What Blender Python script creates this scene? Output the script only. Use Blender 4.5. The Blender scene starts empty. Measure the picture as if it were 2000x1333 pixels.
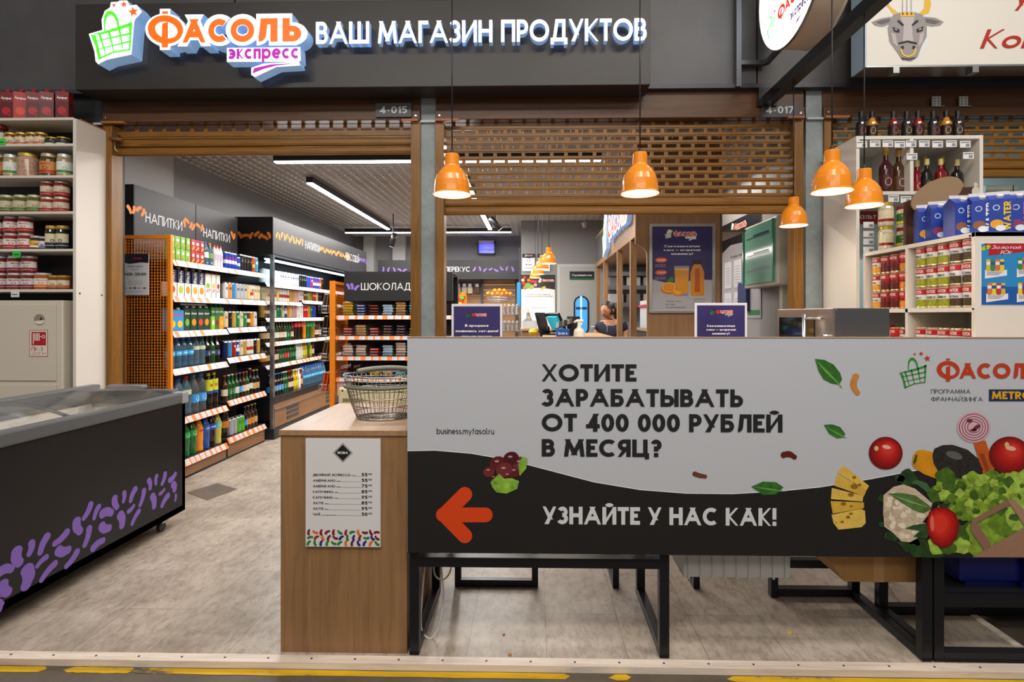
import bpy, bmesh, math, random, os
from math import sin, cos, pi, radians, sqrt, atan2
from mathutils import Vector, Matrix
from mathutils.geometry import tessellate_polygon
random.seed(7)
S = bpy.context.scene
COL = S.collection
# ---------------------------------------------------------------- camera, world, light
F, CX, CY, H, PSI = 1055.0, 1022.0, 617.0, 1.4, radians(1.2)
cam = bpy.data.cameras.new('camera'); co = bpy.data.objects.new('camera', cam); COL.objects.link(co)
co.location = (0, 0, H); co.rotation_euler = (pi/2, 0, PSI)
cam.sensor_width = 36; cam.sensor_fit = 'HORIZONTAL'; cam.lens = F/2000*36
cam.shift_x = -(CX-1000)/2000; cam.shift_y = -(666.5-CY)/2000
cam.clip_start = .05; cam.clip_end = 200
S.camera = co
S.view_settings.view_transform = 'Standard'; S.view_settings.look = 'None'
S.view_settings.exposure = 0.0; S.view_settings.gamma = 1; S.view_settings.use_curve_mapping = False
W = bpy.data.worlds.new('world'); S.world = W; W.use_nodes = True
bg = W.node_tree.nodes['Background']; bg.inputs[0].default_value = (1.0, .96, .92, 1); bg.inputs[1].default_value = .24
def area(name, loc, sx, sy, power, col=(1, 1, 1), rot=(0, 0, 0), spread=pi):
    l = bpy.data.lights.new(name, 'AREA'); l.shape = 'RECTANGLE'; l.size = sx; l.size_y = sy
    l.energy = power; l.color = col; l.spread = spread
    o = bpy.data.objects.new(name, l); COL.objects.link(o); o.location = loc; o.rotation_euler = rot
    return o
WARM = (1, .94, .86); NEUT = (1, .97, .93); COOL = (.72, .88, 1)
# hall luminaires high above the passage
area('hall_light', (-1.5, -.9, 5.2), 5, .5, 170, WARM, (radians(18), 0, 0))
area('hall_light', (2.6, .6, 5.0), 4, .5, 130, WARM, (radians(14), 0, 0))
area('hall_light', (0, -3.0, 4.2), 6, .8, 75, WARM, (radians(42), 0, 0))
# shop linear lamps (area light just under each strip), then lights without one
area('shop_lamp_and_fill', (-.95, 5.1, 2.80), 3.0, .06, 66, NEUT)
area('shop_lamp_and_fill', (-2.45, 7.4, 2.80), .06, 3.2, 66, NEUT)
area('shop_lamp_and_fill', (-.75, 7.5, 2.80), .06, 3.2, 66, NEUT)
area('shop_lamp_and_fill', (-1.8, 9.2, 2.76), 2.8, .06, 34, NEUT)
area('shop_lamp_and_fill', (1.75, 5.6, 2.80), .5, 1.0, 18, WARM)
area('shop_lamp_and_fill', (.3, 7.2, 2.80), .5, 1.6, 24, WARM)
area('shop_lamp_and_fill', (-1.3, 4.35, 2.75), 1.6, .1, 26, NEUT, (radians(-18), 0, 0))  # added fill to brighten the chocolate shelves, no lamp hangs here
area('cooler_light', (-3.05, 7.3, 2.02), .05, 2.4, 20, COOL, (0, radians(-35), 0))
# ---------------------------------------------------------------- pixel -> place helpers (measurement only)
def _d(px, py):
    a = (px-CX)/F; b = (CY-py)/F
    return a*cos(PSI)-sin(PSI), a*sin(PSI)+cos(PSI), b
def PY(px, py, Y):
    dx, dy, b = _d(px, py); t = Y/dy; return Vector((dx*t, Y, H+b*t))
def PX(px, py, X):
    dx, dy, b = _d(px, py); t = X/dx; return Vector((X, dy*t, H+b*t))
# ---------------------------------------------------------------- materials
def lin(h):
    if isinstance(h, str):
        h = h.lstrip('#'); c = [int(h[i:i+2], 16)/255 for i in (0, 2, 4)]
    else: c = h
    return tuple((x/12.92 if x <= .04045 else ((x+.055)/1.055)**2.4) for x in c)+(1,)
_M = {}
def M(hexc, rough=.5, metal=0, emit=0, trans=0, alpha=1, coat=0, kind=None, ior=1.45, spec=.5):
    key = (hexc, rough, metal, emit, trans, alpha, coat, kind)
    if key in _M: return _M[key]
    m = bpy.data.materials.new((kind or 'plain')+'_'+str(hexc).strip('#')); m.use_nodes = True
    nt = m.node_tree; b = nt.nodes['Principled BSDF']; c = lin(hexc)
    b.inputs['Base Color'].default_value = c; b.inputs['Roughness'].default_value = rough
    b.inputs['Metallic'].default_value = metal; b.inputs['IOR'].default_value = ior
    b.inputs['Specular IOR Level'].default_value = spec
    if trans: b.inputs['Transmission Weight'].default_value = trans
    if alpha < 1: b.inputs['Alpha'].default_value = alpha
    if coat: b.inputs['Coat Weight'].default_value = coat; b.inputs['Coat Roughness'].default_value = .08
    if emit:
        b.inputs['Emission Color'].default_value = c; b.inputs['Emission Strength'].default_value = emit
    if kind: TEX[kind](nt, b, c)
    _M[key] = m; return m
def _n(nt, t, **k):
    n = nt.nodes.new(t)
    for a, v in k.items():
        if a.startswith('i_'): n.inputs[a[2:].replace('_', ' ')].default_value = v
        else: setattr(n, a, v)
    return n
def _coord(nt, scale):
    tc = _n(nt, 'ShaderNodeTexCoord'); mp = _n(nt, 'ShaderNodeMapping'); mp.inputs['Scale'].default_value = scale
    nt.links.new(tc.outputs['Object'], mp.inputs['Vector']); return mp.outputs['Vector']
def _ramp(nt, fac, stops):
    r = _n(nt, 'ShaderNodeValToRGB'); e = r.color_ramp.elements
    while len(e) < len(stops): e.new(.5)
    for i, (p, c) in enumerate(stops): e[i].position = p; e[i].color = c
    nt.links.new(fac, r.inputs['Fac']); return r.outputs['Color']
def mul(c, k): return tuple(min(1, x*k) for x in c[:3])+(1,)
def _wood(scale, lo, hi, det=6):
    def f(nt, b, c):
        v = _coord(nt, scale); n = _n(nt, 'ShaderNodeTexNoise', i_Scale=1.0, i_Detail=det, i_Roughness=.62, i_Distortion=.6)
        nt.links.new(v, n.inputs['Vector'])
        nt.links.new(_ramp(nt, n.outputs['Fac'], [(.3, mul(c, lo)), (.5, c), (.72, mul(c, hi))]), b.inputs['Base Color'])
    return f
def _bumpy(scale, dist, lo, hi, ns=1):
    def f(nt, b, c):
        v = _coord(nt, (scale,)*3); n = _n(nt, 'ShaderNodeTexNoise', i_Scale=1.0, i_Detail=8, i_Roughness=.7)
        nt.links.new(v, n.inputs['Vector'])
        nt.links.new(_ramp(nt, n.outputs['Fac'], [(.3, mul(c, lo)), (.7, mul(c, hi))]), b.inputs['Base Color'])
        if dist:
            bp = _n(nt, 'ShaderNodeBump', i_Strength=.3, i_Distance=dist); nt.links.new(n.outputs['Fac'], bp.inputs['Height'])
            nt.links.new(bp.outputs['Normal'], b.inputs['Normal'])
    return f
def _tiles(nt, b, c):
    tc = _n(nt, 'ShaderNodeTexCoord'); mp = _n(nt, 'ShaderNodeMapping'); mp.inputs['Rotation'].default_value = (0, 0, pi/2)
    mp.inputs['Location'].default_value = (-.01, .02, 0)
    nt.links.new(tc.outputs['Object'], mp.inputs['Vector'])
    br = _n(nt, 'ShaderNodeTexBrick', offset=.5, i_Scale=1.0, i_Mortar_Size=.0011, i_Brick_Width=.77, i_Row_Height=.331)
    br.inputs['Color1'].default_value = mul(c, .93); br.inputs['Color2'].default_value = mul(c, 1.06); br.inputs['Mortar'].default_value = mul(c, .3)
    nt.links.new(mp.outputs['Vector'], br.inputs['Vector'])
    n = _n(nt, 'ShaderNodeTexNoise', i_Scale=3.0, i_Detail=9, i_Roughness=.72); nt.links.new(tc.outputs['Object'], n.inputs['Vector'])
    n2 = _n(nt, 'ShaderNodeTexNoise', i_Scale=32.0, i_Detail=6, i_Roughness=.8)
    mp2 = _n(nt, 'ShaderNodeMapping'); mp2.inputs['Scale'].default_value = (1, .45, 1)
    nt.links.new(tc.outputs['Object'], mp2.inputs['Vector']); nt.links.new(mp2.outputs['Vector'], n2.inputs['Vector'])
    mx = _n(nt, 'ShaderNodeMix', data_type='RGBA', blend_type='MULTIPLY'); mx.inputs['Factor'].default_value = 1
    nt.links.new(br.outputs['Color'], mx.inputs['A'])
    nt.links.new(_ramp(nt, n.outputs['Fac'], [(.33, (.62, .59, .55, 1)), (.62, (1, 1, 1, 1))]), mx.inputs['B'])
    my = _n(nt, 'ShaderNodeMix', data_type='RGBA', blend_type='MULTIPLY'); my.inputs['Factor'].default_value = 1
    nt.links.new(mx.outputs['Result'], my.inputs['A'])
    nt.links.new(_ramp(nt, n2.outputs['Fac'], [(.36, (.66, .63, .6, 1)), (.55, (1, 1, 1, 1))]), my.inputs['B'])
    nt.links.new(my.outputs['Result'], b.inputs['Base Color'])
def _worn(nt, b, c):
    v = _coord(nt, (2.2, 9, 1)); n = _n(nt, 'ShaderNodeTexNoise', i_Scale=1.0, i_Detail=8, i_Roughness=.7); nt.links.new(v, n.inputs['Vector'])
    nt.links.new(_ramp(nt, n.outputs['Fac'], [(.40, lin('#5a5148')), (.44, mul(c, .8)), (.6, c)]), b.inputs['Base Color'])
TEX = dict(woodv=_wood((34, 34, 2.2), .72, 1.18), woodh=_wood((2.2, 30, 34), .72, 1.18), woody=_wood((30, 2.2, 34), .72, 1.18),
           shut=_wood((3, 60, 60), .62, 1.3), shutv=_wood((60, 60, 3), .62, 1.3), fine=_wood((40, 2.5, 40), .8, 1.1),
           conc=_bumpy(4, .002, .75, 1.15), wall=_bumpy(90, .0006, .96, 1.03), panel=_bumpy(2.2, 0, .85, 1.2), tiles=_tiles, worn=_worn,
           cauli=_bumpy(70, .004, .7, 1.1), leafy=_bumpy(28, .002, .45, 1.5), card=_bumpy(25, .0006, .93, 1.04), ore=_bumpy(60, 0, .5, 1.35), smear=_bumpy(12, 0, .8, 1.15),
           brush=_wood((3, 3, 160), .85, 1.1))
white = M('#e9e7e2', .45); black = M('#141416', .5); dark = M('#232428', .5); chrome = M('#d6d8da', .18, 1)
orange = M('#ee7a10', .42); tagm = M('#eceae6', .5); steel = M('#b9bcbe', .3, 1); graym = M('#77797b', .5)
# ---------------------------------------------------------------- mesh builder
class Plane:
    def __init__(s, o, u, v): s.o = Vector(o); s.u = Vector(u); s.v = Vector(v); s.n = s.u.cross(s.v)
    def pt(s, x, y, k=0): return s.o+s.u*x+s.v*y+s.n*k
    def inv(s, p): q = Vector(p)-s.o; return (q.dot(s.u)/s.u.length_squared, q.dot(s.v)/s.v.length_squared)
class Cyl:
    """wraps x round an upright cylinder whose front faces -Y"""
    def __init__(s, r, z0=0): s.r = r; s.z0 = z0
    def pt(s, x, y, k=0): a = x/s.r; return Vector(((s.r+k)*sin(a), -(s.r+k)*cos(a), s.z0+y))
def front(x, y, z): return Plane((x, y, z), (1, 0, 0), (0, 0, 1))      # faces the passage (-Y)
def facepx(x, y, z): return Plane((x, y, z), (0, 1, 0), (0, 0, 1))     # faces +X
def facenx(x, y, z): return Plane((x, y, z), (0, -1, 0), (0, 0, 1))    # faces -X
# ---------------------------------------------------------------- geometric stroke lettering
# L x0 y0 x1 y1 (capped) ; B bar without caps ; A cx cy rx ry a0 a1 (degrees) ; units: 0..1 inside the glyph box
GLYPH_UP = {'А': (.95, 'L0 0 .5 1;L1 0 .5 1;B.2 .3 .8 .3'), 'Б': (.62, 'L0 0 0 1;L0 1 .85 1;B0 .56 .6 .56;B0 0 .6 0;A.6 .28 .4 .28 -90 90'), 'В': (.62, 'L0 0 0 1;B0 1 .55 1;B0 .54 .6 .54;B0 0 .6 0;A.6 .27 .4 .27 -90 90;A.55 .77 .35 .23 -90 90'), 'Г': (.5, 'L0 0 0 1;L0 1 1 1'),
 'Д': (.86, 'L0 -.16 0 0;L0 0 1 0;L1 0 1 -.16;L.85 0 .85 1;L.35 1 .85 1;L.15 0 .35 1'), 'Е': (.52, 'L0 0 0 1;L0 1 1 1;L0 0 1 0;B0 .52 .95 .52'), 'Ж': (1.1, 'L.5 0 .5 1;L0 0 .46 .55;L0 1 .46 .5;L1 0 .54 .55;L1 1 .54 .5'), 'З': (.56, 'A.45 .76 .5 .24 -90 150;A.42 .27 .58 .27 -150 90'), 'И': (.76, 'L0 0 0 1;L1 0 1 1;L0 0 1 1'), 'Й': (.76, 'L0 0 0 1;L1 0 1 1;L0 0 1 1;A.5 1.42 .28 .14 200 340'),
 'К': (.68, 'L0 0 0 1;L.05 .5 .98 1;L.05 .52 1 0'), 'Л': (.74, 'L1 0 1 1;L.35 1 1 1;L.35 1 .25 .25;A0 .25 .25 .25 -90 0'), 'М': (1.0, 'L0 0 .12 1;L1 0 .88 1;L.12 1 .5 .12;L.88 1 .5 .12'), 'Н': (.72, 'L0 0 0 1;L1 0 1 1;B0 .52 1 .52'), 'О': (1.0, 'A.5 .5 .5 .5 0 360'), 'П': (.72, 'L0 0 0 1;L1 0 1 1;L0 1 1 1'), 'Р': (.58, 'L0 0 0 1;B0 1 .5 1;B0 .42 .5 .42;A.5 .71 .5 .29 -90 90'),
 'С': (.82, 'A.58 .5 .58 .5 50 310'), 'Т': (.6, 'L.5 0 .5 1;L0 1 1 1'), 'У': (.74, 'L0 1 .52 .35;L1 1 .3 0'), 'Ф': (1.0, 'L.5 0 .5 1;A.5 .52 .5 .34 0 360'), 'Х': (.76, 'L0 0 1 1;L0 1 1 0'), 'Ц': (.8, 'L0 0 0 1;L.88 0 .88 1;L0 0 1 0;L1 0 1 -.16'), 'Ч': (.64, 'L1 0 1 1;L0 .7 0 1;A.5 .7 .5 .25 180 270;B.5 .45 1 .45'), 'Ш': (1.05, 'L0 0 0 1;L.5 0 .5 1;L1 0 1 1;L0 0 1 0'), 'Щ': (1.15, 'L0 0 0 1;L.46 0 .46 1;L.92 0 .92 1;L0 0 1 0;L1 0 1 -.16'),
 'Ы': (.88, 'L0 0 0 1;B0 .56 .4 .56;B0 0 .4 0;A.4 .28 .28 .28 -90 90;L1 0 1 1'), 'Ь': (.6, 'L0 0 0 1;B0 .56 .55 .56;B0 0 .55 0;A.55 .28 .45 .28 -90 90'), 'Э': (.82, 'A.42 .5 .58 .5 -130 130;B.2 .5 1 .5'), 'Ю': (1.2, 'L0 0 0 1;B0 .5 .3 .5;A.65 .5 .35 .5 0 360'), 'Я': (.6, 'L1 0 1 1;B.5 1 1 1;B.5 .45 1 .45;A.5 .725 .5 .275 90 270;L.65 .45 0 0'), 'Ё': (.52, 'L0 0 0 1;L0 1 1 1;L0 0 1 0;B0 .52 .95 .52'),
 '0': (.6, 'A.5 .5 .5 .5 0 360'), '1': (.32, 'L1 0 1 1;L.3 .82 1 1'), '2': (.56, 'A.5 .7 .5 .3 -35 170;L.92 .5 .02 0;L0 0 1 0'), '3': (.56, 'A.45 .76 .5 .24 -90 150;A.42 .27 .58 .27 -150 90'), '4': (.64, 'L.75 0 .75 1;L0 .25 .75 1;L0 .25 1 .25'), '5': (.56, 'L.2 1 .9 1;L.2 1 .1 .58;A.42 .31 .58 .31 -140 115'), '7': (.58, 'L0 1 1 1;L1 1 .25 0'), '8': (.56, 'A.5 .76 .42 .24 0 360;A.5 .27 .5 .27 0 360'), '9': (.58, 'A.5 .68 .5 .32 0 360;L.95 .55 .35 0'), '6': (.58, 'A.5 .32 .5 .32 0 360;L.05 .45 .65 1'),
 'R': (.62, 'L0 0 0 1;B0 1 .5 1;B0 .45 .5 .45;A.5 .725 .5 .275 -90 90;L.35 .45 1 0'), 'I': (0, 'L0 0 0 1'), 'S': (.54, 'A.5 .75 .48 .25 40 270;A.5 .25 .5 .25 -140 90'), 'L': (.48, 'L0 0 0 1;L0 0 1 0'), 'W': (1.25, 'L0 1 .26 0;L.26 0 .5 .95;L.5 .95 .74 0;L.74 0 1 1'), 'N': (.78, 'L0 0 0 1;L1 0 1 1;L0 1 1 0'), 'U': (.68, 'L0 .4 0 1;L1 .4 1 1;A.5 .4 .5 .4 180 360'), 'V': (.8, 'L0 1 .5 0;L1 1 .5 0'), 'J': (.45, 'L1 .3 1 1;A.4 .3 .6 .3 180 360'), 'Y': (.76, 'L.5 0 .5 .5;L0 1 .5 .45;L1 1 .5 .45'), 'Q': (1.0, 'A.5 .5 .5 .5 0 360;L.6 .3 1 0'), 'D': (.78, 'L0 0 0 1;B0 1 .4 1;B0 0 .4 0;A.4 .5 .6 .5 -90 90'),
 '!': (0, 'L0 .46 0 1;L0 0 0 .02'), '?': (.5, 'A.5 .74 .5 .26 -60 160;L.5 .42 .5 .5;L.5 0 .5 .02'), '.': (0, 'L0 0 0 .02'), ',': (0, 'L0 0 0 .02'), ':': (0, 'L0 .08 0 .1;L0 .6 0 .62'), '-': (.38, 'B0 .38 1 .38'), '–': (.5, 'B0 .42 1 .42'), '—': (.8, 'B0 .38 1 .38'), '(': (.2, 'A1.2 .5 1.2 .7 130 230'), ')': (.2, 'A-.2 .5 1.2 .7 -50 50'), '«': (.3, 'L0 .4 1 .6;L0 .4 1 .2'), '»': (.3, 'L1 .4 0 .6;L1 .4 0 .2'), '₽': (.66, 'L.15 0 .15 1;B.15 1 .6 1;B0 .45 .6 .45;A.6 .72 .4 .28 -90 90;B0 .22 .6 .22')}
for a_, b_ in zip('ABEKMHOPCTXZ', 'АВЕКМНОРСТХЗ'): GLYPH_UP[a_] = GLYPH_UP[b_]
XH = .66
GLYPH_LOW = {'а': (.66, 'A.5 .5 .5 .5 0 360;L1 0 1 1'), 'е': (.66, 'A.5 .5 .5 .5 0 318;B0 .5 1 .5'), 'р': (.66, 'A.5 .5 .5 .5 0 360;L0 -.5 0 1'), 'у': (.62, 'L0 1 .5 0;L1 1 .3 -.5'), 'ф': (.7, 'A.5 .5 .5 .5 0 360;L.5 -.45 .5 1.4'), 'б': (.64, 'A.5 .5 .5 .5 0 360;A.9 .6 .9 .9 115 180'), 'b': (.66, 'A.5 .5 .5 .5 0 360;L0 0 0 1.5'), 'd': (.66, 'A.5 .5 .5 .5 0 360;L1 0 1 1.5'), 'h': (.56, 'L0 0 0 1.5;A.5 .5 .5 .5 0 180;L1 0 1 .5'), 'n': (.56, 'L0 0 0 1;A.5 .5 .5 .5 0 180;L1 0 1 .5'), 'm': (.9, 'L0 0 0 1;A.25 .5 .25 .5 0 180;L.5 0 .5 .5;A.75 .5 .25 .5 0 180;L1 0 1 .5'), 'i': (0, 'L0 0 0 1;L0 1.4 0 1.42'), 'l': (0, 'L0 0 0 1.5'), 'f': (.4, 'L.4 0 .4 1.2;A.9 1.2 .5 .3 90 180;B0 1 1 1'), 's': (.46, 'A.5 .75 .48 .25 40 270;A.5 .25 .5 .25 -140 90'), 't': (.4, 'L.5 0 .5 1.4;B0 1 1 1'), 'u': (.56, 'L0 .5 0 1;A.5 .5 .5 .5 180 360;L1 0 1 1'), 'r': (.36, 'L0 0 0 1;A.8 .45 .8 .55 90 170'), 'k': (.55, 'L0 0 0 1.5;L.05 .5 .98 1;L.05 .52 1 0'), 'c': (.58, 'A.58 .5 .58 .5 50 310')}
for a_, b_ in zip('aeopyсo', 'аеоруco'): 
    if b_ in GLYPH_LOW: GLYPH_LOW[a_] = GLYPH_LOW[b_]
def glyph(ch):
    """-> width, vertical scale, strokes"""
    if ch in GLYPH_UP: return GLYPH_UP[ch][0], 1, GLYPH_UP[ch][1]
    if ch in GLYPH_LOW: return GLYPH_LOW[ch][0], XH, GLYPH_LOW[ch][1]
    u = ch.upper()
    if u in GLYPH_UP and ch != u: return GLYPH_UP[u][0]*(XH+.06), XH, GLYPH_UP[u][1]
    return .4, 1, 'B0 .4 1 .4'
_PS = {}
def parse(t):
    if t not in _PS: _PS[t] = [(q[0], [float(v) for v in q[1:].split()]) for q in t.split(';')]
    return _PS[t]
def layout(s, Wt):
    out = []; x = 0
    for ch in s:
        if ch == ' ': x += .38; continue
        w, vs, st = glyph(ch); w = max(w+(Wt-.14)*.6, Wt) if w else Wt
        out.append((ch, x, w, vs, st)); x += w+.105-Wt*.12
    return out, (out[-1][1]+out[-1][2]) if out else .1
def strokes(s, Wt, e=0, lay=None):
    """list of 2-D strips; each strip is a list of (left, right) point pairs"""
    out = []
    for ch, gx, w, vs, st in (lay or layout(s, Wt)[0]):
        h = Wt/2; U = lambda u, v: (gx+h+u*(w-Wt), h+v*(vs-Wt)); q = h+e
        for k, a in parse(st):
            if k == 'A':
                n = max(5, int(abs(a[5]-a[4])/15)); rx, ry = a[2]*(w-Wt), a[3]*(vs-Wt); cx, cy = U(a[0], a[1]); pr = []
                for i in range(n+1):
                    t = radians(a[4]+(a[5]-a[4])*i/n); nx, ny = cos(t)/max(rx, .01), sin(t)/max(ry, .01); L = sqrt(nx*nx+ny*ny); nx, ny = nx/L, ny/L; px, py = cx+rx*cos(t), cy+ry*sin(t); qi = min(q, rx*.96, ry*.96); pr.append(((px-nx*qi, py-ny*qi), (px+nx*q, py+ny*q)))
                out.append(pr)
            else:
                x0, y0 = U(a[0], a[1]); x1, y1 = U(a[2], a[3])
                if w <= Wt*1.01: x0 = x1 = gx+h
                dx, dy = x1-x0, y1-y0; L = sqrt(dx*dx+dy*dy) or 1e-6
                if k == 'B': c = e; d = (dx/L, dy/L); out.append([((x0-c, y0-q), (x0-c, y0+q)), ((x1+c, y1-q), (x1+c, y1+q))])
                elif abs(dy) > .45*abs(dx):
                    sg = 1 if dy > 0 else -1; hw = q*L/abs(dy); sl = dx/dy; ya, yb = y0-sg*q, y1+sg*q; xa, xb = x0-sg*q*sl, x1+sg*q*sl; hw = min(hw, q*1.5)
                    lim = lambda X: min(max(X, gx-e), gx+w+e)
                    out.append([((lim(xa-hw), ya), (lim(xa+hw), ya)), ((lim(xb-hw), yb), (lim(xb+hw), yb))])
                else:
                    ux, uy = dx/L, dy/L; out.append([((x0-ux*q+uy*q, y0-uy*q-ux*q), (x0-ux*q-uy*q, y0-uy*q+ux*q)), ((x1+ux*q+uy*q, y1+uy*q-ux*q), (x1+ux*q-uy*q, y1+uy*q+ux*q))])
    return out
def weight(bold): return (.10+bold*2.7, 0) if bold <= .06 else (.22, .105)
class MB:
    def __init__(s): s.v = []; s.f = []; s.mi = []; s.sm = []; s.mats = []
    def _m(s, m):
        if m not in s.mats: s.mats.append(m)
        return s.mats.index(m)
    def add(s, vs, fs, m, smooth=False):
        o = len(s.v); s.v += [tuple(a) for a in vs]; k = s._m(m)
        for f in fs: s.f.append(tuple(o+i for i in f)); s.mi.append(k); s.sm.append(smooth)
        return s
    def box(s, x0, x1, y0, y1, z0, z1, m, b=0):
        if b <= 0:
            vs = [(x, y, z) for z in (z0, z1) for y in (y0, y1) for x in (x0, x1)]
            return s.add(vs, [(0, 2, 3, 1), (4, 5, 7, 6), (0, 1, 5, 4), (2, 6, 7, 3), (0, 4, 6, 2), (1, 3, 7, 5)], m)
        bm = bmesh.new(); bmesh.ops.create_cube(bm, size=1)
        for v in bm.verts: v.co = Vector(((x0+x1)/2+v.co.x*(x1-x0), (y0+y1)/2+v.co.y*(y1-y0), (z0+z1)/2+v.co.z*(z1-z0)))
        bmesh.ops.bevel(bm, geom=bm.edges[:], offset=b, segments=2, profile=.6, affect='EDGES')
        bm.verts.index_update(); s.add([v.co for v in bm.verts], [[v.index for v in f.verts] for f in bm.faces], m); bm.free(); return s
    def obox(s, pl, x0, x1, y0, y1, k0, k1, m):
        vs = [pl.pt(x, y, k) for k in (k0, k1) for y in (y0, y1) for x in (x0, x1)]
        return s.add(vs, [(0, 2, 3, 1), (4, 5, 7, 6), (0, 1, 5, 4), (2, 6, 7, 3), (0, 4, 6, 2), (1, 3, 7, 5)], m)
    def quad(s, a, b, c, d, m): return s.add([a, b, c, d], [(0, 1, 2, 3)], m)
    def lathe(s, prof, m, n=20, c=(0, 0), smooth=True, axis=None):
        """prof: (r, z[, material]) ; material belongs to the band that starts there"""
        base = axis
        def P(r, z, a):
            if base is None: return (c[0]+r*cos(a), c[1]+r*sin(a), z)
            o, d, u, w = base; return tuple(o+d*z+u*(r*cos(a))+w*(r*sin(a)))
        cur = m
        for i in range(len(prof)-1):
            p, q = prof[i], prof[i+1]
            if len(p) > 2: cur = p[2]
            if p[0] < 1e-6 and q[0] < 1e-6: continue
            vs = [P(p[0], p[1], 2*pi*j/n) for j in range(n)]+[P(q[0], q[1], 2*pi*j/n) for j in range(n)]
            if p[0] < 1e-6: s.add([P(0, p[1], 0)]+vs[n:], [(0, 1+(j+1) % n, 1+j) for j in range(n)], cur, smooth and 1)
            elif q[0] < 1e-6: s.add([P(0, q[1], 0)]+vs[:n], [(0, 1+j, 1+(j+1) % n) for j in range(n)], cur, smooth and 1)
            else: s.add(vs, [(j, (j+1) % n, n+(j+1) % n, n+j) for j in range(n)], cur, smooth)
        return s
    def tube(s, pts, r, m, n=8, closed=False):
        pts = [Vector(p) for p in pts]; L = len(pts); rings = []; up = None
        for i, p in enumerate(pts):
            a = pts[i-1] if (i or closed) else p; b = pts[(i+1) % L] if (i < L-1 or closed) else p
            d = (b-a).normalized()
            if up is None: up = d.orthogonal().normalized()
            else: up = (up-d*up.dot(d)).normalized()
            w = d.cross(up); rr = r[i] if isinstance(r, (list, tuple)) else r
            rings.append([p+up*(rr*cos(2*pi*j/n))+w*(rr*sin(2*pi*j/n)) for j in range(n)])
        vs = [v for g in rings for v in g]; fs = []
        for i in range(L if closed else L-1):
            k = (i+1) % L
            for j in range(n): fs.append((i*n+j, i*n+(j+1) % n, k*n+(j+1) % n, k*n+j))
        if not closed: fs += [tuple(reversed(range(n))), tuple((L-1)*n+j for j in range(n))]
        return s.add(vs, fs, m, True)
    def bar(s, a, b, w, m, up=(0, 0, 1)):
        """square bar between two points"""
        a = Vector(a); b = Vector(b); d = (b-a).normalized(); up = Vector(up)
        if abs(d.dot(up)) > .95: up = Vector((0, 1, 0))
        x = d.cross(up).normalized()*(w/2); y = x.normalized().cross(d)*(w/2)
        vs = [p+i*x+j*y for p in (a, b) for j in (-1, 1) for i in (-1, 1)]
        return s.add(vs, [(0, 2, 3, 1), (4, 5, 7, 6), (0, 1, 5, 4), (2, 6, 7, 3), (0, 4, 6, 2), (1, 3, 7, 5)], m)
    def poly(s, pts, pl, m, k=.0006, ext=0, side=None):
        """flat shape on a plane; ext>0 gives it thickness towards the back"""
        tr = tessellate_polygon([[Vector((p[0], p[1], 0)) for p in pts]])
        ar = sum(pts[i-1][0]*pts[i][1]-pts[i][0]*pts[i-1][1] for i in range(len(pts)))
        def w(t): 
            a, b, c = (pts[i] for i in t); return t if (b[0]-a[0])*(c[1]-a[1])-(c[0]-a[0])*(b[1]-a[1]) > 0 else (t[0], t[2], t[1])
        s.add([pl.pt(p[0], p[1], k) for p in pts], [w(t) for t in tr], m)
        if ext:
            n = len(pts); vs = [pl.pt(p[0], p[1], k) for p in pts]+[pl.pt(p[0], p[1], k-ext) for p in pts]
            s.add(vs, [((i+1) % n, i, n+i, n+(i+1) % n) if ar > 0 else (i, (i+1) % n, n+(i+1) % n, n+i) for i in range(n)], side or m)
        return s
    def text(s, t, pl, x, y, h, m, w=None, al='l', bold=.018, k=.0008, ext=0, shear=0, side=None, lay=None, sxo=None):
        Wt, e = weight(bold); L, nat = layout(t, Wt) if lay is None else (lay, lay[-1][1]+lay[-1][2])
        sx = sxo or (h if w is None else w/nat); ww = nat*sx; ox = x-(0 if al == 'l' else ww/2 if al == 'c' else ww)
        for i, pr in enumerate(strokes(t, Wt, e, L)):
            kk = k+(i % 6)*.00003; n = len(pr)
            P_ = lambda p, z: pl.pt(ox+(p[0]+shear*p[1])*sx, y+p[1]*h, z)
            vs = [P_(p, kk) for a in pr for p in a]; s.add(vs, [(2*j, 2*j+1, 2*j+3, 2*j+2) for j in range(n-1)], m)
            if ext:
                bk = [P_(p, kk-ext) for a in pr for p in a]; N = 2*n; fs = []
                for j in range(n-1): fs += [(2*j, 2*j+2, N+2*j+2, N+2*j), (2*j+1, N+2*j+1, N+2*j+3, 2*j+3)]
                fs += [(0, N, N+1, 1), (2*n-2, 2*n-1, N+2*n-1, N+2*n-2)]; s.add(vs+bk, fs, side or m)
        return ww
    def build(s, name, parent=None, **props):
        if not s.v: return None
        vs = [Vector(a) for a in s.v]
        if parent is None:
            lo = [min(a[i] for a in vs) for i in range(3)]; hi = [max(a[i] for a in vs) for i in range(3)]
            off = Vector(((lo[0]+hi[0])/2, (lo[1]+hi[1])/2, lo[2]))
        else: off = WORLD[parent]
        me = bpy.data.meshes.new(name); me.from_pydata([a-off for a in vs], [], s.f)
        for m in s.mats: me.materials.append(m)
        me.polygons.foreach_set('material_index', s.mi); me.polygons.foreach_set('use_smooth', [bool(x) for x in s.sm])
        me.update(); o = bpy.data.objects.new(name, me); COL.objects.link(o)
        if parent is None: o.location = off
        else: o.parent = parent
        WORLD[o] = off
        for a, b in props.items(): o[a] = b
        return o
WORLD = {}
def thing(name, label, cat, loc=(0, 0, 0), group=None):
    o = bpy.data.objects.new(name, None); COL.objects.link(o); o.location = loc; o.empty_display_size = .05
    WORLD[o] = Vector(loc)
    if label: o['label'] = label
    o['category'] = cat
    if group: o['group'] = group
    return o
def struct(mb, name): return mb.build(name, kind='structure')
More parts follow.
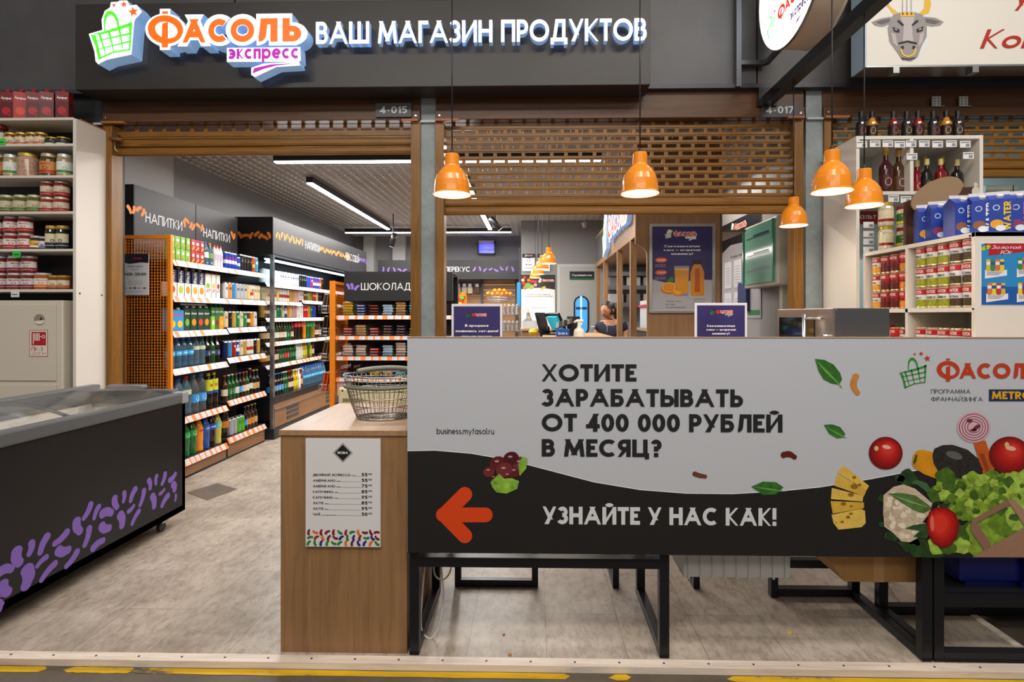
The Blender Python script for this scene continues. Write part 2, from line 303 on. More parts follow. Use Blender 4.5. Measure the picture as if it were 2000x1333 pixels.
def single(mb, name, label, cat, group=None):
    o = mb.build(name); o['label'] = label; o['category'] = cat
    if group: o['group'] = group
    return o
def dup(o, parent=None):
    c = o.copy(); COL.objects.link(c)
    if parent: c.parent = parent
    for ch in list(o.children): dup(ch, c)
    return c
# ---------------------------------------------------------------- 2D shapes
def ell(cx, cy, rx, ry, n=24, rot=0, a0=0, a1=2*pi):
    full = abs(a1-a0-2*pi) < 1e-6; N = n if full else n+1
    return [(cx+rx*cos(a)*cos(rot)-ry*sin(a)*sin(rot), cy+rx*cos(a)*sin(rot)+ry*sin(a)*cos(rot)) for a in (a0+(a1-a0)*i/n for i in range(N))]
def bean(a, b, w, curv=.22, n=7):
    ax, ay = a; bx, by = b; L = sqrt((bx-ax)**2+(by-ay)**2) or 1e-6; dx, dy = (bx-ax)/L, (by-ay)/L; nx, ny = -dy, dx; r = w/2
    mid = []; 
    for i in range(n+1):
        t = i/n; c = curv*w*4*t*(1-t); mid.append((ax+dx*L*t+nx*c, ay+dy*L*t+ny*c))
    rr = [r*(1.12-.24*(i/n)) for i in range(n+1)]
    out = [(p[0]-nx*q, p[1]-ny*q) for p, q in zip(mid, rr)]
    e = mid[-1]; q = rr[-1]; out += [(e[0]+q*(dx*sin(t)-nx*cos(t)), e[1]+q*(dy*sin(t)-ny*cos(t))) for t in (pi*j/6 for j in range(1, 6))]
    out += [(p[0]+nx*q, p[1]+ny*q) for p, q in zip(reversed(mid), reversed(rr))]
    e = mid[0]; q = rr[0]; out += [(e[0]+q*(-dx*sin(t)+nx*cos(t)), e[1]+q*(-dy*sin(t)+ny*cos(t))) for t in (pi*j/6 for j in range(1, 6))]
    return out
def star(cx, cy, r, rot=0): return [(cx+(r if i % 2 == 0 else r*.42)*cos(rot+pi/2+i*pi/5), cy+(r if i % 2 == 0 else r*.42)*sin(rot+pi/2+i*pi/5)) for i in range(10)]
def grow(pts, d):
    """offset outline outwards (roughly)"""
    n = len(pts); ar = sum(pts[i-1][0]*pts[i][1]-pts[i][0]*pts[i-1][1] for i in range(n)); sg = 1 if ar > 0 else -1; out = []
    for i in range(n):
        a, b, c = pts[i-1], pts[i], pts[(i+1) % n]
        e1 = Vector((b[0]-a[0], b[1]-a[1])).normalized(); e2 = Vector((c[0]-b[0], c[1]-b[1])).normalized()
        n1 = Vector((e1.y, -e1.x))*sg; n2 = Vector((e2.y, -e2.x))*sg; m = (n1+n2)
        if m.length < .3: m = n1
        m = m.normalized(); k = d/max(.5, m.dot(n1)); out.append((b[0]+m.x*k, b[1]+m.y*k))
    return out
# logo drawn in units read off the big sign (x 90..1840, y down 0..640)
def logo(mb, pl, x, y, s, red, green, purple, back=None, express=True, word=True, k=.0006, ext=0, backside=None, swoosh=True):
    """x,y: lower left of the basket; s: metres per unit"""
    def T(p): return (x+(p[0]-90)*s, y+(470-p[1])*s)
    def q(pts, m, kk=k, e=0, sd=None): mb.poly([T(p) for p in pts], pl, m, kk, e, sd)
    if back:
        bk = [(95, 262), (205, 232), (198, 150), (225, 80), (265, 55), (275, 12), (330, 10), (345, 0), (405, 0), (425, 40), (480, 35), (525, 92), (500, 120), (470, 150), (462, 172), (440, 430), (240, 470), (170, 505), (150, 480), (140, 400)]
        q(bk, back, k*.5, ext, backside)
    # basket
    q([(112, 268), (200, 250), (330, 212), (447, 170), (440, 200), (330, 238), (200, 268)], green)
    q([(112, 268), (150, 275), (172, 350), (195, 445), (188, 470), (176, 470), (150, 360)], green)
    q([(447, 170), (418, 186), (424, 280), (418, 400), (432, 395), (440, 280)], green)
    q([(176, 470), (290, 418), (432, 395), (425, 385), (290, 405), (190, 448)], green)
    for a, b, w in (((180, 258), (235, 428), 22), ((258, 238), (300, 412), 20), ((340, 212), (372, 395), 18)): q([(a[0]-w/2, a[1]), (a[0]+w/2, a[1]), (b[0]+3, b[1]), (b[0]-3, b[1])], green)
    for a, b, w in (((140, 325), (436, 262), 16), ((158, 388), (432, 325), 14)): q([(a[0], a[1]-3), (b[0], b[1]-w/2), (b[0], b[1]+w/2), (a[0], a[1]+3)], green)
    ho = [(222, 245), (216, 180), (222, 120), (245, 85), (280, 80), (312, 105), (335, 150), (345, 212)]; hi = [(330, 216), (318, 165), (300, 130), (278, 112), (255, 118), (238, 145), (228, 190), (230, 242)]
    q(ho+hi, green)
    for cx, cy, r in ((300, 38, 20), (380, 32, 30), (455, 92, 44)): mb.poly(star(*T((cx, cy)), r*s, .15), pl, red, k)
    if word:
        if back:
            q(ell(715, 238, 165, 130, 28, .12), back, k*.5, ext, backside); q([(668, 70), (752, 70), (752, 396), (668, 396)], back, k*.5, ext, backside)
            mb.text('АСОЛЬ', pl, T((838, 0))[0], T((0, 345))[1], 200*s, back, w=985*s, bold=.075, k=k*.5, ext=ext, side=backside)
        o = ell(715, 236, 143, 113, 32, .15); i = ell(722, 240, 92, 64, 32, .3)
        # ring as a strip of quads
        n = 32; vo = [pl.pt(*T(p), k) for p in o]; vi = [pl.pt(*T(p), k) for p in i]
        mb.add(vo+vi, [(j, n+j, n+(j+1) % n, (j+1) % n) for j in range(n)], red)
        q([(688, 92), (736, 92), (736, 112), (688, 112)], red); q([(688, 200), (736, 185), (736, 378), (685, 378)], red, k*1.4)
        mb.text('АСОЛЬ', pl, T((852, 0))[0], T((0, 342))[1], 192*s, red, w=955*s, bold=.055, k=k*1.3)
    if express:
        if back:
            q([(1205, 385), (1790, 385), (1795, 490), (1700, 500), (1205, 496)], back, k*.5, ext, backside)
            q([(1400, 545), (1550, 510), (1780, 498), (1790, 530), (1600, 540), (1430, 618), (1400, 600)], back, k*.5, ext, backside)
        mb.text('экспресс', pl, T((1212, 0))[0], T((0, 476))[1], 125*s, purple, w=570*s, bold=.032, k=k*1.3)
        if swoosh: q([(1410, 592), (1425, 548), (1560, 520), (1760, 512), (1600, 530), (1500, 556)], purple, k*1.3)
def beans_strip(mb, pl, x0, x1, y, size, m, step=None, k=.0006, seed=1):
    r = random.Random(seed); x = x0; step = step or size*.72
    while x < x1:
        a = r.uniform(-1.1, 1.1)+pi/2; L = size*r.uniform(.62, .9); cy = y+r.uniform(-.25, .25)*size
        mb.poly(bean((x-L/2*cos(a), cy-L/2*sin(a)), (x+L/2*cos(a), cy+L/2*sin(a)), size*.42, r.choice((-.2, .2)), 4), pl, m, k); x += step
# ================================================================ SETTING
FY = 3.95; CZ = 2.95
b = MB(); b.box(-5.2, 2.03, 2.2, 10.6, -.02, 0, M('#b9ac9e', .38, kind='tiles')); struct(b, 'floor')
b = MB(); b.box(-7, 8, -3, 12, -.06, -.022, M('#5d5348', .6, kind='conc')); struct(b, 'floor.001')
woodstrip = M('#d9cabb', .5, kind='woodh')
b = MB(); b.box(-5.2, 2.06, 2.15, 2.2, -.021, .006, woodstrip)
for i in range(40):
    x = -5.0+i*.178; b.lathe([(0, .0075), (.004, .0075), (.005, .006)], M('#3a3632', .5), 8, (x, 2.176))
struct(b, 'trim_1')
b = MB(); b.box(2.03, 2.06, 2.2, 10.6, -.021, .006, woodstrip); struct(b, 'trim_2')
b = MB()
for i, (x0, x1) in enumerate(((-3.2, -1.98), (-1.86, -1.62), (-1.58, .12), (.32, .36), (.78, 2.6), (2.75, 5))):
    pts = [(x0+(x1-x0)*j/12, 2.112+random.uniform(-.003, .003)) for j in range(13)]+[(x1+.02, 2.13)]+[(x1-(x1-x0)*j/12, 2.146+random.uniform(-.002, .001)) for j in range(13)]+[(x0-.03, 2.125)]
    b.poly(pts, Plane((0, 0, -.022), (1, 0, 0), (0, 1, 0)), M('#d8ab08', .55, kind='worn'), .0012)
struct(b, 'trim_3')
b = MB(); wl = M('#858587', .7, kind='wall')
b.box(-3.6, -3.5, FY+.2, 10.6, 0, CZ+.35, wl); b.box(-3.5, -3.42, FY+.2, 5.05, 0, CZ+.02, M('#a8a7a6', .7, kind='wall')); struct(b, 'wall_left')
b = MB(); b.box(-3.5, -.22, 10.5, 10.6, 0, CZ+.35, wl); b.box(-3.3, -3.1, 10.35, 10.5, 1.9, CZ, M('#bfc0c0', .6)); b.box(-2.75, -2.5, 10.4, 10.5, 1.9, CZ, M('#c6c7c7', .6)); struct(b, 'wall_back')
b = MB(); b.box(-.22, -.12, 8.84, 10.5, 0, CZ+.35, wl); b.box(-.12, 2.3, 8.84, 8.94, 0, CZ+.35, wl); struct(b, 'wall_back.001')
b = MB(); b.box(2.15, 2.25, FY+.2, 8.84, 0, CZ+.35, M('#8d8b89', .7, kind='wall')); struct(b, 'wall_right')
# open-cell ceiling
b = MB(); gm = M('#d8d5d2', .5)
x = -3.5
while x < 2.15: b.box(x, x+.006, FY+.1, 10.5, CZ, CZ+.035, gm); x += .1
y = FY+.12
while y < 10.5: b.box(-3.5, 2.15, y, y+.006, CZ, CZ+.035, gm); y += .1
b.box(-3.6, 2.25, FY+.1, 10.6, CZ+.34, CZ+.4, M('#5f5d5c', .8)); struct(b, 'ceiling')
# facade
fas = M('#4b4a4b', .42, kind='panel')
b = MB()
for i in range(9):
    x0 = -6+i*1.9; b.box(x0+.006, x0+1.894, FY-.03, FY, 3.06, 4.4, fas)
b.box(-6.2, 6.5, FY, FY+.1, 3.03, 4.4, M('#161616', .7)); b.box(-6.2, 6.5, FY-.06, FY+.02, 3.03, 3.06, M('#33363c', .35)); struct(b, 'wall_front')
colm = M('#8d9698', .5, kind='smear')
def colx(p0, p1, name, m=colm, y0=FY, y1=FY+.2):
    a = PY(p0, 500, y0).x; c = PY(p1, 500, y0).x; b = MB(); b.box(a, c, y0, y1, -.02, 3.03, m)
    b.box(a, c, y0-.02, y0, 2.815, 2.83, M('#b7bcc0', .4)); return struct(b, name)
colx(822, 851, 'trim_4'); colx(1574, 1607, 'trim_5'); colx(186, 204, 'trim_6', M('#2a2c2e', .5))
b = MB(); b.box(-6, PY(186, 500, FY).x, FY, FY+.1, -.02, 3.03, M('#1b1c1f', .7)); struct(b, 'wall_front.001')
sw = M('#80561c', .38, kind='shut'); swv = M('#80561c', .38, kind='shutv'); dwood = M('#55351a', .45, kind='shut')
b = MB()
for p0, p1 in ((205, 222), (803, 822), (851, 868), (1549, 1567), (1607, 1622)):
    a = PY(p0, 500, FY).x; c = PY(p1, 500, FY).x; b.box(a, c, FY-.02, FY+.09, -.02, 2.815, swv, .004)
struct(b, 'trim_7')
OPEN = []
def shutter(p0, p1, ybot, nperf, label, px_end=None):
    x0 = PY(p0, 300, FY).x; x1 = PY(p1, 300, FY).x
    t = thing('roller_shutter', label, 'shutter', ((x0+x1)/2, FY+.05, PY(900, ybot, FY).z))
    hx0 = x0-.062; hx1 = x1+.07
    b = MB(); b.box(hx0, hx1, FY-.01, FY+.19, 2.87, 3.03, dwood); b.box(hx0, hx1, FY-.03, FY+.19, 2.83, 2.9, dwood, .004)
    for xx in (hx0+.03, hx1-.03): b.lathe([(0, 0), (.007, .001), (.008, .004)], chrome, 8, axis=(Vector((xx, FY-.03, 2.86)), Vector((0, -1, 0)), Vector((1, 0, 0)), Vector((0, 0, 1))))
    b.build('shutter_box', t)
    zb = PY(900, ybot, FY).z; y = FY+.045
    for j in range(2):
        b = MB(); z0 = zb+j*.062; pr = [(0, 0), (-.012, .006), (-.016, .02), (-.016, .045), (-.010, .056), (0, .06)]
        vs = []; 
        for xx in (x0, x1): vs += [(xx, y+p[0], z0+p[1]) for p in pr]+[(xx, y+.012, z0+.06), (xx, y+.012, z0)]
        n = len(pr)+2; b.add(vs, [(i, (i+1) % n, n+(i+1) % n, n+i) for i in range(n)]+[tuple(range(n)), tuple(reversed(range(n, 2*n)))], sw)
        b.build('bottom_slat', t)
    zt = 2.83; z0 = zb+.124; pitch = (zt-z0)/nperf
    b = MB(); r = random.Random(int(p0))
    for i in range(nperf+1):
        zz = z0+i*pitch; h = pitch*.47
        b.box(x0, x1, y-.008, y+.006, zz, zz+h*.3, sw); b.box(x0, x1, y-.013, y+.004, zz+h*.3, zz+h, sw)
        if i < nperf:
            xx = x0+(.05 if i % 2 else .02)+r.uniform(-.01, .01)
            while xx < x1: b.box(xx, min(x1, xx+.026), y-.006, y+.002, zz+h, zz+pitch, sw); xx += .105
    b.build('perforated_curtain', t)
    b = MB()
    for xx in (x0, x1): b = MB(); b.box(xx-.06, xx+.11 if xx == x0 else xx+.06, FY-.05, FY-.02, 2.815, 2.83, M('#9a6238', .5)); b.build('guide_cap', t)
    OPEN.append(t); return t
t = shutter(222, 803, 297, 1, 'brown roller shutter rolled almost fully up over the left shop opening')
b = MB(); xx = PY(228, 270, FY).x; b.box(xx-.02, xx+.03, FY-.02, FY, 2.70, 2.74, M('#6b5a48', .4, 1)); b.tube([(xx-.03, FY-.03, 2.71), (xx+.07, FY-.04, 2.695)], .012, M('#7a4a22', .4)); b.tube([(xx+.01, FY-.03, 2.7), (xx+.012, FY-.03, 2.63), (xx+.03, FY-.03, 2.61)], .004, steel); b.build('latch', t)
shutter(868, 1549, 418, 10, 'brown perforated roller shutter hanging half down over the right opening')
shutter(1622, 2140, 350, 6, 'brown perforated roller shutter behind the bottles at the far right')
for px, s, nb in ((769, '4-015', 'dark number plate 4-015 on the left shutter box'), (1522, '4-017', 'dark number plate 4-017 on the right shutter box')):
    p = PY(px, 216, FY-.035); b = MB(); b.box(p.x-.13, p.x+.13, FY-.045, FY-.031, p.z-.05, p.z+.05, M('#3e3d40', .4))
    b.text(s, front(p.x, FY-.045, p.z), 0, -.024, .05, M('#cfd2d6', .5), w=.2, al='c', bold=.03); single(b, 'number_plate', nb, 'sign')
# ================================================================ SIGNS ABOVE
a = PY(147, 165, 3.72); c = PY(1270, 165, 3.72)
T = thing('shop_sign', 'long dark sign board with glowing orange and white shop name letters', 'sign', ((a.x+c.x)/2, 3.8, 2.98))
b = MB(); b.box(a.x, c.x, 3.72, 3.92, 2.985, 3.585, M('#2c2826', .42, kind='panel'), .004); b.build('board', T)
litW = M('#f4f8ff', .3, emit=1.9); side = M('#8fb4e0', .4, emit=.40)
litO = M('#fb5c00', .4, emit=.95); litG = M('#46e01c', .4, emit=1.1); litP = M('#9c0890', .4, emit=.9); litR = M('#f2500a', .4, emit=1.1)
litH = M('#e6eefc', .3, emit=1.0)
o = PY(150+90/4, 470/4, 3.6); s_ = 3.6/F/4
pl = front(0, 3.6, 0)
b = MB(); logo(b, pl, o.x, o.z, s_, litR, litG, litP, litH, express=False, word=False, k=.003, ext=.1, backside=side); b.build('basket_emblem', T)
def XZ(px, py, Y=3.6): p = PY(px, py, Y); return p.x, p.z
# orange word, one letter box at a time
def U(x, y): return o.x+(x-90)*s_, o.z+(470-y)*s_
b = MB(); n = 32
b.poly([U(*p) for p in ell(715, 238, 165, 130, 32, .12)], pl, litH, .0015, .1, side); b.poly([U(*p) for p in [(668, 70), (752, 70), (752, 396), (668, 396)]], pl, litH, .0013, .1, side)
vo = [pl.pt(*U(*p), .004) for p in ell(715, 236, 143, 113, n, .15)]; vi = [pl.pt(*U(*p), .004) for p in ell(722, 240, 92, 64, n, .3)]
b.add(vo+vi, [(j, n+j, n+(j+1) % n, (j+1) % n) for j in range(n)], litO)
for q in ([(688, 92), (736, 92), (736, 112), (688, 112)], [(688, 190), (736, 175), (736, 378), (685, 378)]): b.poly([U(*p) for p in q], pl, litO, .0045)
b.build('letter', T)
for ch, x0, x1 in (('А', 852, 1036), ('С', 1058, 1215), ('О', 1236, 1426), ('Л', 1432, 1612), ('Ь', 1650, 1800)):
    b = MB(); xx, zz = U(x0, 342)
    b.text(ch, pl, U(x0-18, 0)[0], U(0, 348)[1], 208*s_, litH, w=(x1-x0+36)*s_, bold=.13, k=.0015, ext=.1, side=side)
    b.text(ch, pl, xx, zz, 186*s_, litO, w=(x1-x0)*s_, bold=.06, k=.004); b.build('letter', T)
b = MB()
for q in ([(1205, 385), (1790, 385), (1795, 490), (1780, 500), (1205, 496)], [(1400, 545), (1500, 512), (1780, 498), (1790, 530), (1600, 540), (1430, 618), (1400, 600)]): b.poly([U(*p) for p in q], pl, litH, .0015, .08, side)
b.text('экспресс', pl, *U(1212, 476), 125*s_, litP, w=570*s_, bold=.034, k=.004)
b.poly([U(*p) for p in [(1410, 592), (1425, 548), (1560, 520), (1760, 512), (1600, 530), (1500, 556)]], pl, litP, .004); b.build('express_plate', T)
s = 'ВАШ МАГАЗИН ПРОДУКТОВ'; pl2 = front(0, 3.64, 0); x0, z0 = XZ(617, 86, 3.64); x1, _ = XZ(1263, 86, 3.64); x0n, z0n = XZ(1263, 79, 3.64)
LL, nat = layout(s, weight(.024)[0]); sc = (x1-x0)/nat
for g in LL:
    xx = x0+g[1]*sc; b = MB(); b.text(g[0], pl2, xx, z0+(z0n-z0)*g[1]/nat, .150, litW, bold=.024, k=0, ext=.05, side=side, lay=[(g[0], 0, g[2], g[3], g[4])], sxo=sc); b.build('letter', T)
# round projecting light box
xf = 1.55; cyy, czz, R = 3.33, 3.50, .43
T = thing('round_light_box', 'round glowing double-sided shop sign projecting over the pendant lamps', 'sign', (xf+.1, cyy, czz-R))
ax = (Vector((xf, cyy, czz)), Vector((1, 0, 0)), Vector((0, 1, 0)), Vector((0, 0, 1)))
b = MB(); b.lathe([(R, 0), (R, .2)], M('#c9b7a4', .45), 48, axis=ax); b.lathe([(R+.006, 0), (R+.006, .012), (R, .012)], steel, 48, axis=ax); b.lathe([(R, .188), (R+.006, .188), (R+.006, .2), (0, .2)], M('#d8d2ca', .4), 48, axis=ax); b.build('drum', T)
b = MB(); dl = facenx(xf, cyy, czz); b.poly(ell(0, 0, R, R, 48), dl, M('#eef4ff', .3, emit=1.6), .001)
logo(b, dl, -.31, -.27, .00035, M('#e0380c', .4, emit=.8), litG, litP, None, express=False, k=.003)
b.text('экспресс', dl, .03, -.315, .06, M('#5a1464', .4, emit=.5), w=.22, bold=.03, k=.004); b.poly([(.10, -.375), (.11, -.355), (.25, -.33), (.16, -.35)], dl, M('#5a1464', .4, emit=.5), .004)
b.build('face_panel', T)
b = MB(); fr = M('#5c5f63', .4, .6)
b.bar((xf-.1, FY-.07, 3.03), (xf-.1, FY-.07, 4.1), .035, fr); b.bar((xf+.1, FY-.07, 3.2), (xf+.1, cyy+.3, 3.2), .03, fr); b.bar((xf+.1, FY-.07, 3.75), (xf+.1, cyy+.3, 3.75), .03, fr); b.bar((xf-.1, FY-.07, 3.2), (xf+.1, FY-.07, 3.2), .03, fr); b.bar((xf-.1, FY-.07, 3.75), (xf+.1, FY-.07, 3.75), .03, fr); b.build('bracket', T)
# bull sign
a = PY(1692, 128, 3.6); T = thing('butcher_sign', 'cream light box sign with grey bull head emblem and red script', 'sign', (a.x+1.2, 3.7, a.z))
b = MB(); b.box(a.x, a.x+2.4, 3.6, 3.75, a.z, a.z+.9, M('#e6e0d6', .4)); b.box(a.x-.012, a.x-.001, 3.6, 3.75, a.z-.01, a.z+.9, M('#a9c6dc', .35)); b.box(a.x, a.x+2.4, 3.6, 3.75, a.z-.012, a.z-.001, steel)
b.build('box', T)
bl = front(0, 3.6, 0)
def Q(l): return [XZ(1440+x/3.571, y/3.571, 3.6) for x, y in l]
g1 = M('#9c9494', .6); g2 = M('#6d6666', .6); g3 = M('#c0b8b8', .6); gold = M('#e3b42c', .4); ink = M('#2a2526', .6)
b = MB()
b.poly(Q([(935, 155), (1060, 110), (1120, 60), (1290, 60), (1330, 110), (1440, 155), (1390, 190), (1325, 185), (1330, 280), (1250, 420), (1160, 430), (1060, 300), (1045, 190), (970, 190)]), bl, M('#dfe6ee', .5), .001)
b.poly(Q([(1090, 105), (1060, 60), (1020, 20), (1005, 30), (1010, -40), (1040, -40), (1045, 5), (1070, 50), (1125, 92)]), bl, gold, .002); b.poly(Q([(1265, 95), (1300, 60), (1305, 0), (1290, -40), (1330, -40), (1352, 30), (1335, 90), (1290, 112)]), bl, gold, .002)
b.poly(Q([(935, 155), (1000, 130), (1070, 118), (1078, 165), (1010, 188), (960, 178)]), bl, g1, .003); b.poly(Q([(1438, 155), (1380, 125), (1295, 118), (1300, 170), (1350, 186), (1410, 180)]), bl, g1, .003)
b.poly(Q([(960, 157), (1010, 140), (1062, 132), (1060, 155), (1005, 172)]), bl, g2, .004); b.poly(Q([(1415, 155), (1360, 138), (1310, 132), (1312, 158), (1370, 172)]), bl, g2, .004)
b.poly(Q([(1085, 105), (1130, 90), (1240, 88), (1290, 105), (1320, 180), (1318, 260), (1285, 320), (1255, 400), (1210, 428), (1150, 420), (1110, 360), (1060, 290), (1048, 200), (1065, 140)]), bl, g1, .0035)
b.poly(Q([(1130, 110), (1235, 110), (1215, 190), (1225, 300), (1150, 300), (1158, 190)]), bl, g3, .0045)
b.poly(Q([(1070, 230), (1100, 240), (1115, 330), (1085, 300)]), bl, g3, .0045); b.poly(Q([(1300, 225), (1270, 240), (1260, 330), (1290, 290)]), bl, g3, .0045)
for l in ([(1080, 190), (1130, 210), (1125, 232), (1090, 222)], [(1295, 185), (1245, 208), (1250, 230), (1288, 218)], [(1120, 300), (1185, 285), (1250, 300), (1248, 312), (1185, 298), (1122, 312)], [(1135, 330), (1155, 320), (1160, 340), (1145, 348)], [(1240, 328), (1222, 320), (1215, 340), (1230, 346)], [(1120, 140), (1160, 175), (1150, 185), (1112, 152)], [(1250, 140), (1212, 175), (1220, 185), (1262, 152)], [(1140, 405), (1190, 412), (1240, 402), (1235, 412), (1190, 420), (1145, 414)]): b.poly(Q(l), bl, ink, .0055)
b.poly(Q([(1092, 200), (1112, 208), (1110, 216), (1098, 212)]), bl, g3, .006); b.poly(Q([(1282, 198), (1262, 206), (1264, 214), (1278, 210)]), bl, g3, .006)
b.poly(Q([(1135, 85), (1228, 85), (1232, 118), (1130, 118)]), bl, gold, .006)
for x in (1150, 1180, 1210): b.poly(Q([(x-5, 95), (x+5, 95), (x+5, 106), (x-5, 106)]), bl, ink, .007); b.poly(Q([(x-2, -40), (x+1, -40), (x+1, 95), (x-2, 95)]), bl, g2, .0065)
n = 24; C = [XZ(1440+(1187+55*cos(t))/3.571, (350+52*sin(t))/3.571, 3.6) for t in (pi*(-.05)+pi*1.1*j/n for j in range(n+1))]
C2 = [XZ(1440+(1187+44*cos(t))/3.571, (350+42*sin(t))/3.571, 3.6) for t in (pi*(-.05)+pi*1.1*j/n for j in range(n+1))]
b.poly(C+C2[::-1], bl, M('#f0c63a', .4), .007); b.build('bull_emblem', T)
b = MB(); x, z = XZ(1440+1690/3.571, 340/3.571, 3.6); b.text('Конс', bl, x, z, .125, M('#b32416', .5), w=.46, bold=.02, k=.003, shear=.3); b.build('lettering', T); b = MB(); x, z = XZ(1440+1930/3.571, 40/3.571, 3.6); b.text('у', bl, x, z, .13, M('#b32416', .5), bold=.02, k=.003, shear=.3); b.build('lettering', T)
for px in (1747, 1901): b = MB(); p = PY(px, 139, 3.62); b.box(p.x-.02, p.x+.02, 3.6, 3.66, a.z-.05, a.z-.012, steel); b.build('mounting_clip', T)
for px in (1829, 1882):
    p = PY(px, 198, FY-.04); b = MB(); b.box(p.x-.03, p.x+.03, FY-.042, FY-.031, p.z-.035, p.z+.035, M('#c9c6bd', .35, .7)); b.box(p.x-.01, p.x+.05, FY-.05, FY-.031, p.z-.04, p.z-.036, steel)
    for i in range(2):
        for j in range(3): b.poly(ell(-.014+i*.028, -.02+j*.02, .005, .005, 8), front(p.x, FY-.042, p.z), ink, .0006)
    single(b, 'perforated_bracket', 'small perforated metal bracket on the right shutter box, %s of the two' % ('left' if px < 1850 else 'right'), 'bracket')
# ================================================================ HANGING FRAME AND PENDANTS
T = thing('hanging_frame', 'black steel beam frame carrying the orange pendant lamps over the counter', 'beam', (1.67, 3.9, 2.9))
b = MB(); bk = M('#17181b', .35, .3); b.box(1.63, 1.70, 1.2, FY-.06, 2.90, 2.97, bk); b.build('side_beam', T)
b = MB(); b.box(-1.2, 1.63, 2.40, 2.46, 2.90, 2.97, bk); b.build('cross_beam', T)
b = MB(); b.box(1.60, 1.73, FY-.06, FY-.035, 2.90, 3.03, bk); b.build('wall_plate', T)
def pendant(name):
    t = thing(name, None, 'lamp', (0, 0, 0)); om = M('#ee8c08', .28, coat=.5)
    b = MB(); b.lathe([(.0865, .0), (.081, .006), (.0795, .03), (.0765, .056), (.069, .082), (.057, .102), (.045, .116), (.0335, .126), (.0325, .13), (.0325, .176), (.029, .181), (0, .183)], om, 40)
    b.lathe([(.0865, 0), (.0865, -.003), (.082, -.002)], om, 40); b.build('lamp_shade', t)
    b = MB(); b.lathe([(.082, -.001), (.0785, .006), (.077, .03), (.074, .055), (.066, .08), (.05, .1), (.02, .112), (0, .113)], M('#fff4e2', .5), 32); b.build('inner_reflector', t)
    b = MB(); b.lathe([(0, .012), (.02, .016), (.033, .03), (.036, .048), (.028, .07), (.014, .09), (.014, .11)], M('#fff3e0', .4, emit=55), 20); b.build('bulb', t)
    b = MB(); b.lathe([(.011, .18), (.011, .19), (.005, .203), (0, .204)], M('#222', .5) if 0 else M('#222222', .5), 12); b.build('cord_grip', t)
    return t
P0 = pendant('pendant_lamp'); used = []
def put_pendant(x, y, z, top, label, group):
    o = P0 if not used else None
    if o is None:
        o = P0.copy(); COL.objects.link(o)
        for ch in list(P0.children):
            if ch.name.startswith('cord') and 'grip' not in ch.name: continue
            c = ch.copy(); COL.objects.link(c); c.parent = o
    used.append(o); o.location = (x, y, z); o['label'] = label; o['group'] = group; WORLD[o] = Vector((x, y, z))
    b = MB(); b.tube([(x, y, z+.2), (x, y, top)], .0032, M('#1c1c1e', .5), 6); c = b.build('cord', o)
    l = bpy.data.lights.new('bulb_light', 'POINT'); l.energy = 1.6; l.color = (1, .85, .65); l.shadow_soft_size = .03
    lo = bpy.data.objects.new('bulb_light', l); COL.objects.link(lo); lo.location = (x, y, z-.005)
for px, py, Y, lab in ((883, 380, 2.43, 'orange pendant lamp in front of the grey column, leftmost'), (1250, 378, 2.43, 'orange pendant lamp hanging alone before the perforated shutter, right of centre'),
                       (1625, 374, 2.43, 'largest-looking orange pendant lamp, left of the pair by the bottle shelves'), (1688, 402, 2.72, 'orange pendant lamp, right of the pair by the bottle shelves'), (1550, 441, 3.5, 'smallest hall pendant lamp, orange, hanging lowest by the right shutter guide')):
    p = PY(px, py, Y); put_pendant(p.x, p.y, p.z, 2.90, lab, 'orange pendant lamps over the passage counter')
for i, (px, py, Y) in enumerate(((1072, 515, 6.1), (1059, 526.5, 6.9), (1051, 536, 7.7), (1045, 543, 8.4))):
    p = PY(px, py, Y); put_pendant(p.x, p.y, p.z, CZ, ('nearest', 'second', 'third', 'farthest')[i]+' orange pendant lamp in the row inside over the checkout', 'orange pendant lamps inside the shop')
b = MB(); b.box(1.63, 1.70, 2.40, 2.46, 2.90, 2.9, bk)
# ================================================================ SHOP LAMPS
def strip(x0, x1, y0, y1, z, label, emit=14, name='linear_lamp'):
    t = thing(name, label, 'lamp', ((x0+x1)/2, (y0+y1)/2, z))
    b = MB(); b.box(x0-.006, x1+.006, y0-.006, y1+.006, z+.012, z+.075, M('#1d1d1f', .4)); b.build('housing', t)
    b = MB(); b.box(x0, x1, y0, y1, z, z+.012, M('#fffaf2', .4, emit=emit)); b.build('diffuser', t)
    for xx, yy in ((x0+.1, (y0+y1)/2), (x1-.1, (y0+y1)/2)) if x1-x0 > y1-y0 else (((x0+x1)/2, y0+.1), ((x0+x1)/2, y1-.1)):
        b = MB(); b.tube([(xx, yy, z+.075), (xx, yy, CZ+.01)], .003, steel, 6); b.build('suspension_wire', t)
    return t
strip(-2.46, .62, 5.05, 5.10, 2.85, 'long linear ceiling lamp crossing just behind the left shutter')
strip(-2.50, -2.44, 5.88, 9.05, 2.85, 'linear ceiling lamp running down the drinks aisle')
strip(-.78, -.72, 5.9, 9.1, 2.85, 'linear ceiling lamp running down the middle of the shop')
strip(-3.25, -.40, 9.2, 9.25, 2.82, 'linear ceiling lamp crossing at the back of the shop')
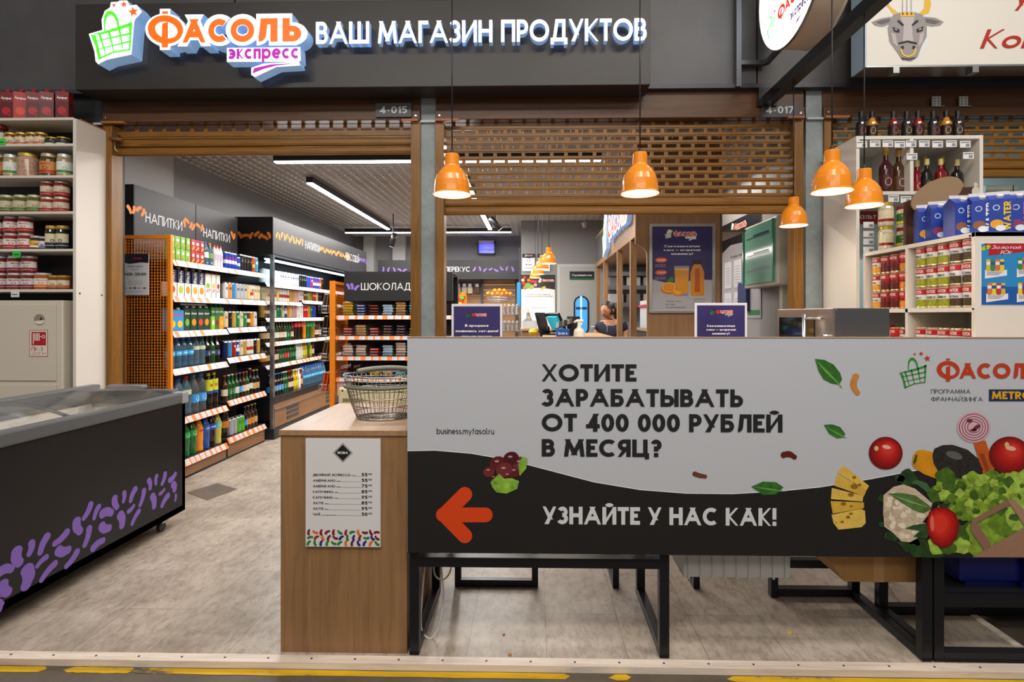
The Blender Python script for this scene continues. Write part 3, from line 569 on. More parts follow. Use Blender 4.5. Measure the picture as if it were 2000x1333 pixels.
for px, py, Y, tilt, lab in ((768, 468, 8.2, .35, 'black cylinder spotlight by the grey column above the chocolate header'), (967, 436, 7.6, -.7, 'black cylinder spotlight beside the blue insect lamp')):
    p = PY(px, py, Y); t = thing('track_spotlight', lab, 'lamp', p)
    d = Vector((sin(-tilt), .25, -cos(tilt))).normalized(); b = MB(); b.tube([p-d*.1, p+d*.11], .04, M('#1b1b1d', .35), 16); b.build('lamp_body', t)
    b = MB(); b.tube([p, p+Vector((0, 0, .12)), Vector((p.x, p.y, CZ+.005))], .008, M('#1b1b1d', .4)); b.build('stem', t)
    b = MB(); b.tube([p+d*.108, p+d*.113], .033, M('#fff8e8', .4, emit=5), 16); b.build('lens', t)
p = PY(1134, 424, 7.9); t = thing('ceiling_spotlight', 'small square downlight in the ceiling right of the inner lamps', 'lamp', (p.x, p.y, CZ-.01))
b = MB(); b.box(p.x-.08, p.x+.08, p.y-.08, p.y+.08, CZ-.012, CZ+.03, M('#dddddd', .4)); b.build('housing', t); b = MB(); b.box(p.x-.065, p.x+.065, p.y-.065, p.y+.065, CZ-.016, CZ-.012, M('#fffaf2', .4, emit=9)); b.build('diffuser', t)
# insect lamp
a = PY(933, 497, 10.38); c = PY(967, 470, 10.38); t = thing('insect_lamp', 'small framed insect trap lamp with two glowing blue tubes on back wall', 'lamp', ((a.x+c.x)/2, 10.4, a.z))
b = MB(); b.box(a.x, c.x, 10.46, 10.499, a.z, c.z, M('#c9d2e6', .3)); b.box(a.x, c.x, 10.36, 10.46, c.z-.06, c.z, M('#b9a983', .4)); b.box(a.x, a.x+.015, 10.36, 10.46, a.z, c.z, bk); b.box(c.x-.015, c.x, 10.36, 10.46, a.z, c.z, bk); b.box(a.x, c.x, 10.36, 10.46, a.z, a.z+.02, bk); b.build('frame', t)
for zz in (.38, .62):
    b = MB(); z = a.z+(c.z-a.z)*zz; b.tube([(a.x+.03, 10.42, z), (c.x-.03, 10.42, z)], .012, M('#3434ff', .4, emit=7)); b.build('tube', t)
b = MB(); b.tube([(a.x+.1, 10.4, c.z), (a.x+.14, 10.4, c.z+.06), (a.x+.02, 10.4, c.z+.1), (a.x+.1, 10.4, CZ)], .004, bk, 5); b.build('cord', t)
l = bpy.data.lights.new('trap_light', 'POINT'); l.energy = 1.5; l.color = (.12, .12, 1); l.shadow_soft_size = .1; lo = bpy.data.objects.new('trap_light', l); COL.objects.link(lo); lo.location = ((a.x+c.x)/2, 10.28, (a.z+c.z)/2)
# ceiling dome cam
p = PY(1142, 441, 8.7); b = MB(); b.lathe([(0, p.z-.04), (.03, p.z-.035), (.045, p.z), (.05, p.z+.03), (.05, p.z+.045), (0, p.z+.045)], M('#b9b4ac', .4), 16, (p.x, p.y)); b.tube([(p.x, p.y, p.z+.04), (p.x, p.y, CZ)], .012, M('#c9c5be', .4)); single(b, 'security_camera', 'small round camera under the ceiling above the service door', 'camera')
# ================================================================ PRODUCTS
glassA = M('#3b1a06', .07, coat=.6); glassD = M('#120c08', .07, coat=.6); glassG = M('#0d4a1e', .07, coat=.6); glassC = M('#dfe9ea', .04, trans=.92); water = M('#a9cfe6', .06, trans=.85); waterb = M('#8cc8ec', .07, trans=.85)
PET = [(0, 0), (.8, 0), (.96, .02), (1, .06), (.93, .16), (.96, .24), (1, .3), (1, .55), (.98, .62), (.82, .74), (.52, .85), (.36, .90), (.36, .94)]
BEER = [(0, 0), (.94, 0), (1, .02), (1, .54), (.93, .62), (.62, .71), (.44, .79), (.40, .94), (.44, .95), (.44, .97)]
SPIR = [(0, 0), (.97, 0), (1, .02), (1, .50), (.94, .58), (.6, .66), (.38, .71), (.36, .80), (.36, .85)]
CANP = [(0, 0), (.78, 0), (.96, .03), (1, .07), (1, .91), (.88, .965), (.88, 1), (.82, 1), (.80, .985), (0, .985)]
PROTO = {}; PLACED = []
def col(c): return c if not isinstance(c, str) else M(c, .4)
def bottle(r, h, prof, body, cap, bands, txt=None, tc='#ffffff', caph=.08, capr=None, name='bottle', fill=None):
    def f():
        t = thing(name, None, 'bottle'); b = MB(); b.lathe([(p[0]*r, p[1]*h) for p in prof], body, 14); b.build('glass_body' if prof is not PET else 'body', t)
        zt = prof[-1][1]*h; cr = capr or prof[-1][0]*r*1.12
        b = MB(); b.lathe([(cr, zt-.12*(h-zt)-.004), (cr, h-.003), (cr*.9, h), (0, h)], col(cap), 12); b.build('cap', t)
        if bands:
            b = MB()
            for z0, z1, c in bands: b.lathe([(r*1.008, z0*h), (r*1.012, z0*h), (r*1.012, z1*h), (r*1.0, z1*h)], col(c), 14)
            z0, z1, c = bands[0]; cy = Cyl(r*1.014)
            if txt: b.text(txt, cy, 0, (z0*.62+z1*.38)*h, (z1-z0)*h*.32, col(tc), w=r*1.5, al='c', bold=.03, k=.0006)
            else:
                b.poly(ell(0, (z0+z1)/2*h, r*.5, (z1-z0)*h*.3, 12), cy, col(tc), .0006)
            b.build('label', t)
        return t
    return f
def canf(r, h, c, c2=None, txt=None, tc='#ffffff', top='#c9ccd0', fruit=None, vert=False):
    def f():
        t = thing('drink_can', None, 'can'); sv = M(top, .25, 1); bm_ = M(c, .3, .25)
        b = MB(); pr = [(p[0]*r, p[1]*h) for p in CANP]; pr[0] += (sv,); pr[2] += (bm_,); pr[4] += (sv,); b.lathe(pr, sv, 16)
        cy = Cyl(r*1.004)
        if c2: b.lathe([(r*1.006, h*.3), (r*1.006, h*.52)], col(c2), 16)
        if fruit: b.poly(ell(0, h*.3, r*.55, r*.6, 12), cy, col(fruit), .0008)
        if txt: b.text(txt, cy, 0, h*.55, h*.16, col(tc), w=r*1.35, al='c', bold=.03, k=.001)
        b.build('can_body', t); return t
    return f
def carton(w, d, h, low, top, cap='#e8e6e0', txt=None, tc='#ffffff', fruit=None, split=.45, vert=False, gable=False, txz=.6, txh=.12, f2=None):
    def f():
        t = thing('juice_carton', None, 'carton'); b = MB(); hs = h*.92 if not gable else h*.78; lo_ = col(low); up = col(top)
        b.box(-w/2, w/2, -d/2, d/2, 0, h*split, lo_); b.box(-w/2, w/2, -d/2, d/2, h*split, hs, up)
        if gable:
            b.add([(-w/2, -d/2, hs), (w/2, -d/2, hs), (w/2, d/2, hs), (-w/2, d/2, hs), (-w/2, 0, h*.95), (w/2, 0, h*.95)], [(0, 1, 5, 4), (2, 3, 4, 5), (1, 2, 5), (3, 0, 4)], up); b.box(-w/2, w/2, -.002, .002, h*.94, h, col('#dfe2ea'))
        else: b.add([(-w/2, -d/2, hs), (w/2, -d/2, hs), (w/2, d/2, h), (-w/2, d/2, h), (-w/2, d/2, hs), (w/2, d/2, hs)], [(0, 1, 2, 3), (0, 3, 4), (1, 5, 2), (2, 5, 4, 3)], up)
        pl = front(0, -d/2, 0)
        if fruit: b.poly(ell(.0, h*split*.5, w*.34, w*.36, 14), pl, col(fruit), .0008); b.poly([(0, h*split*.5+w*.34), (w*.2, h*split*.5+w*.55), (w*.05, h*split*.5+w*.4)], pl, col('#3b7a2a'), .001)
        if f2: b.poly(ell(w*.22, h*split*.32, w*.18, w*.2, 12), pl, col(f2), .0012)
        if txt:
            if vert: b.text(txt, Plane((w*.22, -d/2, h*split+.006), (0, 0, 1), (-1, 0, 0)), 0, 0, w*.48, col(tc), w=h*.40, bold=.02, k=.001)
            else: b.text(txt, pl, 0, h*txz, h*txh, col(tc), w=w*.8, al='c', bold=.03, k=.001)
        b.build('carton_body', t); b = MB(); b.lathe([(.014, 0), (.014, .014), (.011, .017), (0, .017)], col(cap), 12, axis=(Vector((0, -d*.12 if not gable else -d*.27, h*.955 if not gable else h*.86)), Vector((0, -.28 if not gable else -.75, 1)).normalized(), Vector((1, 0, 0)), Vector((0, 1, .28)).normalized())); b.build('cap', t); return t
    return f
def jar(r, h, content, lid, label=None, lc='#b3202a', txt=None, tin=False, name='glass_jar', cat='jar', band=.5):
    def f():
        t = thing(name, None, cat); g = M(content, .08, coat=.7, kind='ore')
        b = MB(); b.lathe([(0, 0), (r*.92, 0), (r, .01), (r, h*.74), (r*.9, h*.83), (r*.82, h*.87), (r*.82, h*.9)], g, 18); b.build('glass_body', t)
        b = MB(); b.lathe([(r*.86, h*.86), (r*.88, h*.87), (r*.88, h*.99), (r*.84, h), (0, h)], M(lid, .3, .4), 18); b.build('lid', t)
        if label:
            b = MB(); lr = r*1.01; n = 12; a1 = 1.25
            for j in range(n):
                p = [(lr*sin(-a1+2*a1*k/n), -lr*cos(-a1+2*a1*k/n)) for k in (j, j+1)]
                b.quad((*p[0], h*.16), (*p[1], h*.16), (*p[1], h*.66), (*p[0], h*.66), col(label)); b.quad((p[0][0]*1.004, p[0][1]*1.004, h*.18), (p[1][0]*1.004, p[1][1]*1.004, h*.18), (p[1][0]*1.004, p[1][1]*1.004, h*.30), (p[0][0]*1.004, p[0][1]*1.004, h*.30), col(lc))
            cy = Cyl(lr)
            if txt: b.text(txt, cy, 0, h*.5, h*.1, col(lc), w=r*1.1, al='c', bold=.03, k=.001)
            b.poly(ell(0, h*.38, r*.3, h*.06, 10), cy, col(content), .001); b.build('label', t)
        return t
    return f
def tin(r, h, base, fruit, band='#b5121b', txt='АТОК', t2=None):
    def f():
        t = thing('tin_can', None, 'tin'); gold_ = M('#cdb98a', .3, .9); b = MB()
        b.lathe([(0, 0), (r*.97, 0), (r*1.02, .003), (r, .007, col(base)), (r, h*.62, col(base)), (r, h-.007, gold_), (r*1.02, h-.003), (r*.97, h), (r*.93, h-.004), (0, h-.004)], gold_, 18)
        b.build('can_body', t); b = MB(); cy = Cyl(r*1.004); n = 14; a1 = 1.4; lr = r*1.006
        for j in range(n):
            p = [(lr*sin(-a1+2*a1*k/n), -lr*cos(-a1+2*a1*k/n)) for k in (j, j+1)]
            b.quad((*p[0], h*.66), (*p[1], h*.66), (*p[1], h*.92), (*p[0], h*.92), col(band)); b.quad((*p[0], h*.08), (*p[1], h*.08), (*p[1], h*.42), (*p[0], h*.42), M(fruit, .4, kind='ore'))
        b.text(txt, cy, 0, h*.71, h*.15, white, w=r*1.5, al='c', bold=.04, k=.0012)
        if t2: b.text(t2, cy, 0, h*.45, h*.11, black, w=r*1.4, al='c', bold=.03, k=.0012)
        for q in (-.5, .1, .6): b.poly(ell(r*q, h*.25, r*.2, h*.09, 8), cy, M(fruit, .4), .0015)
        b.build('label', t); return t
    return f
def pouch(c, c2, c3, w=.062, h=.105, d=.045):
    def f():
        t = thing('juice_box', None, 'juice box'); b = MB(); b.box(-w/2, w/2, -d/2, d/2, 0, h, col(c), .004); pl = front(0, -d/2, 0)
        b.poly(ell(0, h*.66, w*.28, w*.24, 12), pl, col('#ece8e0'), .0008); b.poly(ell(w*.12, h*.32, w*.2, w*.2, 10), pl, col(c2), .0008); b.poly(bean((-w*.3, h*.1), (w*.1, h*.3), w*.12), pl, col(c3), .001); b.build('box_body', t); return t
    return f
def candy(L, hh, c, c2, txt, d=.035):
    def f():
        t = thing('candy_bar', None, 'candy bar'); b = MB(); cm = M(c, .25, coat=.3); n = 10; xs = [-.5, -.44, -.41, -.2, .2, .41, .44, .5]; rs = [.5, .5, 1, 1, 1, 1, .5, .5]; vs = []
        for x, q in zip(xs, rs): vs += [(x*L, q*d/2*cos(2*pi*j/n), hh/2+q*hh/2*sin(2*pi*j/n)*(1 if q == 1 else .4)) for j in range(n)]
        b.add(vs, [(i*n+j, i*n+(j+1) % n, (i+1)*n+(j+1) % n, (i+1)*n+j) for i in range(7) for j in range(n)], cm, True)
        pl = front(0, -d/2-.0005, 0); b.poly([(-L*.38, hh*.28), (L*.38, hh*.28), (L*.38, hh*.74), (-L*.38, hh*.74)], pl, col(c), .0005)
        b.text(txt, pl, 0, hh*.33, hh*.38, col(c2), w=L*.66, al='c', bold=.04, k=.001); b.build('wrapper', t); return t
    return f
K = {}
def kind(key, w, desc, f): K[key] = (w, desc, f)
kind('pg', .068, 'green juice box with orange print', pouch('#7fae3c', '#e8902a', '#4c8a2a')); kind('pr', .068, 'red juice box with fruit print', pouch('#b01824', '#7cae3a', '#f0c030'))
kind('sb', .07, 'clear sports water bottle with blue cap', bottle(.032, .22, PET, water, '#1e55c8', [(.32, .55, '#dfe6ea')], None, '#2a62c0'))
kind('sd', .07, 'clear water bottle with orange cap', bottle(.032, .215, PET, water, '#f08a10', [(.32, .55, '#7aa048')], None, '#2a4a30'))
kind('kid', .052, 'slim white bottle with orange cap', bottle(.024, .205, PET, M('#d8d2d8', .3), '#f05a10', [(.28, .6, '#c9bfc9')], None, '#8a5a8a', name='drink_bottle'))
kind('bl', .056, 'slim blue and silver energy can', canf(.0265, .165, '#1a3fae', '#c9ccd6', 'RedBull', '#d02038')); kind('bs', .056, 'short blue and silver energy can', canf(.0265, .135, '#2347b8', '#c9ccd6', None))
kind('bkA', .06, 'black energy can with gold letter', canf(.028, .17, '#16171c', None, 'A', '#c8b070')); kind('fl', .06, 'flame orange and red drink can', canf(.028, .17, '#d8401a', '#e8b020')); kind('cy', .06, 'cyan drink can', canf(.028, .168, '#2a9ac0', None, 'ICE', '#ffffff')); kind('grk', .06, 'black can with green splash', canf(.028, .168, '#14181a', None, None, fruit='#58c828')); kind('ton', .062, 'dark glass tonic bottle', bottle(.027, .235, BEER, glassD, '#1d1d1d', [(.3, .5, '#5aa0b8')], None, '#e0e0e0', name='glass_bottle'))
for k_, c_, d_ in (('ra', '#c84038', 'red apple'), ('rl', '#a8c020', 'lime'), ('rm', '#f08a10', 'mango'), ('rp', '#d8a020', 'pineapple')): kind(k_, .098, 'tall navy and white carton with %s' % d_, carton(.09, .062, .245, '#e6e4de', '#1c2444', '#cfc8ba', 'Rich', '#e8e6e0', c_, .47, True))
for k_, c_, d_ in (('ja', '#8cb030', 'apple'), ('jp', '#f0b020', 'pineapple'), ('jc', '#8a1420', 'cherry'), ('jt', '#d02818', 'tomato')): kind(k_, .076, 'white juice carton with %s print' % d_, carton(.07, .06, .235, '#e4e2da', '#d6ddd6', '#c81a20', 'J7', '#b01420', None, .3, False, False, .32, .11, None) if 0 else carton(.07, .06, .235, '#e6e4dc', '#c9dcb8' if d_ in ('apple', 'pineapple') else '#d3dde2', '#c81a20', 'J7', '#b01420', c_, .95, False, False, .22, .12))
for k_, c_, d_ in (('da', '#78b030', 'green apple'), ('do', '#f08a18', 'orange'), ('dp', '#d84028', 'peach')): kind(k_, .094, 'dark green juice carton with %s' % d_, carton(.088, .062, .235, '#1e4230', '#1e4230', '#d8d0c4', 'Добрый', '#f0eee6', c_, .6, False, True, .6, .08))
for k_, a_, c_, d_ in (('ga', '#8ab83c', '#e6e8c8', 'apple'), ('gc', '#3c6a34', '#7a1420', 'cherry'), ('go', '#e09020', '#f0a828', 'orange'), ('gb', '#b0401a', '#5a2a5a', 'berry')): kind(k_, .07, 'narrow green juice carton with %s' % d_, carton(.064, .055, .225, a_, '#2a6a38', '#2a6a38', 'МОЯ', '#f0e6d8', c_, .55, False, False, .7, .07))
kind('oc', .094, 'blue tropical juice carton', carton(.088, .062, .19, '#3a90d0', '#3a90d0', '#e0e0e0', 'КАЛИ', '#e8402a', '#e0c020', .6, False, False, .66, .1))
for k_, c_, c2_, tx_, tc_, d_ in (('cw', '#d8d8d6', None, '0', '#2a3a6a', 'white'), ('cp', '#e09858', None, '0', '#1a2a5a', 'peach'), ('cb', '#3a90c8', None, None, '', 'sky blue'), ('cg', '#b9bcc2', None, '0', '#1a2a5a', 'silver grey'), ('cy2', '#d8c880', None, None, '', 'pale yellow'), ('ce', '#e2dccc', '#c03028', 'ED', '#222222', 'cream and red'), ('cc', '#ddd0a8', None, 'ICE', '#6a5a3a', 'cream'), ('ck', '#1a1a1c', None, 'AS', '#c03020', 'black'), ('cgo', '#c09a48', None, None, '', 'gold'), ('cgr', '#148040', None, 'TU', '#e8f0e8', 'green'), ('cbr', '#6a3a28', '#d8c8b0', None, '', 'brown'), ('cor', '#d89020', None, None, '', 'amber yellow'), ('cnb', '#1c2450', None, None, '', 'navy'), ('cr', '#a81c20', None, '9', '#f0e0c0', 'red'), ('cro', '#1c50a8', '#d8dce0', 'E', '#f0f0f0', 'royal blue'), ('cwr', '#e4dfd6', '#a02a20', None, '', 'white and red'), ('cgn', '#58b828', None, 'TB', '#1a3a8a', 'lime green'), ('csl', '#a8aab8', None, None, '', 'plain silver'),
                                  ('clb', '#cfe6ee', None, None, '', 'pale blue'), ('cpk', '#d8a0a0', None, None, '', 'pink'), ('cred', '#d01820', None, 'C', '#ffffff', 'bright red'), ('cpe', '#1a48b0', None, None, '', 'deep blue')):
    h_ = .165; kind(k_, .069, d_+' drink can', canf(.033, h_, c_, c2_, tx_, tc_ or '#ffffff'))
kind('wb', .084, 'clear half-litre water bottle, blue cap', bottle(.038, .255, PET, waterb, '#2a6ad0', [(.40, .56, '#3aa6dc')], 'AQUA', '#ffffff'))
kind('wr', .084, 'clear water bottle, red cap, oval label', bottle(.038, .275, PET, water, '#c81820', [(.5, .62, '#c8d0b8')], None, '#f0e8e0'))
kind('wB', .105, 'large clear water bottle, blue cap', bottle(.048, .33, PET, water, '#1e55c8', [(.3, .48, '#4aa8e0')], None, '#e8f0f6')); kind('wR', .105, 'large clear water bottle, red cap', bottle(.048, .34, PET, water, '#c81820', [(.52, .64, '#c8d8b8')], None, '#c83028'))
kind('wT', .11, 'large waisted water bottle, blue label', bottle(.05, .34, PET, glassC, '#3a80c8', [(.26, .48, '#3a98d8')], None, '#f0f4f8')); kind('tea', .085, 'dark iced tea bottle with yellow label', bottle(.039, .33, PET, M('#1d120a', .08, coat=.5), '#e8d020', [(.5, .82, '#c9cf30'), (.42, .5, '#2048a0')], 'Lipton', '#c01830'))
kind('md', .074, 'dark glass mineral water bottle', bottle(.033, .27, BEER, glassD, '#203858', [(.25, .45, '#24406a')], None, '#e0e0e0', name='glass_bottle')); kind('mg', .074, 'green glass mineral water bottle', bottle(.033, .265, BEER, glassG, '#c8a860', [(.25, .48, '#1a4a34')], 'ЕССЕН', '#e8e8e0', name='glass_bottle')); kind('mc', .078, 'clear glass water bottle, grey cap', bottle(.035, .28, BEER, glassC, '#c9ccd0', [(.22, .4, '#dfe4e4')], None, '#2a6a8a', name='glass_bottle'))
for k_, g_, cp_, lb_, tc_, d_ in (('b1', glassG, '#c8202a', '#e0e0d8', '#187038', 'green beer bottle, white label'), ('b2', glassG, '#c9c9c9', '#1a6a38', '#e8e8e8', 'green beer bottle, green label'), ('b3', glassA, '#c02028', '#d8cfb8', '#a02018', 'amber beer bottle, cream label'), ('b4', glassD, '#b9a050', '#c8a878', '#5a2a18', 'dark beer bottle, tan label'), ('b5', glassD, '#2a70b8', '#4a90d0', '#e8f0f8', 'dark beer bottle, blue label'), ('b6', glassA, '#c9a850', '#d89028', '#7a2a10', 'amber beer bottle, orange label'), ('b7', glassG, '#1d6a38', '#c01820', '#f0f0e8', 'green beer bottle, red label'), ('b8', M('#b99a20', .1, coat=.5), '#e0e0d8', '#d8d030', '#4a7a20', 'yellow lemonade bottle'), ('b9', M('#d8ddd8', .1, coat=.5), '#dfe2e4', '#e8e8e0', '#4a6a8a', 'clear bottle, white label'), ('b10', M('#7a1418', .1, coat=.5), '#d8cfc0', '#d8a898', '#7a1418', 'dark red bottle, pink label')):
    kind(k_, .068, d_, bottle(.031, .245, BEER, g_, cp_, [(.18, .44, lb_), (.72, .79, lb_)] if 0 else [(.18, .44, lb_)], None, tc_, name='glass_bottle'))
kind('gn', .07, 'dark bottle with gold foil neck', bottle(.031, .27, BEER, glassD, '#c8a040', [(.2, .42, '#ded8cc')], None, '#b99a50', name='glass_bottle'))
for k_, g_, cp_, lb_, tx_, tc_, d_ in (('s1', '#14602c', '#1d8a3a', '#1d9a4a', None, '#e8e8e0', 'green soda bottle'), ('s2', '#e8860c', '#f05a10', '#f07818', 'FANTA', '#1c2c8a', 'orange soda bottle'), ('s3', '#1c4ea0', '#f05a10', '#2a60b0', 'FANTA', '#f0f0f0', 'blue soda bottle'), ('s4', '#160c08', '#1c3c9a', '#1c48b8', 'pepsi', '#f0f0f0', 'dark cola bottle, blue label'), ('s5', '#b8b050', '#28a8a0', '#58b8a8', None, '#e8e8c0', 'pale yellow soda bottle, teal cap'), ('s6', '#4a4a3c', '#e0a030', '#8a8a78', None, '#d8d8d0', 'grey-brown soda bottle, yellow cap'), ('s7', '#180c06', '#2a1a10', '#d87a20', None, '#8a2a10', 'dark kvass bottle, orange label'), ('s8', '#180a06', '#c01820', '#c81820', None, '#f0f0f0', 'dark cola bottle, red label'), ('s9', '#a8700c', '#187a38', '#1a9a48', None, '#f0e8c0', 'amber soda bottle, green label')):
    kind(k_, .096, d_, bottle(.044, .32, PET, M(g_, .1, coat=.6), cp_, [(.5, .68, lb_)] if k_ != 's7' else [(.3, .5, lb_)], tx_, tc_, name='soda_bottle'))
def place(key, x, y, z, rz, where, group, flip=False):
    w, desc, f = K[key]
    if key not in PROTO: PROTO[key] = f(); o = PROTO[key]
    else: o = dup(PROTO[key])
    o.location = (x, y, z); o.rotation_euler = (0, 0, rz); o['group'] = group; o['category'] = PROTO[key]['category']; PLACED.append((o, desc, where)); return o
ORD = 'first second third fourth fifth sixth seventh eighth ninth tenth eleventh twelfth thirteenth fourteenth fifteenth sixteenth seventeenth eighteenth nineteenth twentieth'.split()
def finish_labels():
    from collections import defaultdict
    d = defaultdict(list)
    for o, ds, wh in PLACED: d[(ds, wh)].append(o)
    for (ds, wh), os_ in d.items():
        n = len(os_)
        for i, o in enumerate(os_):
            o['label'] = '%s, %s' % (ds, wh) if n == 1 else '%s, %s from left, %s' % (ds, 'leftmost' if 0 else ORD[min(i, 19)], wh)
def rowY(items, y0, xf, z, where, group, y1=99, gap=1.0):
    """row along +Y, fronts facing +X at xf"""
    y = y0
    for it in items.split():
        key, n = (it.split('*')+['1'])[:2]
        st = 1
        if '^' in n: n, st = n.split('^')
        for _ in range(int(n)):
            w = K[key][0]*gap
            if y+w > y1: return
            for s2 in range(int(st)): place(key, xf-w/2+random.uniform(-.004, 0), y+w/2, z+s2*.106, pi/2+random.uniform(-.12, .12), where if int(st) == 1 else where+(', lower layer' if s2 == 0 else ', upper layer'), group)
            y += w
# ---------------------------------------------------------------- shelf helpers
def tagrail(b, pl, L, h, mode, seed):
    """price rail printed on plane pl (x along rail)"""
    r = random.Random(seed); om_ = M('#e8762a', .5); wm = M('#c6c6c8', .5); base, over = (wm, om_) if mode == 'w' else (om_, wm)
    b.poly([(0, 0), (L, 0), (L, h), (0, h)], pl, base, .0005); x = r.uniform(.0, .06); gr = M('#9a9894', .6)
    while x < L-.02:
        w = r.choice((.004, .004, .012, .02, .05)) if mode == 'w' else r.choice((.05, .055, .06))
        w = min(w, L-x-.002); b.poly([(x, h*.04), (x+w, h*.04), (x+w, h*.96), (x, h*.96)], pl, over, .001)
        if mode == 'o' and w > .03:
            b.poly([(x+.006, h*.25), (x+w*.6, h*.25), (x+w*.6, h*.33), (x+.006, h*.33)], pl, gr, .0015); b.poly([(x+.006, h*.6), (x+w-.006, h*.6), (x+w-.006, h*.66), (x+.006, h*.66)], pl, gr, .0015)
        if mode == 'w': b.poly([(x+w+.008, h*.2), (x+w+.03, h*.2), (x+w+.03, h*.27), (x+w+.008, h*.27)] if x+w+.03 < L else [(x, 0), (x+.001, 0), (x, .001)], pl, gr, .0012)
        x += w+(r.uniform(.05, .075) if mode == 'w' else r.choice((.018, .03, .05)))
def shelfX(T, y0, y1, xf, xb, z, mode, seed, rh=.052, lip=.028):
    b = MB(); b.box(xb, xf, y0, y1, z-.022, z, M('#2a2b2d', .4)); s = b.build('shelf', T)
    b = MB(); pl = Plane((xf+lip, y0, z-rh), (0, 1, 0), Vector((-lip, 0, rh)).normalized()); tagrail(b, pl, y1-y0, sqrt(lip**2+rh**2), mode, seed); b.quad((xf+lip, y1, z-rh), (xf, y1, z), (xf, y0, z), (xf+lip, y0, z-rh), M('#c9c9c9', .5)); b.build('price_rail', s)
    return s
def shelfY(T, x0, x1, yf, yb, z, mode, seed, rh=.038, lip=.012):
    b = MB(); b.box(x0, x1, yf, yb, z-.022, z, M('#2f3a4a', .4)); s = b.build('shelf', T)
    b = MB(); pl = Plane((x0, yf-lip, z-rh), (1, 0, 0), Vector((0, lip, rh)).normalized()); tagrail(b, pl, x1-x0, sqrt(lip**2+rh**2), mode, seed); b.build('price_rail', s); return s
def mesh_panel(b, axis, f0, a0, a1, z0, z1, m, pitch=.024, w=.0035, fw=.028):
    """framed wire mesh in a vertical plane; axis 'x' spans X at Y=f0, axis 'y' spans Y at X=f0"""
    def bx(p0, p1, q0, q1, t): 
        if axis == 'x': b.box(p0, p1, f0-t, f0+t, q0, q1, m)
        else: b.box(f0-t, f0+t, p0, p1, q0, q1, m)
    bx(a0, a0+fw, z0, z1, fw/2); bx(a1-fw, a1, z0, z1, fw/2); bx(a0+fw, a1-fw, z1-fw, z1, fw/2); bx(a0+fw, a1-fw, z0, z0+fw, fw/2)
    p = a0+fw+pitch
    while p < a1-fw: bx(p-w/2, p+w/2, z0+fw, z1-fw, w/2); p += pitch
    q = z0+fw+pitch
    while q < z1-fw: bx(a0+fw, a1-fw, q-w/2, q+w/2, w/2+.001); q += pitch
# ================================================================ DRINKS GONDOLA
T = thing('shelving_gondola', 'tall black drinks shelving along the left wall with orange mesh end', 'shelving', (-3.2, 5.15, 0)); XB = -3.31
b = MB(); b.box(XB-.04, XB, 4.40, 5.94, .02, 2.48, M('#232326', .45)); b.build('back_panel', T)
b = MB(); pl = facepx(XB+.002, 0, 0); hb = M('#333336', .45); b.box(XB, XB+.006, 4.40, 5.195, 1.95, 2.485, hb); b.box(XB, XB+.006, 5.205, 5.94, 1.95, 2.485, hb); b.box(XB-.1, XB+.006, 4.385, 4.40, 1.9, 2.485, M('#0d0d0f', .5))
ob = M('#ef8a2e', .5); wt = M('#e0e0e0', .5); pl = facepx(XB+.006, 0, 0)
def pz(px, py): p = PX(px, py, XB+.006); return p.y, p.z
a = pz(284, 429); c = pz(356, 449); b.text('НАПИТКИ', pl, a[0], a[1]-.022, .088, wt, w=c[0]-a[0], bold=.012)
a = pz(397, 458); c = pz(449, 472); b.text('НАПИТКИ', pl, a[0], a[1]-.022, .088, wt, w=c[0]-a[0], bold=.012)
for q in (((250, 404), (255, 415)), ((262, 406), (260, 415)), ((268, 410), (275, 406)), ((281, 411), (277, 420)), ((359, 433), (361, 442)), ((362, 429), (368, 435)), ((374, 437), (371, 444)), ((379, 441), (375, 448)), ((384, 439), (390, 444)), ((395, 442), (393, 450)), ((452, 455), (454, 462)), ((458, 459), (456, 466))):
    p0, p1 = pz(*q[0]), pz(*q[1]); b.poly(bean(p0, p1, .032, .15), pl, ob, .001)
b.build('header_panel', T)
b = MB(); wpan = M('#8b6546', .5, kind='woody'); b.box(-3.02, -2.995, 4.40, 5.18, .02, .135, wpan); b.box(-3.02, -2.995, 5.215, 5.93, .02, .165, wpan); b.box(-3.03, -2.998, 4.40, 5.94, 0, .04, black); b.build('base_panel', T)
omesh = M('#ec8616', .4)
b = MB(); mesh_panel(b, 'x', 4.37, -3.385, -2.975, .02, 2.06, omesh); b.box(XB-.04, XB, 4.385, 5.94, 0, .02, black); b.build('mesh_end', T)
SZ1 = (1.866, 1.566, 1.27, .955, .53, .163); SZ2 = (1.866, 1.566, 1.28, .985, .565, .20)
for i, (z1, z2) in enumerate(zip(SZ1, SZ2)):
    md = 'o' if i > 3 else 'w'
    shelfX(T, 4.40, 5.195, -3.0, XB, z1, md, 10+i); shelfX(T, 5.205, 5.94, -3.0, XB, z2, md, 30+i)
GN = 'drinks on the shelving along the left wall'; WN = ['top', 'second', 'third', 'fourth', 'fifth', 'bottom']
g1_ = ('pg*4^2 pr*3^2 sb sd kid*3', 'ra rl rm rp rm ja jp jc jt jc', 'oc*2 da do dp do ga gc go gb', 'wb*4 wr*2 md mg md mc', 'wB*2 wR wT*2 tea*2', 's8*2 s1*2 s2 s3 s4 s5')
g2_ = ('bl*4 bs bkA*4 fl cy', 'cw cp cb cg*3 cy2 ce cc*2', 'cc ck cgo cgr cc cgr cbr cor cw', 'cnb cb cr cro cc cgo cwr*2 ck cgo', 'b3 b2*2 b1 b5 b3 b1 gn b4 b4', 's7 csl*2 cgn*2 b5 b6*2 b4')
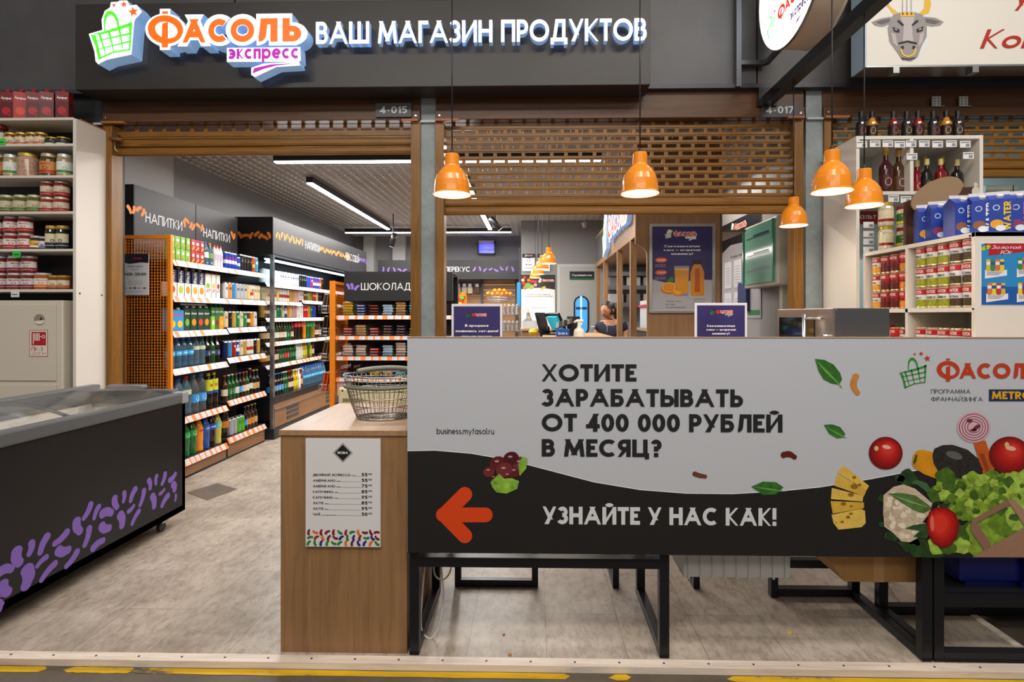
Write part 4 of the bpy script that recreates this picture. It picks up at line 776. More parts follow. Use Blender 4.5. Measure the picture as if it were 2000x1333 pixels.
for i in range(6):
    rowY(g1_[i], 4.43, -3.02, SZ1[i]+.001, '%s left drinks shelf' % WN[i], GN, 5.215)
    rowY(g2_[i], 5.225, -3.02, SZ2[i]+.001, '%s drinks shelf, far half' % WN[i], GN, 5.94)
def printed(x0, x1, z0, z1, y, name, label, cat, draw, m='#d8dae0', th=.006, parent=None):
    b = MB(); b.box(x0, x1, y, y+th, z0, z1, M(m, .4)); draw(b, front(x0, y, z0), x1-x0, z1-z0); 
    if parent: return b.build(name, parent)
    return single(b, name, label, cat)
LR, LG, LP = M('#d8381c', .45), M('#4f9a58', .45), M('#6a1a7a', .45); LW = M('#f0f0ee', .45)
def d_hours(b, pl, w, h):
    b.poly([(0, h), (0, h*.80), (w*.3, h*.755), (w*.7, h*.79), (w, h*.78), (w, h)], pl, M('#1c1e30', .4)); logo(b, pl, w*.24, h*.845, w*.52/1750, LR, LG, LP, LW, express=False)
    for t_, y_, hh, ww in (('РЕЖИМ РАБОТЫ', .68, .030, .56), ('БЕЗ ВЫХОДНЫХ', .62, .016, .3), ('8:00–20:00', .47, .075, .82)): b.text(t_, pl, w/2, h*y_, h*hh, black, w=w*ww, al='c', bold=.035)
    for i, c_ in enumerate(('#c03028', '#c03028', '#c03028')): b.poly(ell(w*(.31+.19*i), h*.30, w*.06, w*.06, 14), pl, M('#8a4a40', .5)); b.poly(ell(w*(.31+.19*i), h*.30, w*.045, w*.045, 14), pl, LW, .001)
    for x_, c_ in ((.34, '#b06a30'), (.5, '#3a5ab0'), (.85, '#8a5a30')): b.poly(ell(w*x_, h*.17, w*.06, h*.022, 12), pl, M(c_, .5))
    for x_ in (.14, .66): b.text('VISA', pl, w*x_, h*.155, h*.028, M('#1c3a8a', .5), w=w*.13, al='c', bold=.03)
    b.text('Уважаемые покупатели', pl, w/2, h*.08, h*.014, black, w=w*.56, al='c')
p = PY(263, 500, 4.34); printed(p.x-.113, p.x+.113, 1.568, 1.905, 4.343, 'opening_hours_sign', 'opening hours sign 8:00-20:00 on the orange mesh end panel', 'sign', d_hours)
# ================================================================ COOLER
T = thing('refrigerated_cabinet', 'long open drinks cooler with dark header and wood front behind drinks rack', 'refrigerator', (-3.2, 7.7, 0)); XC = -2.95; Y0, Y1 = 6.02, 9.4
b = MB(); b.box(-3.48, -3.44, Y0, Y1, .1, 2.5, M('#1a1c22', .5)); b.box(-3.48, XC, Y1-.04, Y1, .1, 2.5, black); b.build('back_panel', T)
b = MB(); b.box(-3.46, XC, Y0, Y1, 2.09, 2.515, M('#111113', .5)); pl = facepx(XC, 0, 0)
b.box(XC, XC+.005, Y0+.004, 8.62, 2.10, 2.512, hb); b.box(XC, XC+.005, 8.63, Y1, 2.10, 2.512, hb); pl = facepx(XC+.005, 0, 0)
def pc(px, py): p = PX(px, py, XC+.005); return p.y, p.z
a = pc(596, 484); c = pc(624, 493); beans_strip(b, pl, pc(541, 460)[0], a[0]-.03, a[1]+.055, .07, ob, .062, seed=3); b.text('НАПИТКИ', pl, a[0], a[1]-.01, .10, wt, w=c[0]-a[0], bold=.0); beans_strip(b, pl, c[0]+.03, 8.58, a[1]+.055, .07, ob, .062, seed=4)
pb = M('#8a6ac0', .5); a = pc(676, 507); c = pc(701, 516); beans_strip(b, pl, 8.66, a[0]-.02, a[1]+.07, .07, pb, .07, seed=5); b.text('ЕДА С СОБОЙ', pl, a[0], a[1]+.0, .11, wt, w=c[0]-a[0], bold=.0); beans_strip(b, pl, c[0]+.02, 9.38, a[1]+.07, .07, pb, .07, seed=6)
pf = front(0, Y0, 0)
for q in (((466, 455), (471, 464)), ((475, 461), (485, 460)), ((489, 464), (493, 456)), ((499, 460), (505, 454)), ((507, 464), (511, 458)), ((514, 462), (522, 467)), ((524, 456), (527, 464))):
    p0 = PY(*q[0], Y0); p1 = PY(*q[1], Y0); b.poly(bean((p0.x, p0.z), (p1.x, p1.z), .032, .15), pf, M('#c86a20', .5), .001)
b.box(-3.31, -2.952, Y0-.004, Y0, 2.09, 2.515, M('#0d0d0f', .5)) if 0 else None
b.build('header_panel', T)
b = MB(); b.box(-3.40, XC, Y0+.01, Y1, .22, .40, M('#111214', .4)); b.box(-3.46, XC+.015, Y0+.01, Y1, .40, .475, M('#17181b', .3)); b.box(-3.46, XC+.02, Y0+.01, Y1, .468, .478, M('#2c2e33', .2)); b.box(XC, XC+.012, Y0+.02, Y1, .34, .40, wpan)
b.box(XC-.002, XC+.010, Y0+.02, Y1, .13, .335, wpan); b.box(-3.4, XC+.015, Y0+.01, Y1, 0, .125, M('#26272a', .45)); b.box(XC+.0, XC+.022, Y0+.02, Y1, .335, .345, steel); b.build('base_cabinet', T)
dk = M('#1c1d20', .5)
for yy in (6.35, 7.55, 8.8):
    b = MB()
    for zz in (.28, .225, .17):
        b.box(XC+.009, XC+.0125, yy, yy+.32, zz, zz+.036, dk)
        for i in range(15):
            for j in range(2): b.poly(ell(yy+.02+i*.02, zz+.01+j*.016, .005, .005, 6), facepx(XC+.0125, 0, 0), M('#8a8c8c', .5), .0005)
    b.build('vent_grille', T)
b = MB()
gl = facepx(XC+.0155, 0, 0)
for i in range(150):
    y_ = 6.1+i*.021
    for zz in (.04, .062, .084):
        if (i//12) % 3 != 2: b.poly(ell(y_+(.01 if zz == .062 else 0), zz, .006, .006, 6), gl, M('#6a6c70', .5), .0006)
b.build('kick_perforation', T)
for yy in (Y0+.01, 9.36):
    b = MB(); b.box(XC-.03, XC+.01, yy-.012, yy+.022, .12, 2.09, M('#8b8d90', .3, .8)); b.build('post', T)
b = MB(); b.box(-3.44, XC-.03, Y0+.004, Y0+.012, .48, 2.09, M('#cfe0e6', .03, trans=1.0, alpha=.35)); b.build('side_glass', T)
b = MB(); b.box(-3.12, -3.08, 6.25, 7.45, 2.045, 2.065, M('#dff4ff', .4, emit=7)); b.box(-3.12, -3.08, 7.5, 8.7, 2.045, 2.065, M('#dff4ff', .4, emit=7)); b.box(-3.12, -3.08, 8.75, 9.3, 2.045, 2.065, M('#dff4ff', .4, emit=7)); b.box(-3.13, -3.07, Y0+.1, Y1-.05, 2.065, 2.09, M('#2a2c30', .5)); b.build('light_tube', T)
CZs = (1.776, 1.572, 1.374, 1.09, .83)
for i, z in enumerate(CZs):
    md = 'w'; shelfX(T, Y0+.03, 7.0, -3.05, -3.44, z, md, 50+i, .045); shelfX(T, 7.01, 8.2, -3.05, -3.44, z-(0 if i != 1 else -.03), 'w' if i < 4 else 'o', 60+i, .045); shelfX(T, 8.21, 9.35, -3.05, -3.44, z, md, 70+i, .045)
CG = 'drinks in the open cooler'
rows = ('clb*6 cw*5 cg*3 bkA*4 cpe*2 cred bl*4 fl ck cgr ton*2', 'cc*2 ce*3 cy2 cwr*4 cgo*2 cpk*2 cw*2 cr cgr cor cgn cred*2 cy2 ck*2', 'cgo cbr*3 cw cgr*2 cc cro cor cy2 cpk*2 b9*3 cred*2 cor cgr cpe*2', 'b4*3 b1*3 b3*2 b1 b2*2 b3 s8*3 s2 s1*2 s9 b3*3', 'b6*2 b4 b3*3 b2*2 b7*2 b2*3 b9*3 b8*2 s1 b8 b3')
for i, r_ in enumerate(rows): rowY(r_, 6.07, -3.08, CZs[i]+.001, '%s shelf of cooler' % WN[i], CG, 7.85)
rowY('b5 b4 b5*3 b2*2 b3*2 b8*2 b9 b10 wb*9', 6.07, -2.99, .479, 'bottom deck of cooler', CG, 7.95)
rowY('wb*8', 7.12, -3.095, .479, 'second row on deck of cooler', CG, 7.95)
# ================================================================ CHOCOLATE GONDOLA
XL, XR, YC = PY(655, 617, 5.2).x, PY(884, 617, 5.2).x, 5.2
T = thing('chocolate_stand', 'black chocolate shelving with white lettered header and orange side frame', 'shelving', ((XL+XR)/2, 5.4, 0))
b = MB(); b.box(XL, XR, 5.55, 5.60, .02, 1.8, M('#17171a', .5)); b.build('back_panel', T)
a = PY(672, 588, 5.2); b = MB(); b.box(a.x, XR, 5.2, 5.235, a.z, PY(700, 531, 5.2).z, M('#242427', .45)); b.box(a.x, XR, 5.235, 5.55, PY(700, 531, 5.2).z-.02, PY(700, 531, 5.2).z, M('#2c2c30', .5)); pl = front(0, 5.2, 0)
q = PY(705, 567, 5.2); q2 = PY(802, 552, 5.2); b.text('ШОКОЛАД', pl, q.x, q.z, q2.z-q.z-.004, wt, w=q2.x-q.x, bold=.012)
for u in (((679, 557), (682, 564)), ((687, 556), (688, 564)), ((694, 565), (700, 559))): p0 = PY(*u[0], 5.2); p1 = PY(*u[1], 5.2); b.poly(bean((p0.x, p0.z), (p1.x, p1.z), .026, .15), pl, M('#8f72c8', .5), .001)
b.build('header_panel', T)
b = MB(); mesh_panel(b, 'y', XL-.02, 5.19, 5.6, .02, 1.735, omesh); b.build('mesh_side', T)
b = MB(); b.box(XL-.045, XL, 5.17, 5.2, .0, 1.737, omesh); b.build('post', T)
for i, z in enumerate((1.402, 1.203, 1.005, .80)): shelfY(T, XL+.01, XR, 5.2, 5.55, z, 'o', 80+i)
b = MB(); b.box(XL, XR, 5.21, 5.55, .0, .55, M('#232326', .5)); b.build('base', T)
for k_, c_, t_, n_, d_ in (('k1', '#d8b020', 'NUTS', '#8a1a20', 'yellow candy bar with red lettering'), ('k2', '#2a3a78', 'SNICKERS', '#e0e0f0', 'blue candy bar with white lettering'), ('k3', '#2a1a12', 'MARS', '#d8542a', 'dark brown candy bar with red lettering'), ('k4', '#c8dce6', 'BOUNTY', '#1c5aa0', 'pale blue candy bar'), ('k5', '#c9a870', 'TWIX', '#b02018', 'gold candy bar with red lettering'), ('k6', '#1f8aa0', 'MILKY', '#e8f0f0', 'teal candy bar'),
                           ('k7', '#a01c20', 'KitKat', '#f0e8e0', 'red candy bar'), ('k8', '#26204a', 'Picnic', '#d89a30', 'dark purple candy bar'), ('k9', '#d8b858', 'TOBLERONE', '#a01c18', 'long cream chocolate bar'), ('k0', '#e0d0c0', 'Bueno', '#b0382a', 'white and brown chocolate bar')):
    kind(k_, .11 if k_ != 'k9' else .17, d_, candy(.105 if k_ != 'k9' else .165, .026, c_, n_, t_))
def tray(x0, x1, z, lab):
    b = MB(); m = M('#dfe6ea', .05, trans=1.0, alpha=.35); b.box(x0, x1, 5.215, 5.218, z, z+.05, m); b.box(x0, x0+.003, 5.215, 5.5, z, z+.11, m); b.box(x1-.003, x1, 5.215, 5.5, z, z+.11, m); single(b, 'display_tray', lab, 'tray', 'clear trays on the chocolate shelves')
def pile(key, x, z, n, where, y=5.24, cols=1):
    w = K[key][0]
    for c in range(cols):
        for i in range(n): place(key, x+c*w+random.uniform(-.004, .004), y+random.uniform(0, .008), z+.001+i*.0265, random.uniform(-.05, .05), where, 'candy bars on the chocolate shelves')
lays = ((1.402, (('k1', 5), ('k2', 4), ('k3', 4), ('k4', 4), ('k5', 5), ('k6', 5), ('k2', 4), ('k7', 4)), 'top'), (1.203, (('k7', 3), ('k5', 4), ('k7', 3), ('k8', 4), ('k8', 4), ('k9', 3), ('k9', 3)), 'second'), (1.005, (('k0', 4), ('k0', 4), ('k7', 3), ('k4', 4), ('k0', 5), ('k7', 4), ('k2', 4)), 'third'), (.80, (('k2', 2), ('k8', 2), ('k1', 2), ('k5', 2), ('k6', 2), ('k7', 2), ('k4', 2)), 'fourth'))
for z, L, nm in lays:
    x = XL+.075
    for j, (k_, n_) in enumerate(L):
        w = K[k_][0]
        if x+w > XR: break
        pile(k_, x+w/2-.02, z, n_, 'stack %s, %s chocolate shelf' % (ORD[j], nm)); tray(x-.028, x+w-.012, z, 'clear acrylic tray %s from left on the %s chocolate shelf' % (ORD[j], nm)); x += w+.02
# baskets on the side
for i, (py0, c1, lab) in enumerate(((605, '#5a5048', 'grey paper bags'), (648, '#3a2f28', 'dark shiny bags'), (697, '#5c4632', 'brown paper bags'), (757, '#d0521a', 'orange bags'))):
    z = PY(630, py0, 5.3).z-.035; xa, xb = XL-.17, XL-.047; t = thing('wire_basket', 'small wire basket holding %s on side of chocolate stand' % lab, 'basket', ((xa+xb)/2, 5.3, z), 'wire baskets on the chocolate stand'); b = MB()
    for zz in (z, z+.035, z+.07): b.tube([(xa, 5.22, zz), (xb, 5.22, zz), (xb, 5.4, zz), (xa, 5.4, zz)], .0022, steel, 5, True)
    for k in range(6): xx = xa+(xb-xa)*k/5; b.tube([(xx, 5.22, z+.07), (xx, 5.22, z), (xx, 5.4, z), (xx, 5.4, z+.07)], .0018, steel, 5)
    b.build('basket_frame', t)
    for k in range(3):
        b = MB(); x0 = xa+.015+k*.033; m = M(c1, .45 if i != 1 else .15, kind='card'); b.add([(x0, 5.23, z+.004), (x0+.02, 5.23, z+.004), (x0+.02, 5.39, z+.004), (x0, 5.39, z+.004), (x0+.035, 5.23, z+.19), (x0+.047, 5.23, z+.185), (x0+.047, 5.38, z+.18), (x0+.035, 5.38, z+.19)], [(0, 3, 2, 1), (4, 5, 6, 7), (0, 1, 5, 4), (1, 2, 6, 5), (2, 3, 7, 6), (3, 0, 4, 7)], m)
        single(b, 'packed_bag', '%s bag in %s wire basket down, %s from left' % (('grey', 'dark', 'brown', 'orange')[i], ORD[i], ORD[k]), 'bag', 'bags in the wire baskets')
# cream appliance
a = PY(662, 787, 5.15); c = PY(800, 757, 5.15); t = thing('heater', 'cream plastic appliance with rounded ends on the chocolate stand base', 'heater', ((a.x+c.x)/2, 5.2, .55))
b = MB(); b.box(a.x, c.x, 5.12, 5.20, .551, c.z, M('#d6cba0', .4), .025); b.build('casing', t); b = MB()
for i in range(14): b.box(a.x+.05+i*.014, a.x+.057+i*.014, 5.117, 5.121, .575, .61, black)
b.build('vent', t)
for xx in (a.x+.045, a.x+.37): b = MB(); b.lathe([(0, 0), (.01, 0), (.01, .004)], black, 10, axis=(Vector((xx, 5.1195, c.z-.03)), Vector((0, 1, 0)), Vector((1, 0, 0)), Vector((0, 0, 1)))); b.build('screw', t)
a = PY(657, 780, 5.2); b = MB(); b.box(a.x, a.x+.13, 5.225, 5.3, .551, .76, M('#d8b0b4', .5)); b.poly([(a.x, .551), (a.x+.13, .551), (a.x+.13, .62), (a.x, .62)], front(0, 5.225, 0), M('#2a6ac0', .5)); b.poly(ell(a.x+.04, .66, .025, .02), front(0, 5.225, 0), M('#5a2a28', .5), .001); b.poly(ell(a.x+.09, .66, .025, .02), front(0, 5.225, 0), M('#e0c8b8', .5), .001); single(b, 'chocolate_box', 'pink and blue candy box beside the cream appliance', 'box')
# ================================================================ LEFT CABINET WITH JARS
T = thing('display_cabinet', 'tall white open cabinet of preserve jars left of the shop opening', 'cabinet', (-3.7, 3.8, 0)); cw_ = M('#dcd4ca', .5); XS = -3.17
b = MB(); b.box(XS-.022, XS, 3.67, 3.93, -.02, 2.765, cw_); b.box(XS-.001, XS+.001, 3.7, 3.93, 2.765, 2.775, M('#9a6a30', .5)); b.build('side_panel', T)
b = MB(); b.box(-4.9, XS-.022, 3.925, 3.935, 0, 2.77, M('#2a2a2e', .6)); b.build('back_panel', T)
SH = (2.755, 2.575, 2.355, 2.105, 1.845, 1.565)
for z in SH: b = MB(); b.box(-4.9, XS-.022, 3.67, 3.925, z, z+.018, cw_, .002); b.build('shelf', T)
b = MB()
for y_, z_ in ((3.70, 1.555), (3.89, 1.55)): b.lathe([(0, .0), (.006, 0), (.006, .002)], black, 8, axis=(Vector((XS, y_, z_)), Vector((1, 0, 0)), Vector((0, 1, 0)), Vector((0, 0, 1))))
b.build('screw', T)
kind('jh', .09, 'honey jar with cream label', jar(.042, .10, '#7a3a10', '#c9a840', '#d8cfae', '#c85a30')); kind('jd', .09, 'low dark jar with gold lid', jar(.046, .065, '#1a1512', '#c0a040', '#26302a', '#e0d8c0')); kind('jtall', .1, 'dark red jar with red lid', jar(.045, .15, '#3a1410', '#a83a20', '#c9c0b0'))
kind('jm', .13, 'large jar of pale mushrooms', jar(.066, .17, '#b8927a', '#c9b050')); kind('jms', .1, 'jar of pale mushrooms with white label', jar(.048, .165, '#b09a70', '#dfe2e8', '#e2e6e0', '#4a8a3a')); kind('jma', .11, 'marinated vegetable jar, orange label', jar(.055, .168, '#4a3a14', '#c9b8a0', '#c88a40', '#c02a20', 'MARAT'))
kind('jp1', .1, 'pickled cucumber jar with pale label', jar(.048, .128, '#5a5c18', '#cfcab0', '#c9bca0', '#5a7a30')); kind('jr1', .1, 'red pepper jar with white lid', jar(.048, .112, '#9a2818', '#dcd8cc', '#d0c4ae', '#a82020')); kind('jrk', .1, 'red vegetable jar with white and red label', jar(.048, .118, '#8a2010', '#d4d2d0', '#e4e0da', '#b81c24', 'ПИКАНТА')); kind('jpl', .1, 'tomato jar with white and plum label', jar(.05, .118, '#7a1c12', '#dcdadc', '#dcd6d2', '#8a2048', 'ПИКАНТА')); kind('jor', .1, 'orange vegetable jar, white and orange label', jar(.052, .118, '#b0501a', '#d4d2d0', '#e4e0da', '#e07a20', 'ПИКАНТА'))
kind('jol', .09, 'tall black olive jar, cream label', jar(.041, .172, '#10141c', '#c9a040', '#d8d0a8', '#2a2848')); kind('jye', .08, 'small jar with yellow label', jar(.04, .1, '#3a2010', '#d0d0c8', '#d89a28', '#f0e8d8', 'ПИКАНТА')); kind('jwh', .05, 'small white labelled jar', jar(.03, .095, '#2a1a14', '#d0d0c8', '#dcdce4', '#4a5a9a'))
for i, L in enumerate((((-4, 'jtall', 1), (17, 'jh', 1), (38, 'jh', 1), (59, 'jh', 1), (76, 'jh', 1), (98, 'jd', 1), (120, 'jd', 1)), ((-8, 'jma', 1), (18, 'jms', 1), (51, 'jm', 1), (92, 'jma', 1), (122, 'jms', 1)),
                       ((10, 'jp1', 1), (37, 'jp1', 1), (64, 'jp1', 1), (90, 'jr1', 2), (116, 'jr1', 2)), ((-12, 'jrk', 2), (18, 'jrk', 2), (46, 'jrk', 2), (67, 'jye', 1), (82, 'jwh', 1), (97, 'jol', 1), (118, 'jol', 1)), ((-3, 'jpl', 2), (26, 'jpl', 2), (53, 'jpl', 2), (80, 'jor', 1), (103, 'jh', 1), (121, 'jh', 1)))):
    for px, k_, n_ in L:
        x = PY(px, 400, 3.74).x
        for s in range(n_): place(k_, x, 3.76, SH[i+1]+.019+s*(.113 if k_ == 'jr1' else .119), random.uniform(.15, .8), '%s jar-cabinet shelf%s' % (WN[i], '' if n_ == 1 else (', lower', ', upper')[s]), 'preserve jars in the left cabinet')
kind('cc1', .1, 'dark red cherry juice carton', carton(.078, .07, .215, '#5a1014', '#7a1a1c', '#b01a20', 'Арарат', '#f0f0f4', '#b01c28', .6, False, False, .68, .09, '#8a1018')); kind('cc2', .1, 'bright red pomegranate juice carton', carton(.078, .07, .215, '#a81c14', '#a81c14', '#b01a20', 'Арарат', '#f0f0f4', '#d84028', .6, False, False, .68, .09))
for px, k_ in ((-8, 'cc1'), (16, 'cc1'), (41, 'cc2'), (66, 'cc1'), (92, 'cc1'), (124, 'cc1')):
    x = PY(px, 200, 3.74).x; place(k_, x, 3.75, 2.774, random.uniform(.25, .5), 'top of left jar cabinet', 'juice cartons on the jar cabinet')
for px, py, c_, lab in ((31, 497, '#28c848', 'green price flag under the fourth jar shelf'), (28, 575, '#e0e0da', 'white price flag hanging from the lowest jar shelf'), (1, 277, '#38d048', 'green price flag at left end of the second jar shelf')):
    p = PY(px, py, 3.66); b = MB(); b.box(p.x-.028, p.x+.028, 3.664, 3.668, p.z-.02, p.z+.022, M(c_, .5)); b.poly([(p.x-.02, p.z-.005), (p.x+.018, p.z-.005), (p.x+.018, p.z+.001), (p.x-.02, p.z+.001)], front(0, 3.664, 0), black, .0006); single(b, 'price_flag', lab, 'price tag')
# fire hose cabinet
T = thing('fire_hose_cabinet', 'cream steel fire hose cabinet with red ПК-3 sticker beneath the jars', 'cabinet', (-3.8, 3.76, 0)); fc = M('#cfc6b6', .45); xr = PY(113, 600, 3.62).x
b = MB(); b.box(-4.9, xr+.02, 3.63, 3.92, -.02, 1.505, fc, .004); b.build('body', T)
b = MB(); b.box(-4.85, xr-.015, 3.62, 3.63, .955, 1.475, fc, .002); b.build('door', T); b = MB(); b.box(-4.85, xr-.015, 3.62, 3.63, .08, .925, fc, .002); b.build('door', T)
p = PY(77, 625, 3.62); b = MB(); fp = front(p.x, 3.62, p.z); b.poly(ell(0, 0, .039, .039, 28), fp, M('#8f877a', .4), .0008); b.poly(ell(0, 0, .039, .030, 20, 0, -pi*.9, -.1), fp, M('#e4ddd0', .4), .0014); b.box(p.x+.012, p.x+.018, 3.612, 3.62, p.z, p.z+.014, black); b.build('key_window', T)
a = PY(58, 697, 3.62); c = PY(94, 645, 3.62)
def d_pk(b, pl, w, h):
    rd = M('#b01c20', .5); b.poly([(0, 0), (w, 0), (w, h), (0, h)], pl, rd); b.poly([(w*.03, h*.02), (w*.97, h*.02), (w*.97, h*.98), (w*.03, h*.98)], pl, M('#dcd6cc', .5), .001); b.poly([(w*.12, h*.42), (w*.9, h*.42), (w*.9, h*.93), (w*.12, h*.93)], pl, rd, .0014)
    lw = M('#e8e2da', .5)
    for i in range(5): b.poly([(w*(.2+i*.08), h*.6), (w*(.245+i*.08), h*.6), (w*(.245+i*.08), h*.88), (w*(.2+i*.08), h*.88)], pl, lw, .0018)
    b.poly([(w*.55, h*.74), (w*.7, h*.74), (w*.7, h*.765), (w*.55, h*.765)], pl, lw, .0018); b.poly(ell(w*.77, h*.75, w*.09, w*.09), pl, lw, .0018); b.poly(ell(w*.77, h*.75, w*.055, w*.055), pl, rd, .0022); b.poly([(w*.2, h*.46), (w*.24, h*.46), (w*.24, h*.6), (w*.2, h*.6)], pl, lw, .0018)
    b.text('ПК-3', pl, w*.12, h*.22, h*.14, rd, w=w*.62, bold=.01, k=.0018); b.text('О ПОЖАРЕ', pl, w*.12, h*.14, h*.035, rd, w=w*.5, bold=0, k=.0018); b.text('ЗВОНИТЬ', pl, w*.12, h*.07, h*.035, rd, w=w*.5, bold=0, k=.0018); b.text('101', pl, w*.68, h*.09, h*.06, rd, w=w*.2, bold=0, k=.0018)
printed(a.x, c.x, a.z, c.z, 3.6185, 'sticker', None, None, d_pk, '#dcd6cc', .0014, T)
# ================================================================ FREEZER
XF = -2.36; T = thing('chest_freezer', 'long black chest freezer with purple beans and curved glass lids', 'freezer', (XF-.3, 2.7, 0)); fy0, fy1 = 1.45, 3.60; fx0 = XF-.64
b = MB(); fb = M('#17161a', .38); b.box(fx0, XF, fy0, fy0+.03, .09, .815, fb); b.box(fx0, XF, fy1-.03, fy1, .09, .815, fb); b.box(fx0, fx0+.04, fy0, fy1, .09, .815, fb); b.box(XF-.04, XF, fy0, fy1, .09, .815, fb); b.box(fx0, XF, fy0, fy1, .09, .13, fb)
li = M('#dedad2', .45); b.box(fx0+.04, XF-.04, fy0+.03, fy1-.03, .13, .30, li); b.box(fx0+.04, fx0+.046, fy0+.03, fy1-.03, .30, .86, li); b.box(XF-.046, XF-.04, fy0+.03, fy1-.03, .30, .83, li); b.box(fx0+.046, XF-.046, fy1-.036, fy1-.03, .30, .83, li); pur = M('#8060b8', .5); pl = facepx(XF, 0, 0)
Z5 = [((620, 900), (575, 990), 40), ((675, 915), (645, 990), 35), ((705, 960), (760, 955), 55), ((525, 1020), (545, 1080), 60), ((610, 1065), (580, 1175), 42), ((700, 1050), (745, 1060), 55), ((640, 1195), (705, 1145), 45), ((785, 860), (800, 915), 45), ((850, 820), (845, 875), 32), ((925, 795), (895, 870), 38), ((985, 805), (960, 900), 35), ((880, 945), (915, 908), 28), ((825, 975), (835, 1040), 55), ((950, 945), (905, 1030), 32), ((1020, 735), (1028, 785), 35), ((1072, 705), (1068, 755), 28), ((1130, 690), (1110, 755), 32), ((1165, 730), (1200, 690), 35), ((1188, 765), (1195, 795), 45), ((1095, 825), (1125, 795), 22), ((1045, 845), (1055, 910), 45), ((1150, 838), (1110, 905), 35), ((1203, 835), (1200, 870), 20), ((320, 1120), (275, 1225), 48), ((215, 1165), (200, 1235), 45), ((115, 1225), (130, 1295), 70), ((455, 1090), (375, 1165), 45), ((405, 1215), (465, 1210), 60), ((525, 1225), (455, 1320), 42), ((315, 1260), (255, 1320), 35)]
Z6 = [((190, 415), (180, 510), 85), ((380, 365), (290, 475), 42), ((0, 420), (75, 400), 60), ((20, 520), (50, 560), 75), ((-15, 650), (-10, 680), 60), ((-60, 470), (-90, 540), 60)]
i = 0
for L, f_ in ((Z5, lambda q: (q[0]/3.508, 730+q[1]/3.508)), (Z6, lambda q: (q[0]/3.571, 1000+q[1]/3.571))):
    for p0, p1, w in L:
        A = PX(*f_(p0), XF); B = PX(*f_(p1), XF); i += 1; b.poly(bean((A.y, A.z), (B.y, B.z), w/3.5*((A.y+B.y)/2)/F*1.12, .16 if i % 2 else -.16), pl, pur, .0008)
b.build('body', T)
rim = M('#5e6164', .35); b = MB(); z0, z1 = .815, .885
b.box(XF-.055, XF+.012, fy0-.01, fy1+.01, z0, z1, rim, .012); b.box(fx0-.012, fx0+.055, fy0-.01, fy1+.01, z0, z1+.05, rim, .012); b.box(fx0+.05, XF-.05, fy1-.07, fy1+.012, z0, z1+.02, rim, .012); b.box(fx0+.05, XF-.05, fy0-.012, fy0+.06, z0, z1, rim, .012)
b.build('rim', T); b = MB(); b.box(XF-.12, XF+.016, fy1-.05, fy1+.016, z0-.004, z1+.003, M('#96979a', .4), .01); b.build('corner_cap', T)
b = MB(); b.box(fx0+.05, XF-.05, fy0+.05, fy1-.06, .62, .625, M('#d8d4cc', .5)) if 0 else None
gl = M('#e8f2f4', .02, trans=1.0, alpha=.22)
def lid(y0, y1, zo):
    b = MB(); n = 10; vs = []
    for k in range(n+1):
        t = k/n; vs += [(fx0+.05+(XF-.05-fx0-.05)*t, y, z1+zo+.045*sin(pi*t)+.03*(1-t)) for y in (y0, y1)]
    b.add(vs, [(2*k, 2*k+2, 2*k+3, 2*k+1) for k in range(n)], gl, True); return b
lid(fy0+.05, 2.75, -.012).build('glass_lid', T); g = lid(2.55, fy1-.06, .004).build('glass_lid', T)
b = MB(); n = 10
b.tube([(fx0+.05+(XF-.1-fx0)*k/n, 2.75, z1-.008+.045*sin(pi*k/n)+.03*(1-k/n)) for k in range(n+1)], .009, rim, 6); b.build('lid_rail', T)
b = MB(); b.box(fx0+.2, XF-.2, fy1-.13, fy1-.075, z1+.035, z1+.06, M('#7f8285', .35), .01); b.build('handle', T)
b = MB()
b.lathe([(0, -.012), (.03, -.012), (.033, 0), (.03, .012), (0, .012)], M('#2a2a2c', .4), 16, axis=(Vector((XF-.06, fy1-.15, .033)), Vector((1, 0, 0)), Vector((0, 1, 0)), Vector((0, 0, 1)))); b.box(XF-.09, XF-.03, fy1-.18, fy1-.12, .06, .09, steel); b.build('caster', T)
b = MB(); b.lathe([(0, -.012), (.03, -.012), (.033, 0), (.03, .012), (0, .012)], M('#2a2a2c', .4), 16, axis=(Vector((XF-.06, fy0+.15, .033)), Vector((1, 0, 0)), Vector((0, 1, 0)), Vector((0, 0, 1)))); b.box(XF-.09, XF-.03, fy0+.12, fy0+.18, .06, .09, steel); b.build('caster', T)
r = random.Random(5)
for i in range(18):
    x = XF-.12-.17*(i % 3); y = 2.0+.26*(i//3); c_ = r.choice(('#d8d4cc', '#b9a890', '#a03028', '#dcdce0', '#8a98a8')); b = MB(); b.box(x-.075, x+.075, y-.11, y+.11, .301, .60+r.uniform(-.05, .06), M(c_, .45), .01); single(b, 'frozen_food_box', '%s carton in chest freezer, %s row from far end, %s from right' % (dict([('#d8d4cc', 'off-white'), ('#b9a890', 'beige'), ('#a03028', 'red'), ('#dcdce0', 'white'), ('#8a98a8', 'grey-blue')])[c_], ORD[5-i//3], ORD[i % 3]), 'box', 'frozen food in the chest freezer')
